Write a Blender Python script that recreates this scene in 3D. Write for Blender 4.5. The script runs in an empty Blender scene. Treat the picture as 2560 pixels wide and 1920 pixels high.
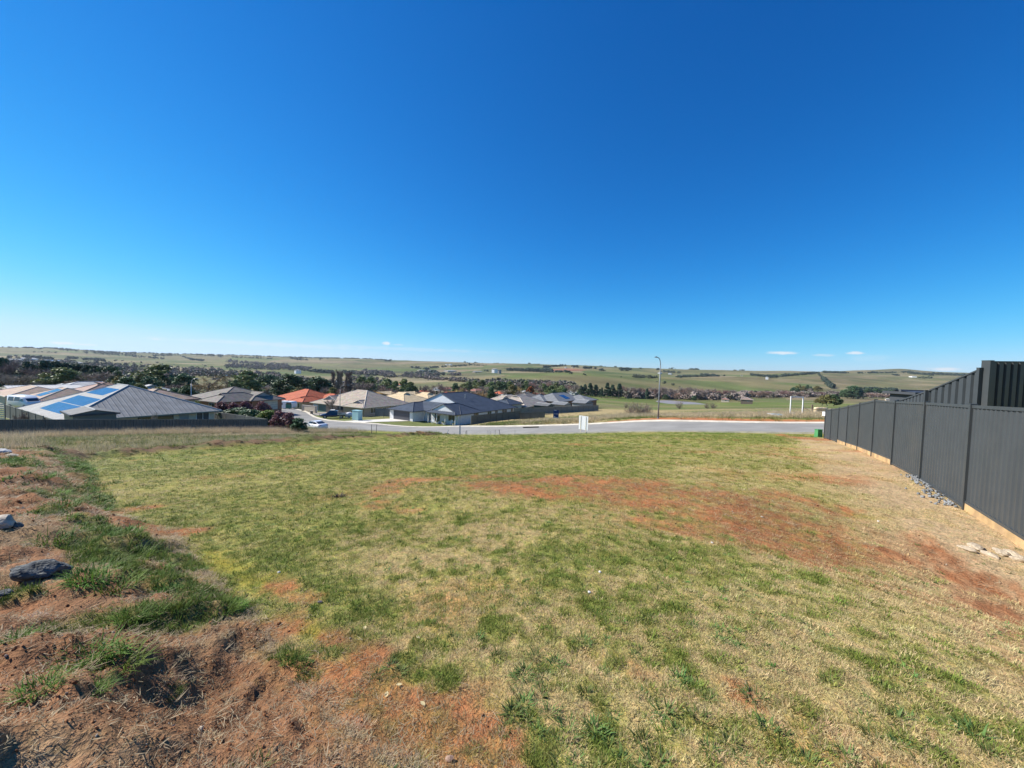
import bpy, bmesh, math, random
import numpy as np
from mathutils import Matrix, Vector

sc = bpy.context.scene
COL = sc.collection
rng = np.random.default_rng(7)
random.seed(7)
R = math.radians

# ------------------------------------------------------------------ camera
F = 962.0                       # focal length in photograph pixels (2560 wide)
ROLL, PITCH = R(1.8), R(2.2)
CAMZ = 1.55
cam_d = bpy.data.cameras.new('camera')
cam_d.sensor_width = 36.0
cam_d.lens = 36.0 * F / 2560.0
cam_d.clip_start, cam_d.clip_end = 0.05, 30000
cam = bpy.data.objects.new('camera', cam_d)
COL.objects.link(cam)
_f = Vector((0, math.cos(PITCH), -math.sin(PITCH)))
_u = Vector((0, math.sin(PITCH), math.cos(PITCH)))
_r = Vector((1, 0, 0))
_cr = _r * math.cos(ROLL) + _u * math.sin(ROLL)
_cu = _u * math.cos(ROLL) - _r * math.sin(ROLL)
cam.matrix_world = Matrix((( _cr.x, _cu.x, -_f.x, 0), (_cr.y, _cu.y, -_f.y, 0), (_cr.z, _cu.z, -_f.z, CAMZ), (0, 0, 0, 1)))
sc.camera = cam

# ------------------------------------------------------------------ light
SUN_AZ, SUN_EL = R(-76), R(39)          # azimuth from +Y, negative = to the left
sun_d = bpy.data.lights.new('sun', 'SUN')
sun_d.energy, sun_d.angle, sun_d.color = 5.0, R(0.53), (1.0, 0.955, 0.88)
sun = bpy.data.objects.new('sun', sun_d)
COL.objects.link(sun)
_to_sun = Vector((math.sin(SUN_AZ) * math.cos(SUN_EL), math.cos(SUN_AZ) * math.cos(SUN_EL), math.sin(SUN_EL)))
sun.rotation_euler = _to_sun.to_track_quat('Z', 'Y').to_euler()
sun.location = (-60, 40, 60)

def NN(t, ty, **kw):
    n = t.nodes.new(ty)
    for k, v in kw.items():
        if k.startswith('i_'):
            n.inputs[k[2:].replace('_', ' ')].default_value = v
        else:
            setattr(n, k, v)
    return n

def math_node(t, op, a, b=None, c=None, clamp=False):
    n = t.nodes.new('ShaderNodeMath'); n.operation = op; n.use_clamp = clamp
    for i, x in enumerate((a, b, c)):
        if x is None: continue
        if hasattr(x, 'is_output'): t.links.new(x, n.inputs[i])
        else: n.inputs[i].default_value = x
    return n.outputs[0]

def mixc(t, fac, a, b, blend='MIX'):
    n = t.nodes.new('ShaderNodeMix'); n.data_type = 'RGBA'; n.blend_type = blend
    for s, x in ((n.inputs['Factor'], fac), (n.inputs[6], a), (n.inputs[7], b)):
        if hasattr(x, 'is_output'): t.links.new(x, s)
        elif isinstance(x, (int, float)): s.default_value = x
        else: s.default_value = (*x[:3], 1)
    return n.outputs[2]

def smooth(t, x, lo, hi):
    n = t.nodes.new('ShaderNodeMapRange'); n.interpolation_type = 'SMOOTHSTEP'
    t.links.new(x, n.inputs[0]); n.inputs[1].default_value = lo; n.inputs[2].default_value = hi
    return n.outputs[0]

# ------------------------------------------------------------------ sky
def ray(px, py):
    x = (px - 1280) / F; y = -(py - 960) / F
    c, s = math.cos(ROLL), math.sin(ROLL)
    x, y = c * x - s * y, s * x + c * y
    cp, sp = math.cos(PITCH), math.sin(PITCH)
    return np.array([x, cp + sp * y, -sp + cp * y])

def at(px, py, Y):
    r = ray(px, py)
    p = r * (Y / r[1])
    return np.array([p[0], p[1], p[2] + CAMZ])

world = bpy.data.worlds.new('World'); sc.world = world; world.use_nodes = True
wt = world.node_tree; wt.nodes.clear()
sky = NN(wt, 'ShaderNodeTexSky', sky_type='NISHITA', sun_disc=False)
sky.sun_elevation = SUN_EL
sky.sun_rotation = SUN_AZ
sky.altitude = 900; sky.air_density = 1.0; sky.dust_density = 0.02; sky.ozone_density = 3.5
SKY_K = 0.105
_sep = NN(wt, 'ShaderNodeSeparateColor'); wt.links.new(sky.outputs[0], _sep.inputs[0])
_com = NN(wt, 'ShaderNodeCombineColor')
for _i, (_g, _a, _l) in enumerate(((2.15, 1.22, .66), (1.18, 1.19, .95), (.93, 1.50, 1.25))):      # the vivid blue of the photograph's sky, one curve for the whole dome
    _v = math_node(wt, 'POWER', math_node(wt, 'MULTIPLY', _sep.outputs[_i], SKY_K), _g)
    _v = math_node(wt, 'MULTIPLY', _v, _a)
    _q = math_node(wt, 'POWER', math_node(wt, 'ADD', math_node(wt, 'POWER', math_node(wt, 'DIVIDE', _v, _l), 4.0), 1.0), .25)
    wt.links.new(math_node(wt, 'MULTIPLY', math_node(wt, 'DIVIDE', _v, _q), 1 / SKY_K), _com.inputs[_i])
tc = NN(wt, 'ShaderNodeTexCoord')
sx = NN(wt, 'ShaderNodeSeparateXYZ'); wt.links.new(tc.outputs['Generated'], sx.inputs[0])
az = math_node(wt, 'ARCTAN2', sx.outputs[0], sx.outputs[1])
el = math_node(wt, 'ARCSINE', sx.outputs[2])
cn = NN(wt, 'ShaderNodeTexNoise'); cn.inputs['Scale'].default_value = 42; cn.inputs['Detail'].default_value = 6
cmap = NN(wt, 'ShaderNodeMapping'); cmap.inputs['Scale'].default_value = (1, 1, 2.6)
wt.links.new(tc.outputs['Generated'], cmap.inputs[0]); wt.links.new(cmap.outputs[0], cn.inputs['Vector'])
cloud = None
# small clouds low over the hills: photo position, half width / height in photo px, strength
for (px, py, w, h, k) in [(1955, 882, 42, 6, .8), (2140, 883, 24, 5, .75), (2055, 888, 26, 4, .35), (968, 858, 14, 6, .8), (995, 862, 22, 3, .35),
                          (162, 858, 40, 5, .75), (205, 861, 30, 3, .5), (2362, 924, 40, 6, .8), (700, 862, 260, 7, .28), (520, 853, 170, 5, .2), (390, 848, 10, 3, .5), (2165, 895, 50, 12, .12), (1000, 872, 320, 6, .2)]:
    r = ray(px, py); a0 = math.atan2(r[0], r[1]); e0 = math.asin(r[2] / np.linalg.norm(r))
    sc_ = F * (1 + ((px - 1280) / F) ** 2) ** .5
    da = math_node(wt, 'DIVIDE', math_node(wt, 'SUBTRACT', az, a0), w / sc_)
    de = math_node(wt, 'DIVIDE', math_node(wt, 'SUBTRACT', el, e0), h / sc_)
    d2 = math_node(wt, 'SQRT', math_node(wt, 'ADD', math_node(wt, 'MULTIPLY', da, da), math_node(wt, 'MULTIPLY', de, de)))
    m = math_node(wt, 'SUBTRACT', 1.0, d2)
    m = math_node(wt, 'ADD', m, math_node(wt, 'MULTIPLY', math_node(wt, 'SUBTRACT', cn.outputs[0], .5), 1.6))
    m = math_node(wt, 'MULTIPLY', smooth(wt, m, 0.0, .75), k)
    cloud = m if cloud is None else math_node(wt, 'MAXIMUM', cloud, m)
skyc = mixc(wt, cloud, _com.outputs[0], (8.6, 8.9, 9.3))
bg = NN(wt, 'ShaderNodeBackground'); bg.inputs['Strength'].default_value = 0.0635
wt.links.new(skyc, bg.inputs[0])
wo = NN(wt, 'ShaderNodeOutputWorld'); wt.links.new(bg.outputs[0], wo.inputs[0])

vs = sc.view_settings
sc.display_settings.display_device = 'sRGB'
vs.view_transform = 'Standard'; vs.look = 'None'; vs.exposure = 0.72; vs.gamma = 1.0; vs.use_curve_mapping = False
sc.cycles.max_bounces = 5; sc.cycles.diffuse_bounces = 2; sc.cycles.glossy_bounces = 2
sc.cycles.transmission_bounces = 3; sc.cycles.transparent_max_bounces = 6
sc.cycles.caustics_reflective = False; sc.cycles.caustics_refractive = False

# ------------------------------------------------------------------ numpy noise
_perm = rng.random((256, 256))
def vnoise(x, y, s=1.0, ox=0.0):
    x = np.asarray(x, float) * s + ox + 1000.3; y = np.asarray(y, float) * s + ox * 1.7 + 1000.7
    xi = np.floor(x).astype(int); yi = np.floor(y).astype(int)
    fx = x - xi; fy = y - yi
    fx = fx * fx * (3 - 2 * fx); fy = fy * fy * (3 - 2 * fy)
    g = lambda a, b: _perm[a & 255, b & 255]
    return (g(xi, yi) * (1 - fx) + g(xi + 1, yi) * fx) * (1 - fy) + (g(xi, yi + 1) * (1 - fx) + g(xi + 1, yi + 1) * fx) * fy
def fbm(x, y, s, o=4, ox=0.0):
    v = 0; a = .5; tot = 0
    for i in range(o):
        v = v + a * vnoise(x, y, s * 2 ** i, ox + 17.3 * i); tot += a; a *= .5
    return v / tot
def sstep(x, a, b):
    t = np.clip((x - a) / (b - a), 0, 1); return t * t * (3 - 2 * t)

# ------------------------------------------------------------------ terrain
# lot axes: n runs down the lot along the steel fence, t runs to the left along the road
EN = np.array([.5475, .8368]); ET = np.array([-.8368, .5475])
def nt(X, Y): return X * EN[0] + Y * EN[1], X * ET[0] + Y * ET[1]
def xy(n, t): return np.array([n * EN[0] + t * ET[0], n * EN[1] + t * ET[1]])
def plane(X, Y):
    n, t = nt(X, Y); return -.07 * n - .11 * t

FENCE = [(-2, 5.65, 2.89, -2.32, -.22), (-1, 6.95, 4.88, -2.30, -.30), (0, 8.26, 6.87, -2.30, -.39), (1, 9.57, 8.86, -2.30, -.47), (2, 10.87, 10.85, -2.39, -.57), (3, 12.17, 12.84, -2.55, -.65),
         (4, 13.48, 14.83, -2.72, -.90), (5, 14.78, 16.82, -2.92, -1.15), (6, 16.09, 18.81, -3.10, -1.40), (7, 17.39, 20.80, -3.30, -1.62), (8, 18.70, 22.79, -3.54, -1.83)]
ctrl = []
for k, X, Y, zb, zt in FENCE: ctrl.append((X, Y, zb + CAMZ))
def cp(px, py, Y): ctrl.append(tuple(at(px, py, Y)))
for a in [(2061, 1086, 30), (1458, 1083, 42), (1290, 1085, 47.5), (1110, 1086.5, 53), (815, 1073.5, 64), (2029, 1058.5, 38), (1640, 1057, 45), (1458, 1062, 51), (1149, 1067.5, 62), (920, 1060.6, 71), (778, 1048, 82),
          (230, 1147, 18.4), (657, 1110, 24.8), (850, 1099, 30), (1110, 1088, 39), (1280, 1091, 38), (1640, 1086, 34), (1642, 1049, 47), (1389, 1052, 60), (2045, 1093, 26)]: cp(*a)
ctrl += [(0, 0, 0.0), (0, 2, -.22), (-3, 1, -.38), (3, 2, -.12), (-2, 5, -.70), (3, 6, -.57), (0, 10, -1.19), (-6, 10, -1.55), (5, 10, -.95), (0, 20, -2.35), (-8, 20, -2.85), (8, 20, -2.1), (4, 30, -3.55), (12, 28, -2.95), (0, -8, .4), (-10, -6, -.5), (10, -6, .3)]
for X, Y, z in [(-41.7, 31.2, -7.2), (-36, 40, -8.0), (-30.9, 47.9, -8.9), (-46, 41, -8.9), (-61, 49, -9.2), (-41, 51, -9.2), (-80, 75, -11.2), (-100, 95, -12.6), (-61, 80, -11.0), (-58, 100, -12.3), (-36.5, 95, -12.9), (-59, 110, -13.4),
                (-11.8, 78, -11.9), (0, 98, -11.9), (-27, 92, -12.2), (22.5, 60, -6.9), (40, 60, -5.6), (10, 75, -9.3), (28, 30, -3.9), (40, 25, -2.6), (22, 8, -1.6), (-30, 20, -5.0), (-45, 15, -6.0), (-20, 5, -2.9), (-30, -5, -3.2), (30, 100, -10.4), (-70, 40, -9.2), (60, 90, -8.3), (-130, 90, -13), (25, -10, .5)]:
    ctrl.append((X, Y, z + CAMZ))
ctrl = np.array(ctrl)
def _U(r2): return np.where(r2 > 1e-12, r2 * np.log(np.maximum(r2, 1e-12)), 0)
_C = ctrl[:, :2] / 30.0
_res = ctrl[:, 2] - plane(ctrl[:, 0], ctrl[:, 1])
_K = _U(((_C[:, None] - _C[None]) ** 2).sum(-1)) + np.eye(len(_C)) * 2e-3
_P = np.hstack([np.ones((len(_C), 1)), _C])
_A = np.block([[_K, _P], [_P.T, np.zeros((3, 3))]])
_w = np.linalg.solve(_A, np.concatenate([_res, np.zeros(3)]))
def near_h(X, Y):
    X = np.asarray(X, float); Y = np.asarray(Y, float); sh = X.shape
    q = np.stack([X.ravel(), Y.ravel()], 1) / 30.0
    out = np.empty(len(q))
    for i in range(0, len(q), 40000):
        b = q[i:i + 40000]
        out[i:i + 40000] = _U(((b[:, None] - _C[None]) ** 2).sum(-1)) @ _w[:-3] + _w[-3] + b @ _w[-2:]
    return out.reshape(sh) + plane(X, Y)

# far country: per photo column, (depth Y, photo row) or (depth, ('h', height relative to the camera))
H_ = lambda v: ('h', v)
FAR = {
 -300: [(90, H_(-12)), (140, H_(-14)), (300, H_(-20)), (700, H_(-25)), (1500, H_(-18)), (2500, H_(25)), (3500, H_(95)), (5000, H_(40)), (9000, H_(-200))],
 0: [(90, H_(-12.3)), (140, H_(-14)), (300, H_(-20)), (700, 918), (1500, 897), (2500, 880), (3500, 864), (5000, H_(30)), (9000, H_(-200))],
 150: [(90, H_(-12.3)), (140, H_(-14.5)), (300, H_(-20)), (700, 922), (1500, 903), (2500, 886), (3600, 868), (5000, H_(30)), (9000, H_(-200))],
 300: [(90, H_(-12)), (140, H_(-15)), (300, 957), (700, 927), (1500, 908), (2500, 896), (4000, 877), (5500, H_(30)), (9000, H_(-200))],
 640: [(100, H_(-12.5)), (140, H_(-15)), (300, 972), (600, 949), (1200, 930), (2200, 913), (4500, 887), (6000, H_(30)), (9000, H_(-200))],
 900: [(100, H_(-13)), (150, H_(-16.5)), (250, 997), (400, 976), (700, 957), (1100, 944), (2000, 926), (4000, 894), (5500, H_(30)), (9000, H_(-200))],
 1100: [(100, H_(-12.5)), (150, H_(-16)), (250, 1000), (350, 990), (600, 967), (900, 954), (1300, 945), (2000, 930), (3500, 900), (5000, H_(20)), (9000, H_(-200))],
 1280: [(100, H_(-12)), (200, H_(-18.5)), (350, 991), (500, 979), (650, 960), (850, 937), (1150, H_(-22)), (1700, 928), (3200, 906), (4500, H_(10)), (9000, H_(-200))],
 1450: [(100, H_(-11)), (200, H_(-17)), (300, 1003), (420, 996), (525, 989), (640, 976), (820, 950), (1050, 929), (1400, H_(-8)), (1900, 922), (3200, 911), (4500, H_(10)), (9000, H_(-200))],
 1640: [(100, H_(-10.2)), (200, 1020), (300, 1015), (420, 1009), (540, 999), (650, 987), (900, 962), (1250, 943), (1600, H_(-8)), (2200, 932), (3200, 918), (4500, H_(10)), (9000, H_(-200))],
 1850: [(100, H_(-9)), (200, 1018), (350, 1012), (500, 1004), (650, 996), (800, 988), (1100, 963), (1550, 939), (1900, H_(-4)), (2400, 930), (3200, 924), (4500, H_(10)), (9000, H_(-200))],
 2050: [(100, H_(-8)), (200, 1020), (400, 1011), (600, 1002), (700, 996), (850, 987), (1100, 967), (1500, 947), (1900, 935), (2500, 930), (3200, 927), (4500, H_(10)), (9000, H_(-200))],
 2180: [(100, H_(-7.5)), (300, H_(-21)), (700, H_(-34.5)), (1000, 979), (1500, 957), (2100, 938), (2700, 929), (3500, 921), (5000, H_(30)), (9000, H_(-200))],
 2245: [(100, H_(-7)), (300, H_(-20)), (700, H_(-34)), (1000, 983), (1500, 960), (2200, 939), (2800, 929), (3600, 917), (5000, H_(40)), (9000, H_(-200))],
 2320: [(100, H_(-7)), (300, H_(-20)), (700, H_(-34)), (1000, 986), (1500, 962), (2200, 940), (2900, 931), (3500, 924), (5000, H_(40)), (9000, H_(-200))],
 2560: [(100, H_(-6)), (300, H_(-18)), (700, H_(-32)), (1000, H_(-28)), (1500, 967), (2200, 947), (3500, 932), (5000, H_(40)), (9000, H_(-200))],
 2950: [(100, H_(-5)), (300, H_(-16)), (700, H_(-30)), (1000, H_(-26)), (1500, H_(-5)), (2200, H_(30)), (3500, H_(90)), (5000, H_(40)), (9000, H_(-200))],
}
LG = np.linspace(math.log(60), math.log(12000), 260)
cols_az, tab = [], []
for px, rows in FAR.items():
    lr, ts = [], []
    for Y, v in rows:
        if isinstance(v, tuple):
            r_ = ray(px, 950); X = r_[0] / r_[1] * Y; h = v[1]
        else:
            p = at(px, v, Y); X = p[0]; h = p[2] - CAMZ
        lr.append(math.log(math.hypot(X, Y))); ts.append(h / math.hypot(X, Y))
    r_ = ray(px, 950); cols_az.append(math.atan2(r_[0], r_[1]))
    tab.append(np.interp(LG, lr, ts))
tab = np.array(tab); cols_az = np.array(cols_az)
_k = np.exp(-.5 * (np.arange(-12, 13) / 5.0) ** 2); _k /= _k.sum()
tab = np.array([np.convolve(np.pad(r_, 12, mode='edge'), _k, 'valid') for r_ in tab])
AZG = np.linspace(cols_az[0], cols_az[-1], 240)
# catmull-rom like interpolation across the columns
def _acr(v):
    m = np.gradient(v, cols_az)
    i = np.clip(np.searchsorted(cols_az, AZG) - 1, 0, len(cols_az) - 2)
    d = cols_az[i + 1] - cols_az[i]; s = (AZG - cols_az[i]) / d
    return (2*s**3-3*s**2+1)*v[i] + (s**3-2*s**2+s)*d*m[i] + (-2*s**3+3*s**2)*v[i+1] + (s**3-s**2)*d*m[i+1]
tabF = np.array([_acr(tab[:, j]) for j in range(tab.shape[1])]).T       # az x logr
def far_h(X, Y):
    r_ = np.hypot(X, Y); a = np.arctan2(X, Y)
    ai = np.clip((a - AZG[0]) / (AZG[1] - AZG[0]), 0, len(AZG) - 1.001)
    li = np.clip((np.log(np.maximum(r_, 1)) - LG[0]) / (LG[1] - LG[0]), 0, len(LG) - 1.001)
    i = ai.astype(int); j = li.astype(int); fa = ai - i; fl = li - j
    t = (tabF[i, j] * (1 - fl) + tabF[i, j + 1] * fl) * (1 - fa) + (tabF[i + 1, j] * (1 - fl) + tabF[i + 1, j + 1] * fl) * fa
    return t * r_ + CAMZ

DAM = at(1722, 1010.5, 430)
def base_h(X, Y):
    X = np.asarray(X, float); Y = np.asarray(Y, float)
    r_ = np.hypot(X, Y)
    w = sstep(r_ + 0 * X, 105, 170)
    nh = near_h(np.clip(X, -220, 220), np.clip(Y, -60, 220))
    fh = far_h(X, Y)
    fh = fh + (fbm(X, Y, 1 / 240., 3) - .5) * 7 * sstep(r_, 500, 1500) + (fbm(X, Y, 1 / 420., 3, 25) - .5) * 15 * sstep(r_, 750, 1200) * (1 - sstep(r_, 2700, 3300)) + (fbm(X, Y, 1 / 900., 3, 5) - .5) * 14 * sstep(r_, 1500, 2600) * (1 - sstep(r_, 2900, 3300))
    h = nh * (1 - w) + fh * w
    d = np.hypot((X - DAM[0]) / 25.0, (Y - DAM[1]) / 46.0)
    return h + (np.minimum(h, DAM[2] - .35) - h) * (1 - sstep(d, .9, 1.25))
def H1(X, Y): return float(base_h(np.array([X]), np.array([Y]))[0])

def hits(pts):
    """photo pixels -> points on the bare terrain (first crossing along each ray)"""
    pts = np.atleast_2d(np.array(pts, float))
    D = np.array([ray(*p) for p in pts]); D = D / D[:, 1:2]
    ys = np.exp(np.linspace(math.log(.8), math.log(6500), 420))
    done = np.full(len(pts), np.nan); prev = None; pd = None
    for y in ys:
        g = (D[:, 2] * y + CAMZ) - base_h(D[:, 0] * y, np.full(len(pts), y))
        if prev is not None:
            c = np.isnan(done) & (g <= 0)
            done[c] = pd + (y - pd) * prev[c] / np.maximum(prev[c] - g[c], 1e-9)
        prev, pd = g, y
    done = np.where(np.isnan(done), 5000, done)
    X = D[:, 0] * done
    return np.stack([X, done, base_h(X, done)], 1)
# ------------------------------------------------------------------ materials
MATS = {}
def M(name, base, rough=.6, spec=.3, var=.12, scale=6.0, bump=0.0, bscale=None, metal=0.0, objvar=0.0, alt=None, altscale=1.5, translucent=0.0, coord='Object'):
    if name in MATS: return MATS[name]
    m = bpy.data.materials.new(name); m.use_nodes = True; MATS[name] = m
    t = m.node_tree; b = t.nodes['Principled BSDF']
    b.inputs['Roughness'].default_value = rough
    b.inputs['Specular IOR Level'].default_value = spec
    b.inputs['Metallic'].default_value = metal
    tcn = NN(t, 'ShaderNodeTexCoord')
    n1 = NN(t, 'ShaderNodeTexNoise'); n1.inputs['Scale'].default_value = scale; n1.inputs['Detail'].default_value = 5
    t.links.new(tcn.outputs[coord], n1.inputs['Vector'])
    lo = tuple(c * (1 - var) for c in base); hi = tuple(min(1, c * (1 + var)) for c in base)
    c = mixc(t, smooth(t, n1.outputs[0], .3, .7), lo, hi)
    if alt is not None:
        n2 = NN(t, 'ShaderNodeTexNoise'); n2.inputs['Scale'].default_value = altscale; n2.inputs['Detail'].default_value = 6; n2.inputs['Roughness'].default_value = .65
        t.links.new(tcn.outputs[coord], n2.inputs['Vector'])
        c = mixc(t, smooth(t, n2.outputs[0], .48, .68), c, alt)
    if objvar:
        oi = NN(t, 'ShaderNodeObjectInfo')
        h = NN(t, 'ShaderNodeHueSaturation')
        t.links.new(math_node(t, 'MULTIPLY_ADD', oi.outputs['Random'], objvar * .12, .5 - objvar * .06), h.inputs['Hue'])
        t.links.new(math_node(t, 'MULTIPLY_ADD', oi.outputs['Random'], objvar * .9, 1 - objvar * .45), h.inputs['Value'])
        t.links.new(c, h.inputs['Color']); c = h.outputs[0]
    t.links.new(c, b.inputs['Base Color'])
    if bump:
        n3 = NN(t, 'ShaderNodeTexNoise'); n3.inputs['Scale'].default_value = bscale or scale * 4; n3.inputs['Detail'].default_value = 4
        t.links.new(tcn.outputs[coord], n3.inputs['Vector'])
        bp = NN(t, 'ShaderNodeBump'); bp.inputs['Strength'].default_value = bump; bp.inputs['Distance'].default_value = .02
        t.links.new(n3.outputs[0], bp.inputs['Height']); t.links.new(bp.outputs[0], b.inputs['Normal'])
    if translucent:
        tr = NN(t, 'ShaderNodeBsdfTranslucent'); t.links.new(c, tr.inputs[0])
        mx = NN(t, 'ShaderNodeMixShader'); mx.inputs[0].default_value = translucent
        o = t.nodes['Material Output']
        t.links.new(b.outputs[0], mx.inputs[1]); t.links.new(tr.outputs[0], mx.inputs[2]); t.links.new(mx.outputs[0], o.inputs[0])
    return m

# ------------------------------------------------------------------ mesh + object helpers
class MB:
    def __init__(s): s.v = []; s.f = []
    def add(s, vs, fs):
        o = len(s.v); s.v += [tuple(map(float, q)) for q in vs]; s.f += [tuple(i + o for i in f) for f in fs]; return s
    def box(s, c, d, rz=0.0, taper=1.0):
        x, y, z = d[0] / 2, d[1] / 2, d[2] / 2; ca, sa = math.cos(rz), math.sin(rz); vs = []
        for k, dz in ((1, -z), (taper, z)):
            for dx, dy in ((-x, -y), (x, -y), (x, y), (-x, y)):
                dx *= k; dy *= k
                vs.append((c[0] + dx * ca - dy * sa, c[1] + dx * sa + dy * ca, c[2] + dz))
        return s.add(vs, [(3, 2, 1, 0), (4, 5, 6, 7), (0, 1, 5, 4), (1, 2, 6, 5), (2, 3, 7, 6), (3, 0, 4, 7)])
    def beam(s, a, b, w, h):
        """box beam from a to b, w across (horizontal), h tall"""
        a = Vector(a); b = Vector(b); d = (b - a).normalized()
        up = Vector((0, 0, 1)) if abs(d.z) < .95 else Vector((0, 1, 0))
        sd = d.cross(up).normalized(); u2 = sd.cross(d)
        vs = []
        for p in (a, b):
            for i, j in ((-1, -1), (1, -1), (1, 1), (-1, 1)): vs.append(p + sd * (i * w / 2) + u2 * (j * h / 2))
        return s.add(vs, [(3, 2, 1, 0), (4, 5, 6, 7), (0, 1, 5, 4), (1, 2, 6, 5), (2, 3, 7, 6), (3, 0, 4, 7)])
    def tube(s, pts, rad, n=8, cap=True):
        pts = [Vector(p) for p in pts]; k = len(pts)
        rads = rad if hasattr(rad, '__len__') else [rad] * k
        vs = []
        for i, p in enumerate(pts):
            d = (pts[min(i + 1, k - 1)] - pts[max(i - 1, 0)]).normalized()
            up = Vector((0, 0, 1)) if abs(d.z) < .9 else Vector((0, 1, 0))
            a = d.cross(up).normalized(); b = a.cross(d)
            for j in range(n):
                th = 2 * math.pi * j / n; vs.append(p + (a * math.cos(th) + b * math.sin(th)) * rads[i])
        fs = []
        for i in range(k - 1):
            for j in range(n):
                q = (j + 1) % n; fs.append((i * n + j, i * n + q, (i + 1) * n + q, (i + 1) * n + j))
        if cap: fs.append(tuple(reversed(range(n)))); fs.append(tuple(range((k - 1) * n, k * n)))
        return s.add(vs, fs)
    def prism(s, prof, y0, y1):
        """profile in xz extruded along y"""
        n = len(prof); vs = [(x, y0, z) for x, z in prof] + [(x, y1, z) for x, z in prof]
        fs = [tuple(range(n)), tuple(reversed(range(n, 2 * n)))]
        for i in range(n): j = (i + 1) % n; fs.append((i, i + n, j + n, j))
        return s.add(vs, fs)
    def loft(s, rings, cap=True):
        n = len(rings[0]); vs = [p for r_ in rings for p in r_]; fs = []
        for i in range(len(rings) - 1):
            for j in range(n):
                q = (j + 1) % n; fs.append((i * n + j, i * n + q, (i + 1) * n + q, (i + 1) * n + j))
        if cap: fs.append(tuple(reversed(range(n)))); fs.append(tuple(range((len(rings) - 1) * n, len(rings) * n)))
        return s.add(vs, fs)
    def xf(s, fn): s.v = [tuple(fn(*p)) for p in s.v]; return s
    def mesh(s, name, mat=None, smooth=False):
        me = bpy.data.meshes.new(name); me.from_pydata(s.v, [], s.f); me.validate()
        if mat: me.materials.append(mat)
        bm = bmesh.new(); bm.from_mesh(me); bmesh.ops.recalc_face_normals(bm, faces=bm.faces[:]); bm.to_mesh(me); bm.free()
        if smooth: me.shade_smooth()
        return me
    def build(s, name, mat, parent=None, smooth=False, **kw):
        return mk(name, s.mesh(name, mat, smooth), parent, **kw)

def mk(name, me, parent=None, loc=None, rz=None):
    o = bpy.data.objects.new(name, me); COL.objects.link(o)
    if parent is not None: o.parent = parent
    if loc is not None: o.location = loc
    if rz is not None: o.rotation_euler = (0, 0, rz)
    return o
def tag(o, label=None, cat=None, group=None, kind=None):
    if label: o['label'] = label
    if cat: o['category'] = cat
    if group: o['group'] = group
    if kind: o['kind'] = kind
    return o
def thing(name, label, cat, loc=(0, 0, 0), rz=0.0, group=None):
    o = bpy.data.objects.new(name, None); COL.objects.link(o)
    o.location = tuple(map(float, loc)); o.rotation_euler = (0, 0, rz); o.empty_display_size = .3
    return tag(o, label, cat, group)
def copy_tree(o, parent=None):
    c = o.copy(); COL.objects.link(c); c.parent = parent
    for ch in o.children: copy_tree(ch, c)
    return c

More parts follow.
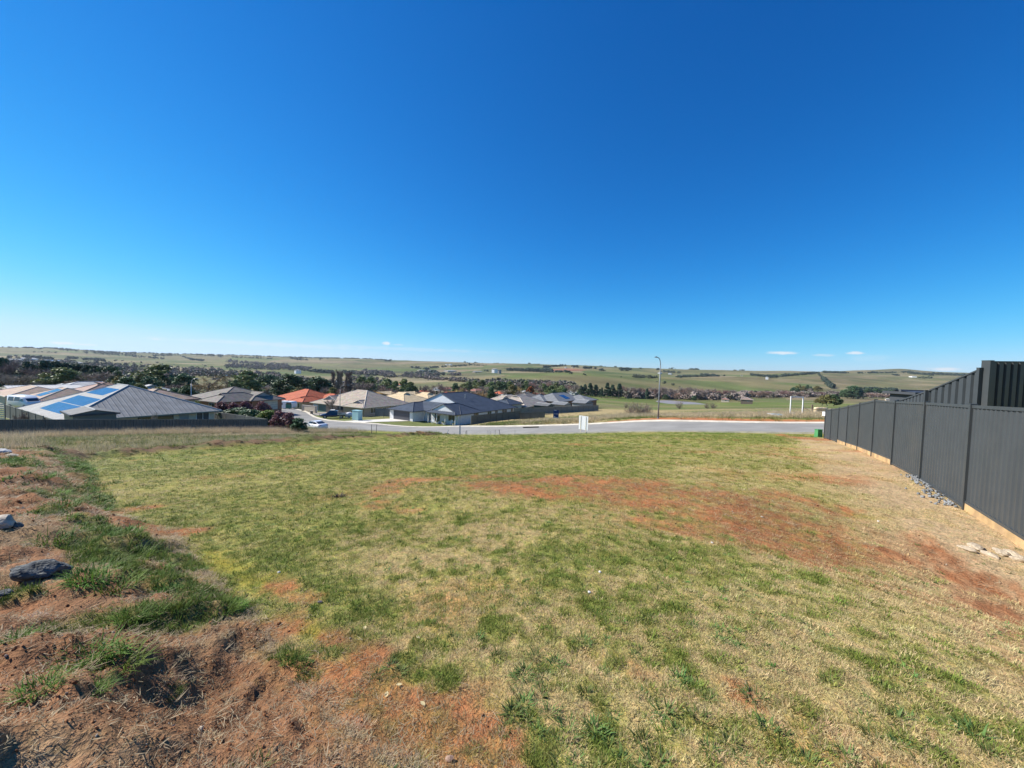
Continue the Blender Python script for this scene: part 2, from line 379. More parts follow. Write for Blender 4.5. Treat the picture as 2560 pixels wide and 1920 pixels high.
# ------------------------------------------------------------------ ground zones
def chain_dist(X, Y, chain):
    """signed 'inside' amount 1 at the axis, 0 at the radius; chain of (x, y, radius)"""
    best = np.full(X.shape, -9.0)
    for (x0, y0, r0), (x1, y1, r1) in zip(chain[:-1], chain[1:]):
        dx, dy = x1 - x0, y1 - y0; L = dx * dx + dy * dy + 1e-9
        s = np.clip(((X - x0) * dx + (Y - y0) * dy) / L, 0, 1)
        d = np.hypot(X - x0 - s * dx, Y - y0 - s * dy); best = np.maximum(best, 1 - d / (r0 + s * (r1 - r0)))
    return best
def pxchain(lst):
    h = hits([(a, b) for a, b, _ in lst]); return [(p[0], p[1], l[2]) for p, l in zip(h, lst)]
DIRT = [(pxchain(c), k) for c, k in [
    ([(1190, 1213, .6), (1330, 1218, 1.1), (1420, 1208, 1.4), (1560, 1225, 1.9), (1700, 1252, 2.1), (1850, 1295, 1.9), (2010, 1345, 1.1)], .80),
    ([(1215, 1214, .3), (1300, 1222, .35), (1370, 1240, .4)], 1.2), ([(1360, 1200, .35), (1440, 1212, .45), (1500, 1232, .4)], 1.15), ([(1600, 1225, .6), (1750, 1235, .6)], .95),
    ([(1620, 1310, .4), (1800, 1335, .7), (1950, 1368, .6), (2075, 1400, .35)], .85), ([(1780, 1240, .8), (1960, 1245, .9), (2060, 1270, .8)], .55),
    ([(1980, 1350, .5), (2130, 1370, .5), (2240, 1390, .4)], .6), ([(2290, 1340, .35), (2370, 1410, .32), (2440, 1480, .35), (2560, 1575, .4)], .58),
    ([(2480, 1450, .35), (2590, 1560, .45)], .6), ([(1950, 1086, .5), (2010, 1096, 1.0), (2070, 1100, .8)], .8), ([(1330, 1190, .3), (1000, 1200, .5), (960, 1230, .6)], .5), ([(930, 1260, .5), (1030, 1275, .4)], .35),
    ([(-150, 1400, .45), (0, 1365, .40), (110, 1332, .36), (260, 1326, .30), (400, 1338, .24), (500, 1326, .16)], 1.3),
    ([(310, 1278, .4), (360, 1270, .3)], .9), ([(340, 1340, .3), (430, 1345, .2)], .9),
    ([(-40, 1850, .6), (100, 1890, .5), (420, 1880, .45), (700, 1830, .40), (920, 1760, .32), (1100, 1810, .30), (1230, 1880, .22)], .98), ([(200, 1760, .3), (450, 1720, .3), (650, 1700, .28), (850, 1720, .25)], .85), ([(640, 1600, .25), (720, 1560, .25)], .75), ([(820, 1590, .12), (930, 1640, .14), (960, 1700, .15)], .9),
    ([(-20, 1790, .3), (60, 1760, .28), (200, 1700, .22), (330, 1690, .2)], 1.1), ([(0, 1640, .2), (250, 1590, .2), (380, 1500, .2)], .7), ([(150, 1220, .8), (60, 1250, .8)], .9), ([(80, 1140, 1.2), (200, 1150, .8)], .8),
    ([(690, 1460, .2), (760, 1500, .2)], .6), ([(1830, 1720, .12), (1880, 1760, .12)], .2), ([(1620, 1690, .12), (1480, 1640, .1)], .12),
]]
MOSS = [pxchain(c) for c in [[(520, 1380, .3), (600, 1440, .35), (660, 1470, .3)], [(860, 1680, .16), (920, 1650, .14)], [(760, 1570, .15), (800, 1600, .15)], [(640, 1430, .2), (560, 1500, .2)], [(2140, 1290, .3), (2220, 1300, .2)]]]
LUSH = [pxchain(c) for c in [[(660, 1380, .5), (780, 1440, .6), (900, 1520, .5)], [(1500, 1400, .4), (1700, 1420, .6), (1850, 1440, .4)], [(1350, 1220, .35), (1420, 1250, .3), (1560, 1270, .3)], [(2050, 1470, .2), (2130, 1490, .2)],
        [(2140, 1660, .15), (2230, 1710, .12)], [(1400, 1140, 1.5), (1560, 1150, 1.5)], [(1380, 1360, .3), (1330, 1410, .3)], [(1700, 1700, .12), (1740, 1730, .12)], [(760, 1630, .2), (820, 1650, .2)], [(2010, 1190, .5), (2150, 1230, .5)]]]
_curve = hits([(-300, 1140), (100, 1128), (215, 1140), (240, 1165), (290, 1228), (340, 1290), (490, 1335), (545, 1400), (640, 1480), (750, 1550), (850, 1630), (950, 1730), (1060, 1815), (1230, 1915)])[:, :2]
BANKPOLY = np.vstack([_curve, [[.25, .9], [-.2, -2], [-40, -2]]])
def in_poly(X, Y, P):
    c = np.zeros(X.shape, bool); j = len(P) - 1
    for i in range(len(P)):
        xi, yi = P[i]; xj, yj = P[j]
        c ^= ((yi > Y) != (yj > Y)) & (X < (xj - xi) * (Y - yi) / (yj - yi + 1e-12) + xi); j = i
    return c
_cc = [(p[0], p[1], 3.0) for p in _curve]
WINDROW = pxchain([(100, 1160, .8), (230, 1147, .8), (420, 1126, .9), (540, 1118, 1.0), (657, 1109, 1.0), (760, 1103, 1.0), (860, 1098, 1.1), (960, 1094, 1.1), (1060, 1089, 1.0), (1120, 1087, .7)])

WEEDS = [pxchain(c) for c in [[(110, 1360, .22), (210, 1375, .35), (330, 1405, .42), (470, 1430, .32)], [(180, 1440, .25), (280, 1480, .28), (400, 1500, .28), (560, 1530, .25), (640, 1520, .18)], [(150, 1670, .16), (260, 1640, .24), (380, 1610, .24), (480, 1600, .2)],
    [(90, 1720, .12), (160, 1700, .12)], [(60, 1145, 1.2), (200, 1165, 1.2), (290, 1200, .9), (220, 1230, .9), (300, 1265, .6)], [(110, 1280, .5), (190, 1275, .5), (280, 1285, .4)], [(380, 1300, .4), (430, 1320, .3)], [(20, 1600, .14), (80, 1590, .12)], [(760, 1620, .22), (830, 1650, .2), (900, 1580, .18)], [(0, 1190, .7), (60, 1210, .5)]]]
def weedmask(X, Y):
    w = np.full(np.shape(X), -1.0)
    for c in WEEDS: w = np.maximum(w, chain_dist(np.asarray(X, float), np.asarray(Y, float), c))
    return sstep(np.maximum(w, -1) + (fbm(X, Y, 2.6, 3, 53) - .5) * 1.5, .0, .7)

def zones(X, Y):
    X = np.asarray(X, float); Y = np.asarray(Y, float); r_ = np.hypot(X, Y); n, t = nt(X, Y)
    z = {}
    n1 = fbm(X, Y, 1.1, 4, 3); n2 = fbm(X, Y, 3.6, 4, 9); n3 = fbm(X, Y, .28, 3, 21)
    near = r_ < 60
    dirt = np.full(X.shape, -1.0)
    for c, k in DIRT:
        d = chain_dist(X, Y, c); dirt = np.maximum(dirt, np.where(d > -1.2, np.minimum(d, .55) * 1.6 + k - .9, -1))
    n4 = fbm(X, Y, 11., 3, 33)
    dirt = dirt + (n2 - .5) * 1.5 + (n1 - .5) * .6 + (n4 - .5) * 1.4
    z['dirt'] = sstep(dirt, -.35, 1.25) * near
    bank_in = in_poly(X, Y, BANKPOLY)
    bd = np.clip(1 - chain_dist(X, Y, _cc), 0, 9) * 3.0         # metres from the edge of the mown lawn
    z['bank'] = np.where(bank_in, sstep(bd, 0, .5), 0.0)
    z['bankd'] = np.where(bank_in, bd, 0.0)
    z['wind'] = np.clip(chain_dist(X, Y, WINDROW), 0, 1)
    lot = (t < 27) & (t > -3.2) & (n < 39)
    nearw = sstep(r_, 9, 3)
    dry = .40 + (n1 - .5) * (.42 + .35 * nearw) + (n3 - .5) * .45 + (n2 - .5) * (.5 + .8 * nearw) + (n4 - .5) * (.3 + 1.3 * nearw)
    dry = dry + .20 * sstep(t, 8, -2) * sstep(n, 30, 10) - .12 * sstep(r_, 10, 26) - .05 * sstep(r_, 6, 2)
    lush = np.full(X.shape, 0.0)
    for c in LUSH: lush = np.maximum(lush, np.clip(chain_dist(X, Y, c), 0, 1))
    lush = sstep(lush * .55 + (n2 - .5) * 1.8 + (n4 - .5) * 1.3, .15, 1.3)
    lush = np.maximum(lush, sstep(n, 33, 37) * (n < 40) * sstep(fbm(X, Y, .25, 3, 31), .35, .6) * .8)
    strip = sstep(t, -.9, -2.2) * (t > -3.6) * sstep(n, 33, 27)
    dry = dry + strip * .6
    z['pale'] = strip * sstep(n1 + n2 * .5, .45, .75)
    z['dry'] = np.clip(dry - lush * .6, 0, 1); z['lush'] = lush * near
    moss = np.full(X.shape, 0.0)
    for c in MOSS: moss = np.maximum(moss, np.clip(chain_dist(X, Y, c), 0, 1))
    z['moss'] = sstep(moss + (n2 - .5) * 1.2 + (n4 - .5) * .8, .15, 1.1)
    z['rough'] = ((t > 27) & (t < 52) & (n > -30) & (n < 36)) * (1 - z['bank'])
    z['lot'] = lot * (1 - z['bank']); z['n'] = n; z['t'] = t; z['r'] = r_
    return z

def road_near(t): return np.interp(t, [-80, 45, 62, 75, 85, 95, 112], [39.3, 39.3, 37.0, 36.8, 39.5, 43.5, 47.5])
def road_far(t): return np.interp(t, [-80, 45, 62, 75, 85, 95, 112], [47.7, 47.7, 45.6, 45.6, 48.2, 52.0, 56.0])
def surf_h(X, Y, z=None):
    X = np.asarray(X, float); Y = np.asarray(Y, float)
    z = z or zones(X, Y); h = base_h(X, Y); r_ = z['r']
    nearw = 1 - sstep(r_, 25, 60)
    h = h + (fbm(X, Y, .35, 3, 2) - .5) * .10 * nearw * sstep(r_, .5, 3) * (z['lot'] + z['rough'] * 2)
    h = h + (fbm(X, Y, 6., 3, 4) - .5) * .035 * (1 - sstep(r_, 8, 20)) * sstep(r_, .4, 1.5)
    b = z['bank']; bd = z['bankd']
    m = sstep(bd, .05, 1.5) * .46 + b * (fbm(X, Y, .8, 3, 8) - .5) * .50 + b * (fbm(X, Y, 3.2, 3, 14) - .45) * .20 + b * (np.abs(fbm(X, Y, 7., 3, 24) - .5)) * .16
    h = h + m * sstep(r_, .8, 2.4) * (1 - sstep(r_, 26, 34))
    w = z['wind']
    h = h + (sstep(w, 0, .8) * .32 * (.5 + fbm(X, Y, .7, 2, 11)) + w * (fbm(X, Y, 2.2, 3, 15) - .5) * .30)
    # a clod ridge in the lower left foreground
    d = z['dirt']
    h = h + d * (1 - b) * (fbm(X, Y, 2.2, 3, 19) - .55) * .05 * (1 - sstep(r_, 12, 25))
    # under the road the sheet drops so that the pavement lies clear of it
    n, t = z['n'], z['t']
    rd = (n > road_near(t) + .3) & (n < road_far(t) - .3) & (t > -70) & (t < 110)
    return h - .10 * rd

# ------------------------------------------------------------------ the ground sheet
azs = np.concatenate([np.arange(-180, -66, 6.0), np.arange(-66, 66.01, .22), np.arange(71, 180, 6.0)]) * math.pi / 180
rr = np.exp(np.arange(math.log(.30), math.log(9000), .0212))
NA, NR = len(azs), len(rr)
AA, RR = np.meshgrid(azs, rr)
GX = RR * np.sin(AA); GY = RR * np.cos(AA)
gz = zones(GX.ravel(), GY.ravel())
GZ = surf_h(GX.ravel(), GY.ravel(), gz)
verts = np.stack([GX.ravel(), GY.ravel(), GZ], 1)
idx = np.arange(NA * NR).reshape(NR, NA)
q = np.stack([idx[:-1], np.roll(idx[:-1], -1, 1), np.roll(idx[1:], -1, 1), idx[1:]], -1).reshape(-1, 4)[:, ::-1]
me = bpy.data.meshes.new('ground')
ctr = len(verts)
verts = np.vstack([verts, [[0, 0, float(surf_h(np.array([0.01]), np.array([0.01]))[0])]]])
me.vertices.add(len(verts)); me.vertices.foreach_set('co', verts.ravel())
tri = np.stack([np.roll(idx[0], -1), idx[0], np.full(NA, ctr)], 1)[:, ::-1]
loops = np.concatenate([q.ravel(), tri.ravel()])
me.loops.add(len(loops)); me.loops.foreach_set('vertex_index', loops.astype(np.int32))
starts = np.concatenate([np.arange(len(q)) * 4, len(q) * 4 + np.arange(len(tri)) * 3])
me.polygons.add(len(starts)); me.polygons.foreach_set('loop_start', starts.astype(np.int32))
me.update(calc_edges=True); me.validate()
me.shade_smooth()

def lerp(a, b, w): return a + (b - a) * w[:, None]
GREEN = np.array([.185, .200, .050]); OLIVE = np.array([.255, .235, .068]); STRAW = np.array([.39, .295, .140]); LUSHC = np.array([.105, .165, .030])
DIRTC = np.array([.380, .142, .056]); DIRT2 = np.array([.290, .112, .046]); SOIL = np.array([.205, .105, .052]); PALE = np.array([.40, .29, .17]); MOSSC = np.array([.26, .22, .030])
def ground_colour(X, Y, z):
    n = len(X); r_, nn, tt = z['r'], z['n'], z['t']
    c = lerp(np.tile(GREEN, (n, 1)), OLIVE, sstep(z['dry'], .10, .45)); c = lerp(c, STRAW, sstep(z['dry'], .42, .95) * .9)
    c = lerp(c, LUSHC, z['lush'] * .5)
    c = lerp(c, PALE, z['pale'] * .8)
    c = lerp(c, MOSSC, z['moss'] * .8)
    # rough neighbouring lot
    rc = lerp(np.tile(np.array([.150, .165, .045]), (n, 1)), np.array([.27, .215, .105]), sstep(fbm(X, Y, .16, 4, 41), .54, .74))
    c = lerp(c, rc, z['rough'] * (tt > 28))
    bk = lerp(np.tile(np.array([.225, .120, .062]), (n, 1)), np.array([.135, .145, .042]), weedmask(X, Y) * .8)
    bk = lerp(bk, np.array([.27, .19, .105]), sstep(fbm(X, Y, 2.3, 3, 57), .50, .72) * .75)
    c = lerp(c, bk, z['bank'])
    dc = lerp(np.tile(DIRTC, (n, 1)), DIRT2, sstep(fbm(X, Y, 1.7, 3, 61), .35, .7))
    dc = lerp(dc, SOIL, sstep(fbm(X, Y, .9, 3, 67), .38, .62) * np.clip(z['bank'] * .85 + .25 * sstep(r_, 6, 2), 0, 1))
    c = lerp(c, dc, z['dirt'] * .95)
    wc = lerp(np.tile(np.array([.145, .095, .056]), (n, 1)), np.array([.11, .125, .045]), sstep(fbm(X, Y, .9, 3, 71), .45, .65))
    c = lerp(c, wc, sstep(z['wind'], 0.05, .4))
    # verges and paddocks over the road
    ov = (nn > 47) * sstep(r_, 40, 44)
    pad = lerp(np.tile(np.array([.135, .165, .045]), (n, 1)), np.array([.31, .25, .125]), sstep(fbm(X, Y, .05, 4, 81) + .18 * sstep(nn, 52, 70) * (1 - sstep(nn, 95, 150)), .46, .62))
    c = lerp(c, pad, ov * 1.0)
    redv = np.clip(1.15 - np.abs(nn - 51) / 3.0, 0, 1) * sstep(tt, 19, 10) * (nn > 47.6)
    c = lerp(c, np.array([.36, .15, .065]), sstep(redv + (fbm(X, Y, .5, 3, 87) - .5) * 1.4, .15, .6) * (nn < 56))
    # built-up land behind the houses: lawns and gardens
    gd = (tt > 52) * sstep(r_, 40, 44) * (r_ < 260)
    c = lerp(c, np.array([.13, .15, .055]), gd * .8)
    # far country: paddocks of different grass
    fw = sstep(r_, 130, 200)
    s_rng = np.random.default_rng(5)
    ns = 520
    sa = s_rng.uniform(-1.15, 1.15, ns); sr = np.exp(s_rng.uniform(math.log(180), math.log(5200), ns))
    sxy = np.stack([sa * 2.6, np.log(sr) * 2.0], 1)
    pal = np.array([[.115, .150, .050], [.140, .165, .060], [.165, .170, .070], [.245, .215, .115], [.205, .190, .090], [.27, .225, .135], [.125, .140, .062]])
    pick = s_rng.integers(0, len(pal), ns); pv = s_rng.uniform(.88, 1.12, ns)
    qx = np.arctan2(X, Y) * 2.6 + (fbm(X, Y, 1 / 300., 2, 91) - .5) * .06; qy = np.log(np.maximum(r_, 1)) * 2.0
    fi = np.where(fw > 0)[0]; best = np.zeros(n, int)
    for i in range(0, len(fi), 20000):
        b = fi[i:i + 20000]
        best[b] = ((qx[b, None] - sxy[None, :, 0]) ** 2 + (qy[b, None] - sxy[None, :, 1]) ** 2).argmin(1)
    fc = pal[pick[best]] * pv[best][:, None]
    az = np.arctan2(X, Y)
    # the green hill across the valley, brown-green slope to its right, tan flats, one red ploughed paddock
    hill = sstep(r_, 560, 700) * (1 - sstep(r_, 1250, 1500)) * sstep(az, -.05, .06) * (1 - sstep(az, .60, .66))
    fc = lerp(fc, lerp(np.tile(np.array([.135, .165, .055]), (n, 1)), np.array([.20, .185, .085]), sstep(fbm(X, Y, 1 / 160., 4, 95), .42, .7)), hill * .9)
    right = sstep(az, .64, .68) * sstep(r_, 1050, 1200)
    streak = sstep(fbm(X * .25 + Y * .1, Y - X * .55, 1 / 70., 3, 99), .5, .7)
    fc = lerp(fc, lerp(np.tile(np.array([.165, .165, .075]), (n, 1)), np.array([.27, .225, .130]), streak), right * .85)
    flats = np.exp(-((np.log(np.maximum(r_, 1)) - math.log(900)) / .16) ** 2) * (az > .62)
    fc = lerp(fc, np.array([.27, .21, .13]), flats * .9)
    flats = np.exp(-((np.log(np.maximum(r_, 1)) - math.log(1050)) / .20) ** 2) * (az < -.02)
    fc = lerp(fc, np.array([.29, .25, .155]), flats * .8)
    red = np.exp(-((az - .135) / .055) ** 2) * np.exp(-((r_ - 1900) / 230.) ** 2)
    fc = lerp(fc, np.array([.33, .165, .10]), sstep(red, .25, .55))
    nearpad = (az > .08) * (1 - sstep(r_, 560, 640)) * sstep(r_, 200, 260)
    fc = lerp(fc, lerp(np.tile(np.array([.120, .165, .040]), (n, 1)), np.array([.20, .19, .08]), sstep(fbm(X, Y, 1 / 45., 3, 103), .5, .7)), nearpad * .9)
    fc = lerp(fc, np.array([.215, .175, .090]), sstep(fbm(X, Y, 1 / 150., 4, 127), .50, .66) * .55 * sstep(r_, 500, 700))
    fc = lerp(fc, np.array([.10, .125, .045]), sstep(fbm(X, Y, 1 / 210., 4, 133), .54, .68) * .5 * sstep(r_, 500, 700))
    town = (az < .05) * sstep(r_, 180, 240) * (1 - sstep(r_, 600, 800))
    fc = lerp(fc, np.array([.15, .14, .075]), town * .7)
    fc = fc * (.50 + .56 * fbm(X, Y, 1 / 60., 4, 107))[:, None] * (.82 + .36 * fbm(X, Y, 1 / 350., 3, 117))[:, None]
    return lerp(c, fc, fw)
gcol = ground_colour(GX.ravel(), GY.ravel(), gz)
gcol = np.vstack([gcol, gcol[:1]])
ca = me.color_attributes.new('base', 'FLOAT_COLOR', 'POINT')
ca.data.foreach_set('color', np.hstack([gcol, np.ones((len(gcol), 1))]).astype(np.float32).ravel())
dmask = np.append(np.maximum(gz['dirt'], gz['bank'] * .6), 0)
da = me.attributes.new('dirt', 'FLOAT', 'POINT'); da.data.foreach_set('value', dmask.astype(np.float32))

gm = bpy.data.materials.new('ground_soil_and_grass'); gm.use_nodes = True
t = gm.node_tree; b = t.nodes['Principled BSDF']; b.inputs['Roughness'].default_value = .95; b.inputs['Specular IOR Level'].default_value = .08
at1 = NN(t, 'ShaderNodeAttribute', attribute_name='base'); at2 = NN(t, 'ShaderNodeAttribute', attribute_name='dirt')
geo = NN(t, 'ShaderNodeNewGeometry')
def tn(scale, detail=5, rough=.6, vec=None, stretch=None):
    x = NN(t, 'ShaderNodeTexNoise'); x.inputs['Scale'].default_value = scale; x.inputs['Detail'].default_value = detail; x.inputs['Roughness'].default_value = rough
    src = geo.outputs['Position']
    if stretch:
        mp = NN(t, 'ShaderNodeMapping'); mp.inputs['Scale'].default_value = stretch; t.links.new(src, mp.inputs[0]); src = mp.outputs[0]
    t.links.new(src, x.inputs['Vector']); return x.outputs[0]
nf, nm, nl = tn(55, 3, .7), tn(7, 4, .7), tn(.6, 3, .65)
cam_ = NN(t, 'ShaderNodeVectorMath', operation='LENGTH'); t.links.new(geo.outputs['Position'], cam_.inputs[0])
dist = cam_.outputs['Value']
c = at1.outputs['Color']
v1 = math_node(t, 'MULTIPLY_ADD', nf, 1.5, .25); v2 = math_node(t, 'MULTIPLY_ADD', nm, 1.1, .45); v3 = math_node(t, 'MULTIPLY_ADD', nl, .8, .6)
vv = math_node(t, 'MULTIPLY', math_node(t, 'MULTIPLY', v1, v2), v3)
mul = NN(t, 'ShaderNodeVectorMath', operation='SCALE'); t.links.new(c, mul.inputs[0]); t.links.new(vv, mul.inputs['Scale'])
# green / straw speckle of the sward between the modelled tufts
sp = smooth(t, tn(24, 2, .7), .46, .60)
spk = mixc(t, math_node(t, 'MULTIPLY', sp, .55), mul.outputs[0], mixc(t, 1.0, mul.outputs[0], (1.55, 1.30, 1.25), 'MULTIPLY'))
spk2 = mixc(t, math_node(t, 'MULTIPLY', smooth(t, tn(13, 2, .7), .55, .68), .5), spk, mixc(t, 1.0, spk, (.55, .78, .50), 'MULTIPLY'))
isd = at2.outputs['Fac']
fin = mixc(t, math_node(t, 'SUBTRACT', 1.0, isd, clamp=True), mul.outputs[0], spk2)
t.links.new(fin, b.inputs['Base Color'])
bh = math_node(t, 'ADD', math_node(t, 'MULTIPLY', nf, .5), math_node(t, 'MULTIPLY', nm, 1.6))
bp = NN(t, 'ShaderNodeBump'); bp.inputs['Strength'].default_value = .9; bp.inputs['Distance'].default_value = .035
t.links.new(bh, bp.inputs['Height']); t.links.new(bp.outputs[0], b.inputs['Normal'])
me.materials.append(gm)
ground = mk('ground', me); tag(ground, 'sloping ground of mown lawn, red soil and far paddocks', 'ground', kind='structure')

# fast height lookup on the finished sheet
_GZ = GZ.reshape(NR, NA); _fa0 = int(np.searchsorted(azs, R(-66) - 1e-6))
def ground_z(X, Y):
    X = np.atleast_1d(np.asarray(X, float)); Y = np.atleast_1d(np.asarray(Y, float))
    a = np.arctan2(X, Y); l = (np.log(np.maximum(np.hypot(X, Y), .31)) - math.log(.30)) / .0212
    ai = _fa0 + (a - azs[_fa0]) / R(.22)
    ok = (a > R(-65.9)) & (a < R(65.9)) & (l < NR - 2)
    i = np.clip(l.astype(int), 0, NR - 2); j = np.clip(ai.astype(int), 0, NA - 2); fl = l - i; fa = ai - j
    h = (_GZ[i, j] * (1 - fa) + _GZ[i, j + 1] * fa) * (1 - fl) + (_GZ[i + 1, j] * (1 - fa) + _GZ[i + 1, j + 1] * fa) * fl
    if (~ok).any(): h[~ok] = surf_h(X[~ok], Y[~ok])
    return h
def gzs(X, Y): return float(ground_z([X], [Y])[0])
_gys = np.exp(np.linspace(math.log(.9), math.log(5000), 900))
def ghits(pts):
    """photo pixels -> first point of the finished ground sheet along each ray"""
    pts = np.atleast_2d(np.array(pts, float)); D = np.array([ray(*p) for p in pts]); D = D / D[:, 1:2]
    out = []
    for d in D:
        g = d[2] * _gys + CAMZ - ground_z(d[0] * _gys, _gys); k = np.argmax(g <= 0)
        if g[k] > 0: k = len(_gys) - 1
        y = _gys[k] if k == 0 else _gys[k - 1] + (_gys[k] - _gys[k - 1]) * g[k - 1] / (g[k - 1] - g[k] + 1e-9)
        out.append((d[0] * y, y, gzs(d[0] * y, y)))
    return np.array(out)

# ------------------------------------------------------------------ road, kerbs, driveway, dam
def strip_mesh(name, ts, n0f, n1f, dz0, dz1, mat, nsub=5, skirt=0.0):
    mb = MB(); rows = []
    for tt in ts:
        a, b_ = n0f(tt), n1f(tt); row = []
        for k in range(nsub + 1):
            n_ = a + (b_ - a) * k / nsub; p = xy(n_, tt); row.append((p[0], p[1]))
        rows.append(row)
    P = np.array(rows).reshape(-1, 2); z = base_h(P[:, 0], P[:, 1]).reshape(len(ts), nsub + 1)
    # straight crossfall between the two edges
    z = z[:, :1] + (z[:, -1:] - z[:, :1]) * np.linspace(0, 1, nsub + 1)[None]
    z = z + np.linspace(dz0, dz1, nsub + 1)[None]
    P = P.reshape(len(ts), nsub + 1, 2); vs = []; fs = []
    W = nsub + 1
    for i in range(len(ts)):
        for k in range(W): vs.append((P[i, k, 0], P[i, k, 1], z[i, k]))
    for i in range(len(ts) - 1):
        for k in range(nsub): fs.append((i * W + k, i * W + k + 1, (i + 1) * W + k + 1, (i + 1) * W + k))
    if skirt:
        o = len(vs)
        for i in range(len(ts)):
            vs.append((P[i, 0, 0], P[i, 0, 1], z[i, 0] - skirt)); vs.append((P[i, -1, 0], P[i, -1, 1], z[i, -1] - skirt))
        for i in range(len(ts) - 1):
            fs.append((i * W, (i + 1) * W, o + 2 * i + 2, o + 2 * i)); fs.append((i * W + nsub, o + 2 * i + 1, o + 2 * i + 3, (i + 1) * W + nsub))
    mb.add(vs, fs); me_ = mb.mesh(name, mat); me_.shade_smooth() if not skirt else None
    return me_
asph = M('asphalt_chip_seal', (.250, .240, .218), rough=.9, spec=.2, var=.10, scale=.35, bump=.35, bscale=40, alt=(.215, .205, .185), altscale=.25, coord='Object')
conc = M('kerb_concrete', (.52, .47, .38), rough=.9, var=.14, scale=1.2, bump=.2, bscale=20)
TS = np.concatenate([np.arange(-62, 40, 2.0), np.arange(40, 111, 1.5)])
road = mk('road', strip_mesh('road', TS, lambda t_: float(road_near(t_)), lambda t_: float(road_far(t_)), .03, .03, asph))
tag(road, 'pale grey chip-seal road crossing below the lawn', 'road', kind='structure')
for side, lab in ((0, 'pale concrete kerb along the lawn side of the road'), (1, 'pale concrete kerb along the houses side of the road')):
    f = (road_near, road_far)[side]; sg = (-1, 1)[side]
    if side == 0: a, b_ = (lambda t_: float(road_near(t_)) - .32), (lambda t_: float(road_near(t_)) + .18)
    else: a, b_ = (lambda t_: float(road_far(t_)) - .18), (lambda t_: float(road_far(t_)) + .42)
    k = mk('kerb', strip_mesh('kerb', TS, a, b_, .15 if side == 0 else .07, .07 if side == 0 else .17, conc, nsub=3, skirt=.25))
    tag(k, lab, 'kerb', kind='structure')
drv = hits([(1018, 1048.5), (1066, 1056.5), (975, 1063.2), (905, 1060.8)])
def drape(name, quad, n, m_, mat, dz=.03):
    a, b_, c_, d = [np.array(q_[:2]) for q_ in quad]; vs = []; fs = []
    for i in range(n + 1):
        for j in range(m_ + 1):
            u, v = i / n, j / m_
            p = (a * (1 - u) + b_ * u) * (1 - v) + (d * (1 - u) + c_ * u) * v
            vs.append((p[0], p[1], float(base_h(p[:1], p[1:])[0]) + dz))
    for i in range(n):
        for j in range(m_): fs.append((i * (m_ + 1) + j, (i + 1) * (m_ + 1) + j, (i + 1) * (m_ + 1) + j + 1, i * (m_ + 1) + j + 1))
    return MB().add(vs, fs).mesh(name, mat)
_drv_conc = M('driveway_concrete', (.62, .58, .50), rough=.85, var=.08, scale=.8)
_dq = [xy(57.6, 63.5), xy(57.6, 69.5), xy(46.1, 71.5), xy(46.1, 65.0)]
tag(mk('driveway', drape('driveway', _dq, 6, 10, _drv_conc, .06)), 'pale concrete driveway running up to the charcoal garage door', 'driveway', kind='structure')
_dq = [xy(59.0, 96.0), xy(59.0, 90.0), xy(50.5, 88.0), xy(51.5, 95.5)]
tag(mk('driveway', drape('driveway', _dq, 6, 6, M('driveway_gravel', (.33, .29, .23), var=.2, scale=2), .06)), 'gravel driveway under the dark blue utility truck', 'driveway', kind='structure')
wm = bpy.data.materials.new('dam_water'); wm.use_nodes = True
b = wm.node_tree.nodes['Principled BSDF']; b.inputs['Base Color'].default_value = (.27, .235, .205, 1); b.inputs['Roughness'].default_value = .4; b.inputs['Specular IOR Level'].default_value = .25
t = wm.node_tree; wn = NN(t, 'ShaderNodeTexNoise'); wn.inputs['Scale'].default_value = 1.2; wb = NN(t, 'ShaderNodeBump'); wb.inputs['Strength'].default_value = .12
wtc = NN(t, 'ShaderNodeTexCoord'); t.links.new(wtc.outputs['Object'], wn.inputs['Vector']); t.links.new(wn.outputs[0], wb.inputs['Height']); t.links.new(wb.outputs[0], b.inputs['Normal'])
vs = [(0, 0, 0)]; fs = []
for i in range(48):
    a = i / 48 * 2 * math.pi; k = 1 + .10 * math.sin(3 * a + 1) + .06 * math.sin(5 * a)
    vs.append((25 * 1.12 * k * math.cos(a), 46 * 1.12 * k * math.sin(a), 0)); fs.append((0, 1 + i, 1 + (i + 1) % 48))
tag(mk('pond', MB().add(vs, fs).mesh('pond', wm), loc=tuple(DAM)), 'muddy farm dam in the green valley paddock', 'pond', kind='structure')
# ------------------------------------------------------------------ grass and other ground cover (instanced tufts)
def blade_mat(name, transl=.25, rough=.6):
    m = bpy.data.materials.new(name); m.use_nodes = True; t = m.node_tree; b = t.nodes['Principled BSDF']
    b.inputs['Roughness'].default_value = rough; b.inputs['Specular IOR Level'].default_value = .10
    ia = NN(t, 'ShaderNodeAttribute', attribute_type='INSTANCER', attribute_name='col')
    va = NN(t, 'ShaderNodeAttribute', attribute_name='bv')
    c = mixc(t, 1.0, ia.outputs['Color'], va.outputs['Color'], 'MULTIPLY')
    t.links.new(c, b.inputs['Base Color'])
    tr = NN(t, 'ShaderNodeBsdfTranslucent'); t.links.new(c, tr.inputs[0])
    mx = NN(t, 'ShaderNodeMixShader'); mx.inputs[0].default_value = transl
    t.links.new(b.outputs[0], mx.inputs[1]); t.links.new(tr.outputs[0], mx.inputs[2]); t.links.new(mx.outputs[0], t.nodes['Material Output'].inputs[0])
    return m
BLADE = blade_mat('grass_blades')
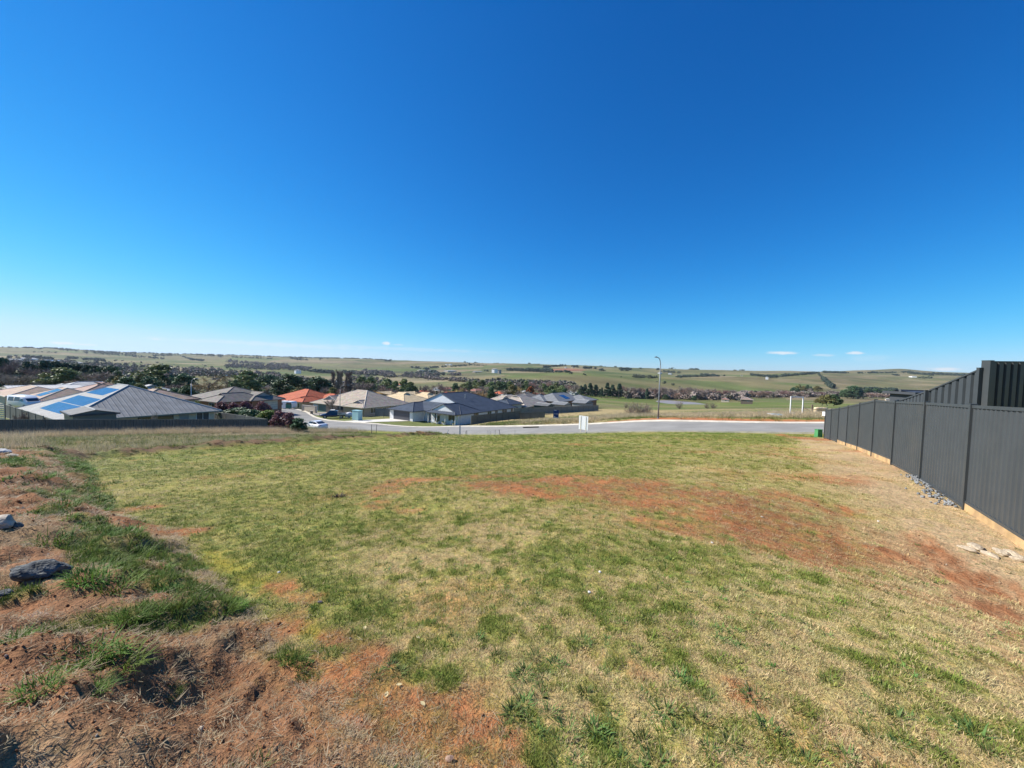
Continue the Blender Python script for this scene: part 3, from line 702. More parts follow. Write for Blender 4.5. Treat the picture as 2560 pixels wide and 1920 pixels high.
def tuft_mesh(name, nb, spread, l0, l1, w, lean0, lean1, seed, mat=BLADE, drybits=.0, segs=2, curl=1.0, sprawl=0.0):
    g = np.random.default_rng(seed); vs = []; fs = []; cs = []
    for i in range(nb):
        a = g.uniform(0, 2 * math.pi); rad = spread * math.sqrt(g.random()); ox, oy = rad * math.cos(a), rad * math.sin(a)
        th = a + g.normal(0, .9); ln = g.uniform(l0, l1); le = R(g.uniform(lean0, lean1))
        dx, dy = math.cos(th), math.sin(th); px_, py_ = -dy, dx; w_ = w * g.uniform(.7, 1.25)
        p = np.array([ox, oy, -.004]); o = len(vs)
        k = g.uniform(.75, 1.25) * np.array([1, 1, 1.]) if g.random() > drybits else np.array([2.4, 1.55, 2.2]) * g.uniform(.8, 1.2)
        for s_ in range(segs):
            ww = w_ * (1 - .28 * s_)
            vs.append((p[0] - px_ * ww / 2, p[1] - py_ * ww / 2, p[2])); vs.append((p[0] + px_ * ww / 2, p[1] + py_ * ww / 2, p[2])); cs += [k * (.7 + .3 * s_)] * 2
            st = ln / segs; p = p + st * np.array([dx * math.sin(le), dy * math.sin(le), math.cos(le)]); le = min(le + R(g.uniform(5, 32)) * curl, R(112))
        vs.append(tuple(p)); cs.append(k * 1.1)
        for s_ in range(segs - 1): fs.append((o + 2 * s_, o + 2 * s_ + 1, o + 2 * s_ + 3, o + 2 * s_ + 2))
        fs.append((o + 2 * segs - 2, o + 2 * segs - 1, o + 2 * segs))
    me_ = bpy.data.meshes.new(name); me_.from_pydata([tuple(map(float, v)) for v in vs], [], fs); me_.materials.append(mat)
    ca_ = me_.color_attributes.new('bv', 'FLOAT_COLOR', 'POINT')
    ca_.data.foreach_set('color', np.hstack([np.array(cs), np.ones((len(cs), 1))]).astype(np.float32).ravel())
    return me_
def proto_col(name, meshes):
    c = bpy.data.collections.new(name)
    for i, m_ in enumerate(meshes):
        o = bpy.data.objects.new('%s_%02d' % (name, i), m_); c.objects.link(o)
    return c
def scatter(name, label, cat, P, rot, scl, idx, col, protos):
    """one stuff object: a point per tuft, each drawn as an instance of a prototype"""
    me_ = bpy.data.meshes.new(name); n = len(P); me_.vertices.add(n); me_.vertices.foreach_set('co', P.astype(np.float32).ravel())
    for nm, ty, d, key in (('rot', 'FLOAT_VECTOR', rot, 'vector'), ('scl', 'FLOAT_VECTOR', scl, 'vector'), ('idx', 'INT', idx, 'value')):
        a_ = me_.attributes.new(nm, ty, 'POINT'); a_.data.foreach_set(key, np.ascontiguousarray(d, np.int32 if ty == 'INT' else np.float32).ravel())
    a_ = me_.attributes.new('col', 'FLOAT_COLOR', 'POINT'); a_.data.foreach_set('color', np.hstack([col, np.ones((n, 1))]).astype(np.float32).ravel())
    o = mk(name, me_); tag(o, label, cat, kind='stuff')
    g = bpy.data.node_groups.new(name + '_scatter', 'GeometryNodeTree')
    g.interface.new_socket('Geometry', in_out='INPUT', socket_type='NodeSocketGeometry'); g.interface.new_socket('Geometry', in_out='OUTPUT', socket_type='NodeSocketGeometry')
    gi = g.nodes.new('NodeGroupInput'); go = g.nodes.new('NodeGroupOutput')
    ci = g.nodes.new('GeometryNodeCollectionInfo'); ci.inputs['Collection'].default_value = protos; ci.inputs['Separate Children'].default_value = True; ci.inputs['Reset Children'].default_value = True
    ip = g.nodes.new('GeometryNodeInstanceOnPoints'); ip.inputs['Pick Instance'].default_value = True
    def na(nm, ty):
        x = g.nodes.new('GeometryNodeInputNamedAttribute'); x.data_type = ty; x.inputs['Name'].default_value = nm; return x.outputs['Attribute']
    g.links.new(gi.outputs[0], ip.inputs['Points']); g.links.new(ci.outputs[0], ip.inputs['Instance'])
    g.links.new(na('idx', 'INT'), ip.inputs['Instance Index']); g.links.new(na('rot', 'FLOAT_VECTOR'), ip.inputs['Rotation']); g.links.new(na('scl', 'FLOAT_VECTOR'), ip.inputs['Scale'])
    g.links.new(ip.outputs[0], go.inputs[0])
    md = o.modifiers.new('scatter', 'NODES'); md.node_group = g
    return o
def sector(r0, r1, dens, half=58.0, extra=0):
    """random points of a ring sector in front of the camera"""
    A = (r1 * r1 - r0 * r0) * R(half); n = int(A * dens)
    r_ = np.sqrt(rng.uniform(r0 * r0, r1 * r1, n)); a = rng.uniform(-R(half), R(half), n)
    return r_ * np.sin(a), r_ * np.cos(a)

lawn_protos = proto_col('lawn_tuft', [
    tuft_mesh('lawn_tuft_a', 40, .050, .012, .034, .0026, 35, 85, 1), tuft_mesh('lawn_tuft_b', 40, .055, .010, .030, .0026, 45, 88, 2), tuft_mesh('lawn_tuft_c', 34, .045, .014, .040, .0028, 25, 80, 3),
    tuft_mesh('lawn_tuft_d', 40, .045, .014, .036, .0032, 10, 65, 4), tuft_mesh('lawn_tuft_e', 40, .040, .016, .044, .0034, 5, 60, 5),
    tuft_mesh('lawn_tuft_f', 14, .022, .020, .046, .0080, 25, 80, 6), tuft_mesh('lawn_tuft_g', 18, .026, .022, .055, .0065, 15, 75, 7)])
Xs, Ys = [], []; sc_l = []
for r0, r1, dn, s0 in ((1.0, 3.2, 1500, .85), (3.2, 6, 620, 1.0), (6, 11, 210, 1.45), (11, 19, 66, 2.2), (19, 33, 18, 3.6), (33, 52, 4.2, 5.2)):
    a, b_ = sector(r0, r1, dn); Xs.append(a); Ys.append(b_); sc_l.append(np.full(len(a), s0))
X = np.concatenate(Xs); Y = np.concatenate(Ys); S = np.concatenate(sc_l); z = zones(X, Y)
keep = (z['lot'] > .3) & (z['n'] < 38.9) & (rng.random(len(X)) > z['dirt'] * .72 + .88 * z['pale'] + z['moss'] * .5)
keep |= (z['bank'] > .3) & (rng.random(len(X)) > np.clip(.66 - .4 * weedmask(X, Y) + z['dirt'] * .6, 0, .97)) & (z['r'] < 30)
X, Y, S = X[keep], Y[keep], S[keep]; z = {k: v[keep] for k, v in z.items()}
n = len(X)
dry = np.clip(z['dry'] + rng.normal(0, .27, n), 0, 1)
col = lerp(np.tile(np.array([.175, .222, .042]), (n, 1)), np.array([.310, .300, .082]), sstep(dry, .05, .45)); col = lerp(col, np.array([.60, .465, .235]), sstep(dry, .42, .72)); col = lerp(col, np.array([.40, .24, .13]), np.clip(z['dirt'] * .8, 0, .6))
col = lerp(col, np.array([.135, .210, .036]), z['lush'] * (rng.random(n) < .5)); col = lerp(col, np.array([.34, .33, .05]), z['moss'] * .8)
bkm = z['bank'] > .3; gb = weedmask(X, Y) * .5 + .2
cb = np.where((gb + rng.normal(0, .07, n) > .5)[:, None], np.array([.140, .190, .042]), np.array([.44, .34, .21])); col = np.where(bkm[:, None], cb, col)
col *= rng.uniform(.75, 1.25, (n, 1)) * (1 + rng.normal(0, .05, (n, 3)))
green = (col[:, 1] > col[:, 0] * 1.05)
idx = np.where(green, rng.choice([2, 3, 4, 5, 6], n, p=[.20, .32, .24, .12, .12]), rng.choice([0, 1, 2], n))
hz = np.where(green & (z['lush'] > .4), 1.25, 1.0) * np.where(bkm & green, 1.5, 1.0)
scl = np.stack([S, S, np.sqrt(S) * hz], 1) * rng.uniform(.8, 1.25, (n, 1))
P = np.stack([X, Y, ground_z(X, Y)], 1)
rot = np.stack([rng.normal(0, .08, n), rng.normal(0, .08, n), rng.uniform(0, 6.28, n)], 1)
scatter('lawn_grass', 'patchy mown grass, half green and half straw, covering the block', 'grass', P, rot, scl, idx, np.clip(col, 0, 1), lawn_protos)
N_LAWN = n

# tall dry grass: unmown neighbouring block, strip before the far fence, paddock over the road
tall_protos = proto_col('dry_stalks', [tuft_mesh('dry_stalk_a', 22, .10, .30, .70, .0075, 3, 32, 11, segs=3, curl=.6), tuft_mesh('dry_stalk_b', 18, .12, .35, .85, .0075, 3, 38, 12, segs=3, curl=.6),
                                       tuft_mesh('dry_stalk_c', 30, .14, .10, .30, .009, 10, 60, 13), tuft_mesh('dry_stalk_d', 26, .16, .12, .34, .010, 10, 65, 14)])
pts = []
def addpts(nn_, tt_, s_, kind, dryv):
    p = nn_[:, None] * EN[None] + tt_[:, None] * ET[None]; pts.append((p[:, 0], p[:, 1], np.broadcast_to(s_, nn_.shape), np.full(len(nn_), kind), np.broadcast_to(dryv, nn_.shape)))
k = 5200; tt_ = 52 - np.abs(rng.normal(0, 1.7, k)) - .3; addpts(rng.uniform(-10, 25, k), tt_, rng.uniform(.8, 1.7, k), 0, .95)       # in front of the far fence
k = 800; addpts(rng.uniform(-9, 4, k), rng.uniform(31, 46, k), rng.uniform(.8, 1.6, k), 0, .9)                                     # tall stand on the left
k = 900; addpts(rng.uniform(0, 16, k), 28.5 + np.abs(rng.normal(0, 2.2, k)), rng.uniform(.5, 1.0, k), 0, .85)
k = 9000; addpts(rng.uniform(-10, 35, k), rng.uniform(27.8, 52, k), rng.uniform(.9, 1.6, k), 1, .12)                                 # green-gold sward of that block
k = 900; addpts(rng.uniform(25, 37, k), 54 + rng.normal(0, 2.5, k), rng.uniform(.8, 1.4, k), 0, .9)
# over the road
k = 7000; nn_ = 49.0 + rng.gamma(1.6, 6, k); addpts(nn_, rng.uniform(-30, 42, k), rng.uniform(1.2, 2.6, k), 1, np.where(nn_ < 55, .25, .65))
k = 3800; addpts(56 + rng.gamma(2.0, 5, k), rng.uniform(-25, 26, k), rng.uniform(.7, 1.6, k), 0, 1.0)
k = 500; q = ghits([(1590 + rng.normal(0, 22), 1036 + rng.normal(0, 3)) for _ in range(k)]); pts.append((q[:, 0], q[:, 1], np.full(k, 1.0), np.zeros(k), np.ones(k)))
X, Y, S, K, D = [np.concatenate(a) for a in zip(*pts)]
nn0 = X * EN[0] + Y * EN[1]; tt0 = X * ET[0] + Y * ET[1]
ok = (Y > 0) & ~((nn0 < 54.3) & (nn0 > 46) & (tt0 < 19) & (rng.random(len(X)) < .9)) & ~((X * EN[0] + Y * EN[1] > 47) & (X * ET[0] + Y * ET[1] > 39) & (X * EN[0] + Y * EN[1] < 54)); X, Y, S, K, D = X[ok], Y[ok], S[ok], K[ok], D[ok]; n = len(X)
mask = (fbm(X, Y, .16, 3, 41) + rng.normal(0, .08, n))
D2 = np.where(K == 1, np.clip(D + (mask - .5) * 2.4, 0, 1), D)
col = lerp(np.tile(np.array([.165, .200, .052]), (n, 1)), np.array([.50, .40, .245]), sstep(D2, .25, .8)); col = np.where((K == 0)[:, None], np.array([.54, .44, .29]), col) * rng.uniform(.7, 1.2, (n, 1))
scl = np.stack([S, S, S * np.where(K == 0, 1, .8)], 1); idx = np.where(K == 0, rng.integers(0, 2, n), rng.integers(2, 4, n))
rot = np.stack([rng.normal(.12, .10, n) * (K == 0), rng.normal(.10, .12, n) * (K == 0), rng.uniform(-.5, .5, n) + np.where(K == 0, 0, rng.uniform(0, 6, n))], 1)
scatter('dry_grass', 'tall dry straw-coloured grass and rough sward on the unmown blocks', 'grass', np.stack([X, Y, ground_z(X, Y) - .01], 1), rot, scl, idx, np.clip(col, 0, 1), tall_protos)

# lush weeds and long grass on the bank and along the windrow
weed_protos = proto_col('bank_weed', [tuft_mesh('bank_weed_a', 50, .09, .04, .11, .0085, 15, 75, 21), tuft_mesh('bank_weed_b', 46, .10, .035, .095, .017, 20, 80, 22), tuft_mesh('bank_weed_c', 60, .11, .06, .17, .0070, 10, 65, 23, segs=3), tuft_mesh('bank_weed_d', 40, .12, .02, .10, .018, 20, 85, 24),
                                      tuft_mesh('bank_litter', 26, .12, .05, .22, .0040, 70, 92, 25, curl=.2)])
X, Y = sector(1.2, 22, 22); z = zones(X, Y)
gb = weedmask(X, Y)
keep = (z['bank'] > .35) & (rng.random(len(X)) < gb * .85 * (1 - z['dirt'] * .7) + .10 * (1 - z['dirt']))
keep2 = (z['bank'] > .2) & (rng.random(len(X)) < .28) & ~keep
a, b_ = sector(14, 52, 8); zz = zones(a, b_); kw = (zz['wind'] > .08) & (rng.random(len(a)) < .55)
X, Y, lit = np.concatenate([X[keep], X[keep2], a[kw]]), np.concatenate([Y[keep], Y[keep2], b_[kw]]), np.concatenate([np.zeros(keep.sum()), np.ones(keep2.sum()), np.full(kw.sum(), 2)])
n = len(X); r_ = np.hypot(X, Y)
idx = np.where(lit == 1, 4, rng.choice([0, 1, 2, 3], n, p=[.34, .22, .22, .22])); idx = np.where((lit == 2), rng.choice([1, 3, 4], n), idx)
col = np.where((lit == 1)[:, None], np.array([.36, .275, .17]), np.array([.105, .180, .038])); col = np.where((lit == 2)[:, None], np.where((rng.random(n) < .25)[:, None], np.array([.085, .12, .035]), np.array([.20, .13, .075])), col)
col = col * rng.uniform(.65, 1.45, (n, 1)) * (1 + rng.normal(0, .07, (n, 3)))
S = rng.uniform(.40, .95, n) * np.clip(r_ / 7, .75, 1.5) * np.where(lit == 2, 1.15, 1)
rot = np.stack([rng.normal(0, .12, n), rng.normal(0, .12, n), rng.uniform(0, 6.28, n)], 1)
scatter('bank_weeds', 'dark green weeds, long grass and dead litter on the rough earth bank', 'weeds', np.stack([X, Y, ground_z(X, Y) - .005], 1), rot, np.stack([S, S, S], 1), idx, np.clip(col, 0, 1), weed_protos)

# small broadleaf rosettes dotted through the near lawn
ros_protos = proto_col('rosette', [tuft_mesh('rosette_%d' % i, 16 + 4 * i, .018, .025, .06, .009, 25, 82, 60 + i, segs=3) for i in range(3)])
X, Y = sector(1.2, 9, 26); z = zones(X, Y); cl = fbm(X, Y, .9, 3, 131) + .5 * (fbm(X, Y, 4., 2, 137) - .5)
keep = (z['lot'] > .3) & (rng.random(len(X)) < sstep(cl, .46, .66) * np.clip(1.1 - z['r'] / 9, .15, 1)) & (z['dirt'] < .6); X, Y = X[keep], Y[keep]; n = len(X)
S = rng.uniform(.55, 1.2, n); col = np.array([.125, .200, .055]) * rng.uniform(.65, 1.35, (n, 1)) * (1 + rng.normal(0, .08, (n, 3)))
scatter('lawn_weeds', 'small green rosette weeds dotted through the near lawn', 'weeds', np.stack([X, Y, ground_z(X, Y)], 1), np.stack([rng.normal(0, .1, n), rng.normal(0, .1, n), rng.uniform(0, 6.28, n)], 1), np.stack([S, S, S * .8], 1), rng.integers(0, 3, n), np.clip(col, 0, 1), ros_protos)

# soil clods and small stones
def rock_mesh(name, seed, mat, sub=2, rough=.25, flat=.7):
    g = np.random.default_rng(seed); bm = bmesh.new(); bmesh.ops.create_icosphere(bm, subdivisions=sub, radius=1.0)
    o = g.uniform(0, 50)
    dirs = g.normal(size=(7, 3)); dirs /= np.linalg.norm(dirs, axis=1)[:, None]; offs = g.uniform(.55, .9, 7)
    for v in bm.verts:
        p = np.array(v.co)
        for d, of in zip(dirs, offs):
            e = p @ d - of
            if e > 0: p = p - d * e * .9
        k = 1 + rough * (float(fbm(np.array([p[0] * 1.3 + p[2]]), np.array([p[1] * 1.3 - p[2]]), 1.4, 3, o)[0]) - .5) * 2
        v.co = (p[0] * k, p[1] * k, p[2] * k * flat)
    me_ = bpy.data.meshes.new(name); bm.to_mesh(me_); bm.free(); me_.materials.append(mat); return me_
clodm = bpy.data.materials.new('soil_clod'); clodm.use_nodes = True; t = clodm.node_tree; b = t.nodes['Principled BSDF']; b.inputs['Roughness'].default_value = .95; b.inputs['Specular IOR Level'].default_value = .1
ia = NN(t, 'ShaderNodeAttribute', attribute_type='INSTANCER', attribute_name='col'); t.links.new(ia.outputs['Color'], b.inputs['Base Color'])
clod_protos = proto_col('clod', [rock_mesh('clod_%d' % i, 30 + i, clodm, 1) for i in range(4)])
X, Y = sector(1.1, 3.5, 900); a, b_ = sector(3.5, 10, 130); X = np.concatenate([X, a]); Y = np.concatenate([Y, b_]); z = zones(X, Y)
keep = (rng.random(len(X)) < np.maximum(z['dirt'] * .9 * (.25 + z['bank']), z['bank'] * .30)); X, Y = X[keep], Y[keep]; n = len(X)
S = (.0022 + rng.gamma(1.1, .0024, n)) * np.clip(np.hypot(X, Y) / 3.0, 1, 2.0)
col = np.array([.235, .105, .050]) * rng.uniform(.6, 1.3, (n, 1)); col = np.where((rng.random(n) < .05)[:, None], np.array([.42, .36, .28]), col)
scatter('soil_clods', 'crumbs and clods of red soil on the bare patches', 'soil', np.stack([X, Y, ground_z(X, Y) + S * .25], 1), rng.uniform(0, 6.28, (n, 3)), np.stack([S, S * rng.uniform(.7, 1.2, n), S * .8], 1), rng.integers(0, 4, n), col, clod_protos)
# short dry litter on the bare soil
litter_protos = proto_col('litter', [tuft_mesh('litter_a', 7, .06, .012, .05, .0026, 78, 94, 41, curl=.1), tuft_mesh('litter_b', 5, .07, .02, .07, .0030, 80, 94, 42, curl=.1)])
X, Y = sector(1.1, 4.2, 420); a, b_ = sector(4.2, 14, 60); X = np.concatenate([X, a]); Y = np.concatenate([Y, b_]); z = zones(X, Y)
keep = rng.random(len(X)) < np.maximum(z['dirt'], z['bank'] * .7) * .8; X, Y = X[keep], Y[keep]; n = len(X); S = rng.uniform(.7, 1.3, n) * np.clip(np.hypot(X, Y) / 4, 1, 2.4)
col = np.where((rng.random(n) < .75)[:, None], np.array([.44, .35, .22]), np.array([.16, .10, .06])) * rng.uniform(.6, 1.2, (n, 1))
scatter('dry_litter', 'scattered dead grass stems lying on the bare red soil', 'litter', np.stack([X, Y, ground_z(X, Y) + .008], 1), np.stack([np.zeros(n), np.zeros(n), rng.uniform(0, 6.28, n)], 1), np.stack([S, S, S], 1), rng.integers(0, 2, n), col, litter_protos)
# ------------------------------------------------------------------ steel fences
FEN = M('fence_charcoal_steel', (.050, .056, .059), rough=.42, spec=.4, var=.06, scale=2.5, alt=(.060, .063, .062), altscale=.9, objvar=.16)
FEN2 = M('fence_grey_green_steel', (.115, .125, .112), rough=.5, spec=.3, var=.08, scale=1.5)
FEN3 = M('fence_taupe_steel', (.21, .205, .18), rough=.55, spec=.3, var=.08, scale=1.5)
TIMB = M('pine_sleeper', (.44, .29, .14), rough=.85, var=.25, scale=3, bump=.3, bscale=30, alt=(.34, .22, .12), altscale=2.0)
def ribbed(p0, p1, zb0, zt0, zb1, zt1, pitch=.19, depth=.028, narrow=.35, side=1):
    """profiled sheet standing between p0 and p1 (plan), bottom/top heights at both ends"""
    p0 = np.array(p0); p1 = np.array(p1); L = np.linalg.norm(p1 - p0); d = (p1 - p0) / L; nrm = np.array([-d[1], d[0]]) * side
    k = max(2, int(round(L / pitch))); ss = []
    for i in range(k):
        a = i / k; w = 1 / k
        ss += [(a, 0), (a + w * (1 - narrow) * .86, 0), (a + w * (1 - narrow), 1), (a + w * .86, 1)]
    ss.append((1, 0)); vs = []
    for s_, o in ss:
        q = p0 + d * L * s_ + nrm * depth * o
        vs += [(q[0], q[1], zb0 + (zb1 - zb0) * s_), (q[0], q[1], zt0 + (zt1 - zt0) * s_)]
    return MB().add(vs, [(2 * i, 2 * i + 2, 2 * i + 3, 2 * i + 1) for i in range(len(ss) - 1)])
def steel_fence(name, label, posts, mat, plinth=(), pitch=.19, depth=.028, side=1, post_w=.065, rail=.055, sub=True, cap=None):
    """posts: (x, y, z bottom, z top). every bay has its own sheet, two rails, every post its own mesh"""
    root = thing(name, label, 'fence', (posts[0][0], posts[0][1], posts[0][2]))
    ox, oy, oz = posts[0][:3]
    P = [(a - ox, b - oy, c - oz, d - oz) for a, b, c, d in posts]
    for i, (x, y, zb, zt) in enumerate(P):
        j = min(i, len(P) - 2); a = math.atan2(P[j + 1][1] - P[j][1], P[j + 1][0] - P[j][0])
        mb = MB().box((x, y, (zb - .25 + zt + .02) / 2), (post_w, post_w * 1.7, zt + .02 - zb + .25), a)
        mb.box((x, y, zt + .026), (post_w * 1.12, post_w * 1.8, .012), a)
        mb.build('post', mat, root)
    for i in range(len(P) - 1):
        (x0, y0, b0, t0), (x1, y1, b1, t1) = P[i], P[i + 1]; L = math.hypot(x1 - x0, y1 - y0); e = post_w / 2 / L
        lp = lambda s_: (x0 + (x1 - x0) * s_, y0 + (y1 - y0) * s_)
        zz = lambda a, b_, s_: a + (b_ - a) * s_
        lift = .17 if i in plinth else .06
        q0, q1 = lp(e), lp(1 - e)
        pan = ribbed(q0, q1, zz(b0, b1, e) + lift, zz(t0, t1, e) - .03, zz(b0, b1, 1 - e) + lift, zz(t0, t1, 1 - e) - .03, pitch, depth, side=side)
        pan.build('panel', mat, root)
        MB().beam((*q0, zz(t0, t1, e) - .02), (*q1, zz(t0, t1, 1 - e) - .02), .05, rail).build('top_rail', mat, root)
        MB().beam((*q0, zz(b0, b1, e) + lift), (*q1, zz(b0, b1, 1 - e) + lift), .05, rail * .8).build('bottom_rail', mat, root)
        if i in plinth:
            MB().beam((*q0, zz(b0, b1, e) + lift * .5 - .045), (*q1, zz(b0, b1, 1 - e) + lift * .5 - .045), .045, lift + .04).build('plinth', TIMB, root)
    return root
pz = [(X, Y, zb + CAMZ, zt + CAMZ) for k, X, Y, zb, zt in FENCE]
pz = [(4.34, .90, -.79, 1.38)] + pz
steel_fence('steel_fence', 'long charcoal ribbed steel fence stepping down the right side of the lawn', pz, FEN, plinth=(0, 1, 2, 5, 6, 7, 8), side=1, pitch=.158, depth=.015, post_w=.052)
# the neighbour's higher fence behind it: one bay faces us, two bays rake downhill
a = at(2470, 903, 15); b_ = at(2690, 905, 15.2); c_ = at(2319, 977, 17.4); d = at(2248, 1001, 19.6)
e_ = b_ + (b_ - a) * 1.2
g_ = lambda p: gzs(p[0], p[1])
steel_fence('steel_fence', 'higher charcoal fence with deep ribs rising behind the long fence', [(e_[0], e_[1], g_(e_), e_[2]), (b_[0], b_[1], g_(b_), b_[2]), (a[0], a[1], g_(a), a[2])], FEN, pitch=.30, depth=.07, side=-1, post_w=.16)
steel_fence('steel_fence', 'charcoal fence raking steeply downhill behind the long fence', [(a[0] - .1, a[1] + .12, g_(a), at(2456, 921, 15)[2]), (c_[0], c_[1], g_(c_), c_[2]), (d[0], d[1], g_(d), d[2])], FEN, pitch=.30, depth=.07, side=-1, post_w=.12)
# fences of the houses on the left
def top_at(px, py, t_or_n, val, h=1.8):
    """point of a fence top seen at a pixel, on the line t = val or n = val"""
    r = ray(px, py); u = r[0] / r[1]
    k = (u * ET[0] + ET[1]) if t_or_n == 't' else (u * EN[0] + EN[1])
    Y = val / k; p = at(px, py, Y); return (p[0], p[1], p[2] - h, p[2])
def fence_run(p0, p1, nb):
    return [tuple(p0[k] + (p1[k] - p0[k]) * i / nb for k in range(4)) for i in range(nb + 1)]
A = top_at(-160, 1049, 't', 52.3); B = top_at(668, 1048, 't', 52.3)
steel_fence('steel_fence', 'dark grey-green steel fence behind tall dry grass below the solar roof', fence_run(A, B, 13), FEN2, pitch=.26, depth=.05, side=-1)
n_end = B[0] * EN[0] + B[1] * EN[1]
C = top_at(470, 1019.5, 'n', n_end + .2)
steel_fence('steel_fence', 'grey-green steel fence running away beside the purple bushes', fence_run((B[0] - .3, B[1] + .2, B[2], B[3]), C, 9), FEN3, pitch=.26, depth=.03)
C2 = at(455, 1000, 78); D2 = at(530, 1016, 66)
steel_fence('steel_fence', 'taupe steel fence before the brown hip-roofed brick house', fence_run((C2[0], C2[1], C2[2] - 1.8, C2[2]), (D2[0], D2[1], D2[2] - 1.8, D2[2]), 6), FEN3, pitch=.26, depth=.03)
E1 = at(12, 1011, 52); E2 = at(108, 1040, 42); E3 = at(150, 1043, 41)
steel_fence('steel_fence', 'taupe steel fence with cream rail curving down beside the parked white van', fence_run((E1[0], E1[1], E1[2] - 1.8, E1[2]), (E2[0], E2[1], E2[2] - 1.5, E2[2]), 6), FEN3, pitch=.26, depth=.03)
# fence beside the charcoal house and along the block over the road
F1 = at(1178, 1039, 76); F2 = at(1300, 1027, 84); F3 = at(1362, 1030, 80)
steel_fence('steel_fence', 'dark grey-green steel fence beside the charcoal house with weeds before it', fence_run((F1[0], F1[1], F1[2] - 1.75, F1[2]), (F2[0], F2[1], F2[2] - 1.75, F2[2]), 8), FEN2, pitch=.26, depth=.03)
G1 = at(1284, 1021, 92); G2 = at(1496, 1013, 120)
steel_fence('steel_fence', 'long grey steel fence below the grey solar-roofed brick house', fence_run((G1[0], G1[1], G1[2] - 1.8, G1[2]), (G2[0], G2[1], G2[2] - 1.8, G2[2]), 14), FEN3, pitch=.26, depth=.03)
J1 = at(1285, 1031.5, 86); J2 = at(1362, 1030, 84)
steel_fence('steel_fence', 'dark fence end with tall weeds near the blue sign', fence_run((J1[0], J1[1], J1[2] - 1.7, J1[2]), (J2[0], J2[1], J2[2] - 1.7, J2[2]), 4), FEN2, pitch=.26, depth=.03)
K1 = at(938, 1021, 90); K2 = at(1002, 1024, 88)
steel_fence('steel_fence', 'blue-grey steel fence between the cream house and the charcoal house', fence_run((K1[0], K1[1], K1[2] - 1.8, K1[2]), (K2[0], K2[1], K2[2] - 1.8, K2[2]), 3), M('fence_bluegrey_steel', (.14, .155, .165), rough=.5, var=.06, scale=1.5), pitch=.26, depth=.03)

# ------------------------------------------------------------------ stones along the fence, rocks on the bank
GREYROCK = M('rock_grey', (.085, .092, .090), rough=.85, var=.5, scale=1.6, bump=.8, bscale=6, alt=(.17, .17, .155), altscale=2.2)
PALEROCK = M('rock_pale', (.42, .36, .28), rough=.9, var=.3, scale=2.0, bump=.6, bscale=7)
BLUEST = M('fence_gravel', (.21, .215, .215), rough=.85, var=.35, scale=1.0, bump=.5, bscale=5, objvar=.5)
def rock(px, py, w, dpt, h, mat, label, seed, rz=0.0, tilt=0.0, group=None, sub=3, rough=.3):
    p = ghits([(px, py)])[0]; z0 = gzs(p[0], p[1])
    o = mk('rock', rock_mesh('rock', seed, mat, sub, rough, 1.0)); o.scale = (w / 2, dpt / 2, h / 2); o.rotation_euler = (tilt, 0, rz); o.location = (p[0], p[1], z0 + h * .22)
    tag(o, label, 'rock', group); o.data.shade_flat(); return o
rock(104, 1440, .35, .22, .17, GREYROCK, 'large flat dark grey rock lying on the weedy earth bank', 71, .35, -.12, sub=4, rough=.5)
rock(10, 1316, .26, .2, .16, PALEROCK, 'rounded pale brown rock beside the bare soil track', 72, .2)
rock(42, 1318, .16, .13, .08, GREYROCK, 'small grey rock next to the rounded pale brown rock', 73, .6)
rock(5, 1132, .55, .4, .26, M('rock_light', (.5, .48, .44), rough=.9, var=.2, scale=2, bump=.5), 'whitish boulder at the tall dry grass edge', 74, .5)
rock(30, 1140, .42, .3, .13, PALEROCK, 'flat tan stone below the whitish boulder', 75, .1)
rock(10, 1484, .13, .09, .04, GREYROCK, 'thin dark slab in the litter behind the dark grey rock', 76, .5)
for i, (px, py, w) in enumerate([(2440, 1370, .34), (2500, 1382, .30), (2535, 1388, .28), (2475, 1390, .22), (2550, 1402, .22), (2420, 1376, .2)]):
    rock(px, py, w, w * .5, .07, M('rock_sandstone', (.46, .37, .26), rough=.9, var=.25, scale=3, bump=.5, bscale=12), 'thin pale sandstone slab bedded in soil near the fence', 80 + i, .9 + .2 * i, group='pale sandstone slabs by the fence', sub=2)
for i, (px, py) in enumerate([(697, 1432), (1473, 1482), (1500, 1432), (2196, 1304), (1780, 1358), (1048, 1207)]):
    rock(px, py, .038, .03, .026, M('pebble_white', (.72, .70, .66), rough=.8, var=.1), 'small white stone lying in the mown grass', 95 + i, i * .7, group='small white stones in the lawn', sub=1)
gs = []
f0 = np.array(FENCE[2][1:3]); f1 = np.array(FENCE[4][1:3]); dv = (f1 - f0) / np.linalg.norm(f1 - f0)
sm = [rock_mesh('stone_%d' % i, 120 + i, BLUEST, 1, .3, .8) for i in range(4)]
for i in range(130):
    s_ = rng.uniform(.02, .62) * np.linalg.norm(f1 - f0); off = abs(rng.normal(0, .09)) + .02
    k = 1.0 if s_ < 2.6 else .6
    p = f0 + dv * s_ + np.array([-dv[1], dv[0]]) * (off * (1.7 if s_ < 1.4 else 1))
    w = rng.uniform(.02, .052) * k
    o = mk('stone', sm[i % 4]); o.scale = (w, w * rng.uniform(.6, 1), w * rng.uniform(.5, .9)); o.rotation_euler = tuple(rng.uniform(0, 6, 3)); o.location = (p[0], p[1], gzs(*p) + w * .45)
    tag(o, 'blue-grey crushed stone spilled under the charcoal fence', 'stone', 'crushed stones under the fence')

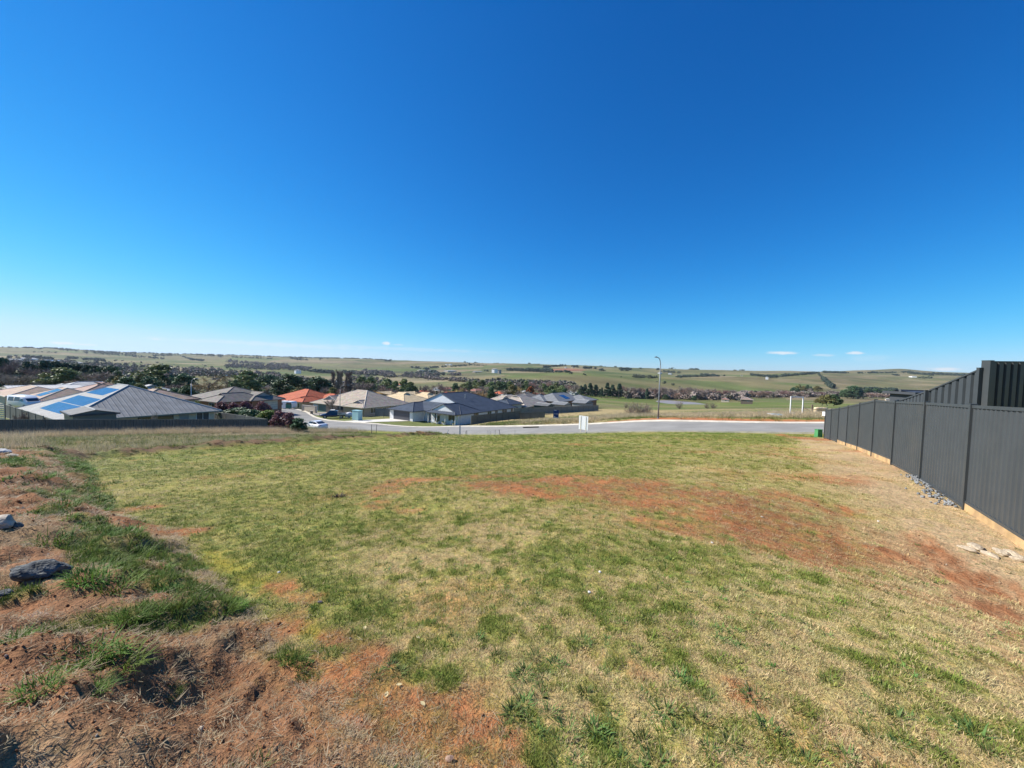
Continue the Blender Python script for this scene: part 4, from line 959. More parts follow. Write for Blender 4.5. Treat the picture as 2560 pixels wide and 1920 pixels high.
# ------------------------------------------------------------------ broad-bladed weed tufts in the mown lawn and bank tussocks: individuals
WEED = M('weed_leaf', (.125, .180, .050), rough=.6, spec=.12, var=.3, scale=9, objvar=.55, translucent=.2)
LONG = M('long_grass_leaf', (.110, .190, .030), rough=.6, spec=.1, var=.35, scale=9, objvar=.45, translucent=.2)
wm_ = [tuft_mesh('weed_tuft', 44, .045, .05, .105, .011, 15, 78, 200 + i, mat=WEED, segs=3) for i in range(4)]
lm_ = [tuft_mesh('grass_tussock', 150, .12, .07, .21, .0075, 12, 72, 210 + i, mat=LONG, segs=3, drybits=.06) for i in range(3)]
def plant(nm, me_, px, py, s_, label, cat, group):
    p = ghits([(px, py)])[0]; o = mk(nm, me_, loc=(p[0], p[1], gzs(p[0], p[1]) - .004), rz=float(rng.uniform(0, 6.28))); o.scale = (s_, s_, s_ * .9); return tag(o, label, cat, group)
_wp = [(1290, 1780), (1320, 1760), (1300, 1700), (1345, 1745), (1390, 1655), (1420, 1800), (1425, 1840), (1310, 1800), (1480, 1830), (1470, 1825), (1500, 1850), (1520, 1870), (1465, 1740), (1560, 1905), (1440, 1910), (1640, 1910), (1600, 1860), (1700, 1700), (1730, 1725), (1690, 1830),
       (1770, 1870), (1830, 1860), (1850, 1900), (1920, 1820), (1960, 1850), (1500, 1680), (1360, 1690), (1290, 1730), (1310, 1680), (1260, 1820), (1880, 1740), (1620, 1545), (1740, 1560), (1800, 1600), (1850, 1620), (2060, 1700), (2180, 1840), (2260, 1860), (2330, 1870), (2420, 1830), (2470, 1880), (2120, 1900), (2010, 1900), (2240, 1800),
       (1340, 1640), (980, 1660), (1000, 1680), (940, 1690), (1080, 1560), (950, 1590), (1130, 1590), (1190, 1600), (1240, 1640), (1450, 1600), (1590, 1640), (1660, 1780), (1380, 1780), (1340, 1830), (1530, 1790), (1750, 1800)]
for i, (px, py) in enumerate(_wp):
    plant('weed_tuft', wm_[i % 4], px + rng.normal(0, 4), py + rng.normal(0, 4), sz := float(rng.uniform(.5, .95)), '%s dark green broad-bladed weed tuft %s' % ('small' if sz < .65 else 'medium' if sz < .8 else 'large', 'at the edge of the bare red soil' if px < 1345 else 'by the small bare patch in the lawn' if 1780 < px < 1940 else 'in the straw lawn between soil and bare patch' if px < 1780 else 'in the straw lawn towards the fence'), 'weed', 'weed tufts in the mown lawn')
for i, (px, py, s_) in enumerate([(160, 1268, 1.5), (130, 1355, 1.2), (330, 1395, 1.25), (270, 1420, 1.0), (400, 1430, .8), (290, 1470, 1.0), (250, 1640, .8), (200, 1655, .75), (300, 1660, .8), (330, 1545, .7), (370, 1540, .6), (560, 1525, .75), (590, 1520, .6), (100, 1720, .55), (430, 1735, .35), (240, 1725, .45),
                                 (330, 1265, 1.0), (280, 1210, 1.1), (200, 1170, 1.3), (330, 1330, .9), (210, 1440, .8), (440, 1300, .8), (40, 1600, .5), (220, 1450, 1.0), (420, 1480, .6), (200, 1235, 1.0), (40, 1150, 1.6), (110, 1195, 1.2)]):
    plant('grass_tussock', lm_[i % 3], px, py, s_, '%s long green grass tussock on the earth bank, %s' % ('large' if s_ > 1.05 else 'middling' if s_ > .7 else 'small', 'near the dark rock' if 1380 < py < 1500 else 'by the bare soil track' if 1255 < py <= 1380 else 'among soil clods' if py >= 1500 else 'towards the tall dry grass'), 'grass tussock', 'grass tussocks on the earth bank')
# fallen leaves on the bare soil
leafm = M('leaf_dry', (.70, .58, .30), rough=.6, var=.15, scale=20, translucent=.2)
lv = MB(); 
lv.add([(0, -.5, 0), (.28, -.2, .05), (.32, .15, .06), (0, .55, .02), (-.32, .15, .06), (-.28, -.2, .05)], [(0, 1, 2, 3), (0, 3, 4, 5)]); lme = lv.mesh('fallen_leaf', leafm)
for (px, py) in [(966, 1741), (1057, 1764), (998, 1716), (912, 1573), (1045, 1597)]:
    p = ghits([(px, py)])[0]; o = mk('fallen_leaf', lme, loc=(p[0], p[1], gzs(p[0], p[1]) + .012)); o.scale = (.035, .035, .03); o.rotation_euler = (.15, .1, px % 6)
    tag(o, 'pale yellow fallen leaf on the bare soil', 'leaf', 'fallen leaves on the bare soil')
p = ghits([(1124, 1902)])[0]; tag(mk('stone', rock_mesh('stone', 140, M('stone_brown', (.30, .19, .13), var=.2), 2, .2), loc=(p[0], p[1], gzs(p[0], p[1]) + .01)), 'smooth brown stone on the bare red soil', 'stone').scale = (.022, .016, .014)
p = ghits([(800, 1508)])[0]; tag(mk('stone', rock_mesh('stone', 141, M('stone_dark', (.10, .08, .085), var=.2), 2, .2), loc=(p[0], p[1], gzs(p[0], p[1]) + .01)), 'dark purple-grey stone at the mossy lawn edge', 'stone').scale = (.025, .018, .016)
p = ghits([(845, 1243)])[0]; tag(mk('dry_clump', tuft_mesh('dry_clump', 60, .06, .04, .10, .012, 20, 85, 220, mat=M('leaf_maroon', (.035, .018, .016), rough=.7, var=.3)), loc=(p[0], p[1], gzs(p[0], p[1])), rz=.4), 'clump of near-black dead leaves on the mown lawn', 'leaf clump').scale = (1.6, 1.6, 1.2)

# ------------------------------------------------------------------ signs, pillar, stakes
WHITE = M('white_paint', (.80, .80, .78), rough=.5, var=.04, scale=3); GALV = M('galvanised_steel', (.42, .43, .44), rough=.4, spec=.5, metal=.6, var=.1, scale=4)
DARKP = M('dark_steel_picket', (.05, .05, .052), rough=.6, var=.2, scale=8); STAKE = M('timber_stake', (.62, .54, .40), rough=.8, var=.2, scale=6)
CORF = M('sign_corflute', (.92, .92, .92), rough=.45, spec=.3, var=.02, translucent=.35)
p = at(1457, 1088, 41.5); z0 = gzs(p[0], p[1]); k = 41.5 / F
s_ = thing('sale_sign', 'blank white back of a sale sign on two stakes beside the road', 'sign', (p[0], p[1], z0), R(-46))
MB().box((0, .03, 9.5 * k + 17.3 * k), (27.5 * k, .012, 34.6 * k)).build('board', CORF, s_)
for dx in (-7.8, 7.8):
    MB().box((dx * k, 0, 21.5 * k - .15), (.045, .03, 43 * k + .3)).build('stake', STAKE, s_)
# blue sign over the road: dark blue face with white lettering and a white foot band
p = at(1389.5, 1049, 62); z0 = gzs(p[0], p[1]); k = 62 / F
s_ = thing('sale_sign', 'dark blue For Sale board standing in rough grass over the road', 'sign', (p[0], p[1], z0), -.12)
BLUEM = M('sign_blue', (.012, .045, .16), rough=.4, var=.05)
zt = at(1389, 1025, 62)[2] - z0; zb = at(1389, 1045, 62)[2] - z0
MB().box((0, 0, (zt + zb) / 2), (13.6 * k, .02, zt - zb)).build('board', BLUEM, s_)
MB().box((0, -.012, zb + .04), (13.2 * k, .012, .08)).build('foot_band', WHITE, s_)
MB().box((-.16, -.012, zt - .05), (.45, .012, .05)).build('head_mark', WHITE, s_)
for dx in (-.35, .35): MB().box((dx, .03, zb / 2 + .1), (.05, .04, abs(zb) + .5)).build('stake', STAKE, s_)
def text(body, size, parent, loc, rot, mat, name='lettering'):
    cu = bpy.data.curves.new(name, 'FONT'); cu.body = body; cu.size = size; cu.align_x = 'CENTER'; cu.extrude = .002
    tmp = bpy.data.objects.new('tmp', cu); COL.objects.link(tmp)
    dg = bpy.context.evaluated_depsgraph_get(); me_ = bpy.data.meshes.new_from_object(tmp.evaluated_get(dg)); bpy.data.objects.remove(tmp)
    me_.name = name; me_.materials.clear(); me_.materials.append(mat)
    o = mk(name, me_, parent); o.location = loc; o.rotation_euler = rot; return o
text('For Sale', .21, s_, (0, -.014, (zt * .47 + zb * .53)), (R(90), 0, 0), WHITE)
MB().box((-.22, -.012, zb + .22), (.22, .012, .10)).build('mark', WHITE, s_)
# green pillar box
p = at(2045.5, 1093, 26); z0 = gzs(p[0], p[1]); k = 26 / F
s_ = thing('service_pillar', 'bright green service pillar standing at the far end of the fence', 'service pillar', (p[0], p[1], z0), .2)
GRN = M('pillar_green', (.075, .26, .095), rough=.5, var=.08, scale=5)
MB().box((0, 0, .24), (15 * k, .26, .54), taper=.9).build('body', GRN, s_); MB().box((0, 0, .525), (15.6 * k * .94, .27, .035)).build('lid', GRN, s_); MB().box((0, -.134, .25), (.22, .008, .30)).build('door', GRN, s_)
# stakes and pickets along the near kerb: (px, top py, bottom py, width m, lean px, material, name, label)
STK = [(929, 1062, 1084, .05, 0, DARKP, 'star_picket', 'dark steel picket of a pair beside the road, left of the soil windrow end', 'dark pickets beside the road'),
       (940, 1062, 1084, .05, 2, DARKP, 'star_picket', 'dark steel picket of a pair beside the road, left of the soil windrow end', 'dark pickets beside the road'),
       (1116, 1075, 1087, .045, 5, WHITE, 'marker_stake', 'white marker stake leaning sharply at the windrow end', None),
       (1150, 1065, 1088, .13, 0, M('bollard_grey', (.52, .53, .54), rough=.5, var=.05), 'bollard', 'thick pale grey marker post standing by the kerb', None),
       (1164.5, 1079, 1088, .04, 0, DARKP, 'star_picket', 'short dark picket beside the thick pale marker post', 'short pickets by the marker post'),
       (1167.5, 1077, 1088, .05, -.5, DARKP, 'star_picket', 'short dark picket beside the thick pale marker post', 'short pickets by the marker post'),
       (1220, 1076, 1088, .045, 0, WHITE, 'marker_stake', 'short white stake of a pair by the kerb', 'white stake pair by the kerb'),
       (1225.5, 1077, 1089, .05, 0, WHITE, 'marker_stake', 'short white stake of a pair by the kerb', 'white stake pair by the kerb'),
       (1238, 1075, 1086, .04, 0, STAKE, 'marker_stake', 'thin pale timber stake between white stakes and a leaning picket', None),
       (1251, 1075, 1087, .05, -3, DARKP, 'star_picket', 'dark steel picket leaning over by the kerb', None),
       (1287.5, 1075, 1087, .03, 0, GALV, 'marker_stake', 'very thin grey stake alone beside the kerb, left of the white sign', None)]
for px, y0, y1, w, ln, m_, nm, lab, grp in STK:
    Y = 44.5 if px > 1000 else 52
    b0 = at(px, y1, Y); t0 = at(px + ln, y0, Y); z0 = min(gzs(b0[0], b0[1]), b0[2]) - .1
    r_ = thing(nm, lab, 'stake' if nm != 'bollard' else 'marker post', (b0[0], b0[1], z0), 0, grp)
    MB().beam((0, 0, 0), (t0[0] - b0[0], 0, t0[2] - z0), w, w * .7).build('shaft', m_, r_)
    MB().box((t0[0] - b0[0], 0, t0[2] - z0 + .01), (w * 1.12, w * .85, .05)).build('tip', m_, r_)
# empty steel sign frame, fallen blue board, wrapped bales, old strainer posts
Y = 52.0; k = Y / F
p = at(1975, 1038, Y); z0 = gzs(*at(1989, 1038, Y)[:2])
s_ = thing('sign_frame', 'empty white steel sign frame standing in the grass', 'sign frame', (p[0], p[1], z0), 0)
tops = at(1974, 992, Y)[2] - z0
for dx in (0, 30.5 * k): MB().box((dx, 0, tops / 2 - .1), (.10, .10, tops + .2)).build('upright', WHITE, s_)
MB().box((15.2 * k, 0, tops), (30.5 * k + .10, .11, .12)).build('top_bar', WHITE, s_); MB().box((15.2 * k, 0, at(1974, 1032.5, Y)[2] - z0), (30.5 * k - .10, .10, .11)).build('bottom_bar', WHITE, s_)
p = at(1943, 1040, 49); z0 = gzs(p[0], p[1])
s_ = thing('fallen_sign', 'white and light blue sign board lying flat in the grass', 'sign', (p[0], p[1], z0), .1)
o = MB().box((0, 0, .16), (1.9, 1.25, .02)).build('board', WHITE, s_); o.rotation_euler = (.13, .03, 0)
o = MB().box((.18, .05, .18), (1.3, .9, .012)).build('blue_print', M('sign_sky_blue', (.10, .42, .66), rough=.4, var=.25, scale=2), s_); o.rotation_euler = (.13, .03, 0)
CRM = M('bale_wrap', (.62, .48, .30), rough=.8, var=.25, scale=3, bump=.5, bscale=4)
for i, (px, py, L) in enumerate([(2052, 1030, 32), (2052.5, 1023, 31)]):
    p = at(px, py, 54); k = 54 / F; z0 = gzs(p[0], p[1]); hz = .42
    s_ = thing('bale', ('lower cream wrapped bale beside the old strainer posts', 'upper cream wrapped bale lying on another bale')[i], 'bale', (p[0], p[1] + .0, z0 + i * .42), 0)
    rings = []
    for sx_ in np.linspace(-.5, .5, 9):
        rr_ = .23 * (1 if abs(sx_) < .46 else .8) * (1 + .07 * math.sin(sx_ * 23 + i)); rings.append([(sx_ * L * k, rr_ * 1.15 * math.cos(a), .22 + rr_ * math.sin(a) * .95) for a in np.linspace(0, 2 * math.pi, 12, endpoint=False)])
    MB().loft(rings).build('wrap', CRM, s_, smooth=True)
    for sx_ in (-.25, .22): MB().tube([(sx_ * L * k, .275 * math.cos(a), .22 + .24 * math.sin(a)) for a in np.linspace(0, 2 * math.pi, 13)], .012, 5).build('strap', M('strap_brown', (.25, .15, .08)), s_)
s_ = None
pp = [at(2007, 1026, 56), at(2030, 1029, 55)]
WOOD = M('weathered_wood', (.17, .13, .10), rough=.9, var=.3, scale=5, bump=.5)
s_ = thing('strainer_fence', 'weathered timber strainer posts with diagonal stay beside the bales', 'fence', (pp[0][0], pp[0][1], gzs(*pp[0][:2])))
o0 = np.array([pp[0][0], pp[0][1], gzs(*pp[0][:2])])
for q, ht in ((pp[0], 1.0), (pp[1], 1.25)):
    zq = gzs(q[0], q[1]) - o0[2]; MB().tube([(q[0] - o0[0], q[1] - o0[1], zq - .2), (q[0] - o0[0], q[1] - o0[1], zq + ht)], .09, 8).build('post', WOOD, s_)
q1 = pp[1] - o0; MB().tube([(0, 0, .9), (q1[0], q1[1], gzs(*pp[1][:2]) - o0[2] + .15)], .045, 6).build('stay', WOOD, s_)
for h_ in (.35, .7): MB().tube([(0, 0, h_), (q1[0], q1[1], gzs(*pp[1][:2]) - o0[2] + h_)], .008, 4).build('wire', GALV, s_)
# little white letterbox at the end of the charcoal fence
p = at(2066, 1043, 26); z0 = gzs(p[0], p[1]); s_ = thing('letterbox', 'small white letterbox on a post at the far fence end', 'letterbox', (p[0] - .06, p[1], z0), .3)
zt = at(2066, 1030, 26)[2] - z0; MB().box((0, 0, zt / 2 - .2), (.07, .07, zt)).build('post', DARKP, s_); MB().box((0, 0, zt - .12), (.20, .30, .30)).build('box', WHITE, s_); MB().box((0, -.152, zt - .06), (.15, .006, .04)).build('slot', DARKP, s_); MB().box((0, 0, zt + .045), (.23, .33, .03)).build('roof', DARKP, s_)
# drain inlet slot in the far kerb
a = at(1308, 1067, 53.5); b2 = at(1347, 1066.2, 52.4)
MB().beam((a[0], a[1], base_h(a[:1], a[1:2])[0] + .16), (b2[0], b2[1], base_h(b2[:1], b2[1:2])[0] + .16), .10, .14).build('kerb_inlet', M('drain_black', (.012, .012, .012), rough=.8))
tag(bpy.data.objects['kerb_inlet'], 'dark stormwater inlet slot set in the far kerb', 'drain inlet')

# ------------------------------------------------------------------ street lights
def street_light(px, ytop, ybase, Y, arm_px, label, mat, rad=.06, mesh_arm=1.0):
    b0 = at(px, ybase, Y); z0 = min(gzs(b0[0], b0[1]), b0[2]); t0 = at(px + arm_px * .2, ytop, Y); h = t0[2] - z0; k = Y / F
    s_ = thing('street_light', label, 'street light', (b0[0], b0[1], z0))
    MB().tube([(0, 0, -.3), (0, 0, h * .45), (0, 0, h - 1.0)], [rad * 1.5, rad * 1.2, rad * .95], 10).build('pole', mat, s_, smooth=True)
    L = arm_px * k; pts = [(0, 0, h - 1.02)] + [(L * (1 - math.cos(a)) * .62, 0, h - 1.0 + math.sin(a) * .95) for a in np.linspace(.2, math.pi / 2, 7)] + [(L * .8, 0, h)]
    MB().tube(pts, rad * .75, 8).build('arm', mat, s_, smooth=True)
    hd = MB().loft([[(L * .75, y_, z_) for y_, z_ in ((-.05, h - .03), (.05, h - .03), (.05, h + .05), (-.05, h + .05))], [(L * .95, y_, z_) for y_, z_ in ((-.13, h - .05), (.13, h - .05), (.10, h + .09), (-.10, h + .09))], [(L * 1.12 + math.copysign(.1, L), y_, z_) for y_, z_ in ((-.09, h - .03), (.09, h - .03), (.06, h + .04), (-.06, h + .04))]])
    hd.build('lamp_head', M('lamp_grey', (.16, .17, .18), rough=.5), s_); MB().box((L, 0, h - .055), (abs(L) * .2 + .1, .16, .02)).build('lens', M('lamp_lens', (.6, .6, .58), rough=.2), s_)
    MB().tube([(0, 0, -.1), (0, 0, .35)], rad * 2.1, 10).build('base', mat, s_)
    return s_
POLE = M('pole_grey_steel', (.20, .215, .22), rough=.45, spec=.4, var=.1, scale=2)
street_light(1645, 893, 1050, 48.5, -12, 'tall grey street light with curved arm rising above the hills', POLE, .065)
street_light(478, 946, 1003, 72, 14, 'pale street light behind the solar-roofed house', GALV, .055)
street_light(849.5, 962, 1050, 84, 20, 'slim dark street light beside the parked utility truck', POLE, .055)
# ------------------------------------------------------------------ houses
def roofmat(name, base, kind, alt=None):
    """metal: ribs run down the slope; tile: courses across it"""
    if name in MATS: return MATS[name]
    m = bpy.data.materials.new(name); m.use_nodes = True; MATS[name] = m; t = m.node_tree; b = t.nodes['Principled BSDF']
    uv = NN(t, 'ShaderNodeUVMap'); sp = NN(t, 'ShaderNodeSeparateXYZ'); t.links.new(uv.outputs[0], sp.inputs[0])
    nz = NN(t, 'ShaderNodeTexNoise'); nz.inputs['Scale'].default_value = .9; nz.inputs['Detail'].default_value = 5; t.links.new(uv.outputs[0], nz.inputs['Vector'])
    lo = tuple(c * .84 for c in base); hi = tuple(min(1, c * 1.14) for c in base); c = mixc(t, smooth(t, nz.outputs[0], .3, .7), lo, hi)
    if kind == 'metal':
        b.inputs['Roughness'].default_value = .7; b.inputs['Specular IOR Level'].default_value = .18
        f = math_node(t, 'FRACT', math_node(t, 'MULTIPLY', sp.outputs[0], 1 / .5)); h = math_node(t, 'SUBTRACT', 1.0, smooth(t, math_node(t, 'ABSOLUTE', math_node(t, 'SUBTRACT', f, .5)), .06, .16))
        h2 = h
    else:
        b.inputs['Roughness'].default_value = .8; b.inputs['Specular IOR Level'].default_value = .25
        f = math_node(t, 'FRACT', math_node(t, 'MULTIPLY', sp.outputs[1], 1 / .34)); h = f
        g = math_node(t, 'ABSOLUTE', math_node(t, 'SINE', math_node(t, 'MULTIPLY', sp.outputs[0], math.pi / .30)))
        h2 = math_node(t, 'ADD', math_node(t, 'MULTIPLY', f, .8), math_node(t, 'MULTIPLY', g, .7))
        vo = NN(t, 'ShaderNodeTexVoronoi'); vo.inputs['Scale'].default_value = 3.0; t.links.new(uv.outputs[0], vo.inputs['Vector'])
        c = mixc(t, .22, c, mixc(t, 1.0, c, vo.outputs['Color'], 'MULTIPLY'))
    t.links.new(c, b.inputs['Base Color'])
    bp = NN(t, 'ShaderNodeBump'); bp.inputs['Strength'].default_value = .9; bp.inputs['Distance'].default_value = .05; t.links.new(h2, bp.inputs['Height']); t.links.new(bp.outputs[0], b.inputs['Normal'])
    return m
def brick(name, base, mortar=.8):
    if name in MATS: return MATS[name]
    m = bpy.data.materials.new(name); m.use_nodes = True; MATS[name] = m; t = m.node_tree; b = t.nodes['Principled BSDF']; b.inputs['Roughness'].default_value = .9
    bt = NN(t, 'ShaderNodeTexBrick'); bt.inputs['Scale'].default_value = 1.0; bt.inputs['Brick Width'].default_value = .24; bt.inputs['Row Height'].default_value = .086; bt.inputs['Mortar Size'].default_value = .008
    bt.inputs['Color1'].default_value = (*[c * .85 for c in base], 1); bt.inputs['Color2'].default_value = (*[min(1, c * 1.15) for c in base], 1); bt.inputs['Mortar'].default_value = (*[min(1, c * mortar + .06) for c in base], 1)
    tcn = NN(t, 'ShaderNodeTexCoord'); mp = NN(t, 'ShaderNodeMapping'); mp.inputs['Rotation'].default_value = (R(90), 0, 0); t.links.new(tcn.outputs['Object'], mp.inputs[0]); t.links.new(mp.outputs[0], bt.inputs['Vector']); t.links.new(bt.outputs[0], b.inputs['Base Color'])
    return m
GLASS = bpy.data.materials.new('window_glass'); GLASS.use_nodes = True
_b = GLASS.node_tree.nodes['Principled BSDF']; _b.inputs['Base Color'].default_value = (.03, .04, .05, 1); _b.inputs['Roughness'].default_value = .06; _b.inputs['Specular IOR Level'].default_value = .8
SOLAR = M('solar_cell_blue', (.016, .048, .15), rough=.14, spec=.5, var=.25, scale=.7)
FRAMEW = M('window_frame_white', (.72, .72, .70), rough=.5, var=.04); FRAMED = M('window_frame_dark', (.06, .06, .065), rough=.5, var=.05)

def roof_block(blk, parent, roofm, capm, trimm, gabm):
    """blk: x0 y0 x1 y1 eave pitch overhang; optional axis 'x'/'y', dutch (a, b) = gablet depth at the two ridge ends, gable True"""
    x0, y0, x1, y1, ze = blk['r']; tp = math.tan(R(blk.get('pitch', 22))); o = blk.get('oh', .5)
    X0, Y0, X1, Y1 = x0 - o, y0 - o, x1 + o, y1 + o; zE = ze - o * tp * .35
    ax = blk.get('axis', 'x' if (X1 - X0) >= (Y1 - Y0) else 'y')
    if ax == 'x': L0, L1, W0, W1 = X0, X1, Y0, Y1; P = lambda l, w, z: (l, w, z)
    else: L0, L1, W0, W1 = Y0, Y1, X0, X1; P = lambda l, w, z: (w, l, z)
    wm_ = (W0 + W1) / 2; hd = (W1 - W0) / 2; zr = zE + hd * tp
    da, db = blk.get('dutch', (0, 0)); ga, gb = blk.get('gable', (False, False))
    faces, uvs, caps, gabs = [], [], [], []
    def end(l_e, sgn, dutch, gable):
        """returns ridge end and lower break points on both slopes"""
        if gable: return l_e, None
        lr = l_e + sgn * hd
        if dutch <= 0: return lr, None
        return lr - sgn * dutch, (l_e + sgn * (hd - dutch), zE + (hd - dutch) * tp, (hd - dutch))
    ra, ba = end(L0, 1, da, ga); rb, bb = end(L1, -1, db, gb)
    for sd, W in ((0, W0), (1, W1)):
        poly = [P(L0, W, zE)]
        seq = [(L0, W, zE)]
        seq.append((L1, W, zE))
        if bb: q = W + (1 if sd == 0 else -1) * bb[2]; seq.append((bb[0], q, bb[1]))
        seq.append((rb, wm_, zr)); seq.append((ra, wm_, zr))
        if ba: q = W + (1 if sd == 0 else -1) * ba[2]; seq.append((ba[0], q, ba[1]))
        faces.append([P(*s_) for s_ in seq]); uvs.append([(s_[0], abs(s_[1] - W) * math.sqrt(1 + tp * tp)) for s_ in seq])
    for l_e, br, r_, gable, sgn in ((L0, ba, ra, ga, 1), (L1, bb, rb, gb, -1)):
        if gable:
            gabs.append([P(l_e + sgn * .12, W0 + .1, zE), P(l_e + sgn * .12, W1 - .1, zE), P(l_e + sgn * .12, wm_, zr - .06)]); continue
        if br:
            seq = [(l_e, W0, zE), (l_e, W1, zE), (br[0], W1 - br[2], br[1]), (br[0], W0 + br[2], br[1])]
            gabs.append([P(br[0] + sgn * .10, W0 + br[2] + .1, br[1]), P(br[0] + sgn * .10, W1 - br[2] - .1, br[1]), P(br[0] + sgn * .10, wm_, zr - .05)])
            caps += [((l_e, W0, zE), (br[0], W0 + br[2], br[1])), ((l_e, W1, zE), (br[0], W1 - br[2], br[1])), ((br[0], W0 + br[2], br[1]), (r_, wm_, zr)), ((br[0], W1 - br[2], br[1]), (r_, wm_, zr))]
        else:
            seq = [(l_e, W0, zE), (l_e, W1, zE), (r_, wm_, zr)]; caps += [((l_e, W0, zE), (r_, wm_, zr)), ((l_e, W1, zE), (r_, wm_, zr))]
        faces.append([P(*s_) for s_ in seq]); uvs.append([(s_[1], abs(s_[0] - l_e) * math.sqrt(1 + tp * tp)) for s_ in seq])
    if rb - ra > .05: caps.append(((ra, wm_, zr), (rb, wm_, zr)))
    me_ = bpy.data.meshes.new('roof'); vs = []; fs = []
    for f in faces: fs.append(tuple(range(len(vs), len(vs) + len(f)))); vs += f
    nb = len(vs); vs += [(X0, Y0, zE - .04), (X1, Y0, zE - .04), (X1, Y1, zE - .04), (X0, Y1, zE - .04)]; fs.append((nb, nb + 1, nb + 2, nb + 3))
    me_.from_pydata(vs, [], fs); me_.materials.append(roofm)
    ul = me_.uv_layers.new(name='UVMap'); fl = [u for us in uvs for u in us] + [(0, 0)] * 4
    for i, u in enumerate(fl): ul.data[i].uv = u
    bm = bmesh.new(); bm.from_mesh(me_)
    for f in bm.faces:
        if f.normal.z < 0 and f.index < len(faces): f.normal_flip()
    bm.to_mesh(me_); bm.free()
    ro = mk('roof', me_, parent)
    mb = MB()
    for a, b_ in caps: mb.tube([P(*a), P(*b_)], blk.get('cap', .09), 6)
    if caps: mb.build('ridge_cap', capm, ro)
    g = .11
    mb = MB(); mb.beam((X0 - g / 2, Y0, zE - .07), (X0 - g / 2, Y1, zE - .07), g, .16).beam((X1 + g / 2, Y0, zE - .07), (X1 + g / 2, Y1, zE - .07), g, .16).beam((X0 - g, Y0 - g / 2, zE - .07), (X1 + g, Y0 - g / 2, zE - .07), g, .16).beam((X0 - g, Y1 + g / 2, zE - .07), (X1 + g, Y1 + g / 2, zE - .07), g, .16)
    mb.build('gutter', trimm, ro)
    for gq in gabs: MB().add(gq, [(0, 1, 2)]).build('gable', gabm, ro)
    return ro
def opening(parent, face, pos, z0, w, h, kind, blk, frame=FRAMEW, panem=None, depth=.06):
    """face 'R' runs along local x at y0, 'L' runs along local y at x0 of the wall block"""
    x0, y0, x1, y1 = blk
    def place(mb):
        if face == 'R': return mb.xf(lambda a, b_, c_: (x0 + a, y0 + b_, c_))
        return mb.xf(lambda a, b_, c_: (x0 + b_, y0 + a, c_))
    if kind == 'garage':
        o = place(MB().box((pos + w / 2, -.02, z0 + h / 2), (w, .06, h))).build('garage_door', panem or FRAMED, parent)
        mb = MB()
        for i in range(1, 4): mb.box((pos + w / 2, -.055, z0 + h * i / 4), (w - .04, .012, .03))
        place(mb).build('panel_line', FRAMED, o)
        return
    if kind == 'door': return place(MB().box((pos + w / 2, -.02, z0 + h / 2), (w, .07, h))).build('door', panem or FRAMED, parent)
    fr = .06; mb = MB()
    for c_, d_ in (((pos + fr / 2, 0, z0 + h / 2), (fr, depth, h)), ((pos + w - fr / 2, 0, z0 + h / 2), (fr, depth, h)), ((pos + w / 2, 0, z0 + fr / 2), (w - 2 * fr, depth, fr)), ((pos + w / 2, 0, z0 + h - fr / 2), (w - 2 * fr, depth, fr)), ((pos + w / 2, 0, z0 + h / 2), (fr * .8, depth * .9, h - 2 * fr))):
        mb.box((c_[0], c_[1] - .025, c_[2]), d_)
    o = place(mb).build('window', frame, parent)
    place(MB().box((pos + w / 2, -.012, z0 + h / 2), (w - fr, .02, h - fr))).build('pane', panem or GLASS, o)
def house(label, corner, ze, ang, blocks, roofm, capm, wallm, trimm, gabm=None, wh=2.4, openings=(), name='house', group=None, foot=1.2, solar=(), chimney=None, posts=()):
    """corner (x, y) of the nearest corner, ze eave height in the world, ang direction of local x in degrees. wall blocks hang below the eave"""
    root = thing(name, label, 'house' if name == 'house' else name.replace('_', ' '), (corner[0], corner[1], ze - wh), R(ang), group)
    for i, b_ in enumerate(blocks):
        x0, y0, x1, y1 = b_['r'][:4]; e = b_.get('e', 0.0); b_ = dict(b_); b_['r'] = (x0, y0, x1, y1, wh + e)
        w = b_.get('wall', (x0, y0, x1, y1))
        if w: MB().box(((w[0] + w[2]) / 2, (w[1] + w[3]) / 2, (wh + e - foot - .02 * i - .02) / 2), (w[2] - w[0] - .013 * i, w[3] - w[1] - .013 * i, wh + e + foot - .02 * i)).build('wall', b_.get('wm', wallm), root)
        roof_block(b_, root, b_.get('rm', roofm), capm, trimm, gabm or wallm)
    for op in openings:
        bi = op[0]; w = blocks[bi].get('wall') or blocks[bi]['r'][:4]; opening(root, *op[1:7], w, **(op[7] if len(op) > 7 else {}))
    for (x, y) in posts: MB().box((x, y, wh / 2 - .3), (.13, .13, wh + .5)).build('porch_post', FRAMEW, root)
    for (p0, ux, uy, nx, ny, pw, ph) in solar:      # array: origin, slope axes (unit vectors), count, panel size
        p0 = np.array(p0); ux = np.array(ux); uy = np.array(uy); nr = np.cross(ux, uy)
        if nr[2] < 0: nr = -nr
        for i in range(nx):
            for j in range(ny):
                a = p0 + ux * (i * (pw + .07)) + uy * (j * (ph + .09)); q = [a, a + ux * pw, a + ux * pw + uy * ph, a + uy * ph]
                vs = [tuple(v + nr * .10) for v in q] + [tuple(v + nr * .14) for v in q]
                MB().add(vs, [(3, 2, 1, 0), (4, 5, 6, 7), (0, 1, 5, 4), (1, 2, 6, 5), (2, 3, 7, 6), (3, 0, 4, 7)]).build('solar_panel', SOLAR, root)
    if chimney:
        MB().tube([(chimney[0], chimney[1], wh + chimney[2] - .6), (chimney[0], chimney[1], wh + chimney[2] + .9)], .11, 10).tube([(chimney[0], chimney[1], wh + chimney[2] + .9), (chimney[0], chimney[1], wh + chimney[2] + 1.05)], .16, 10).build('flue', GALV, root)
    return root
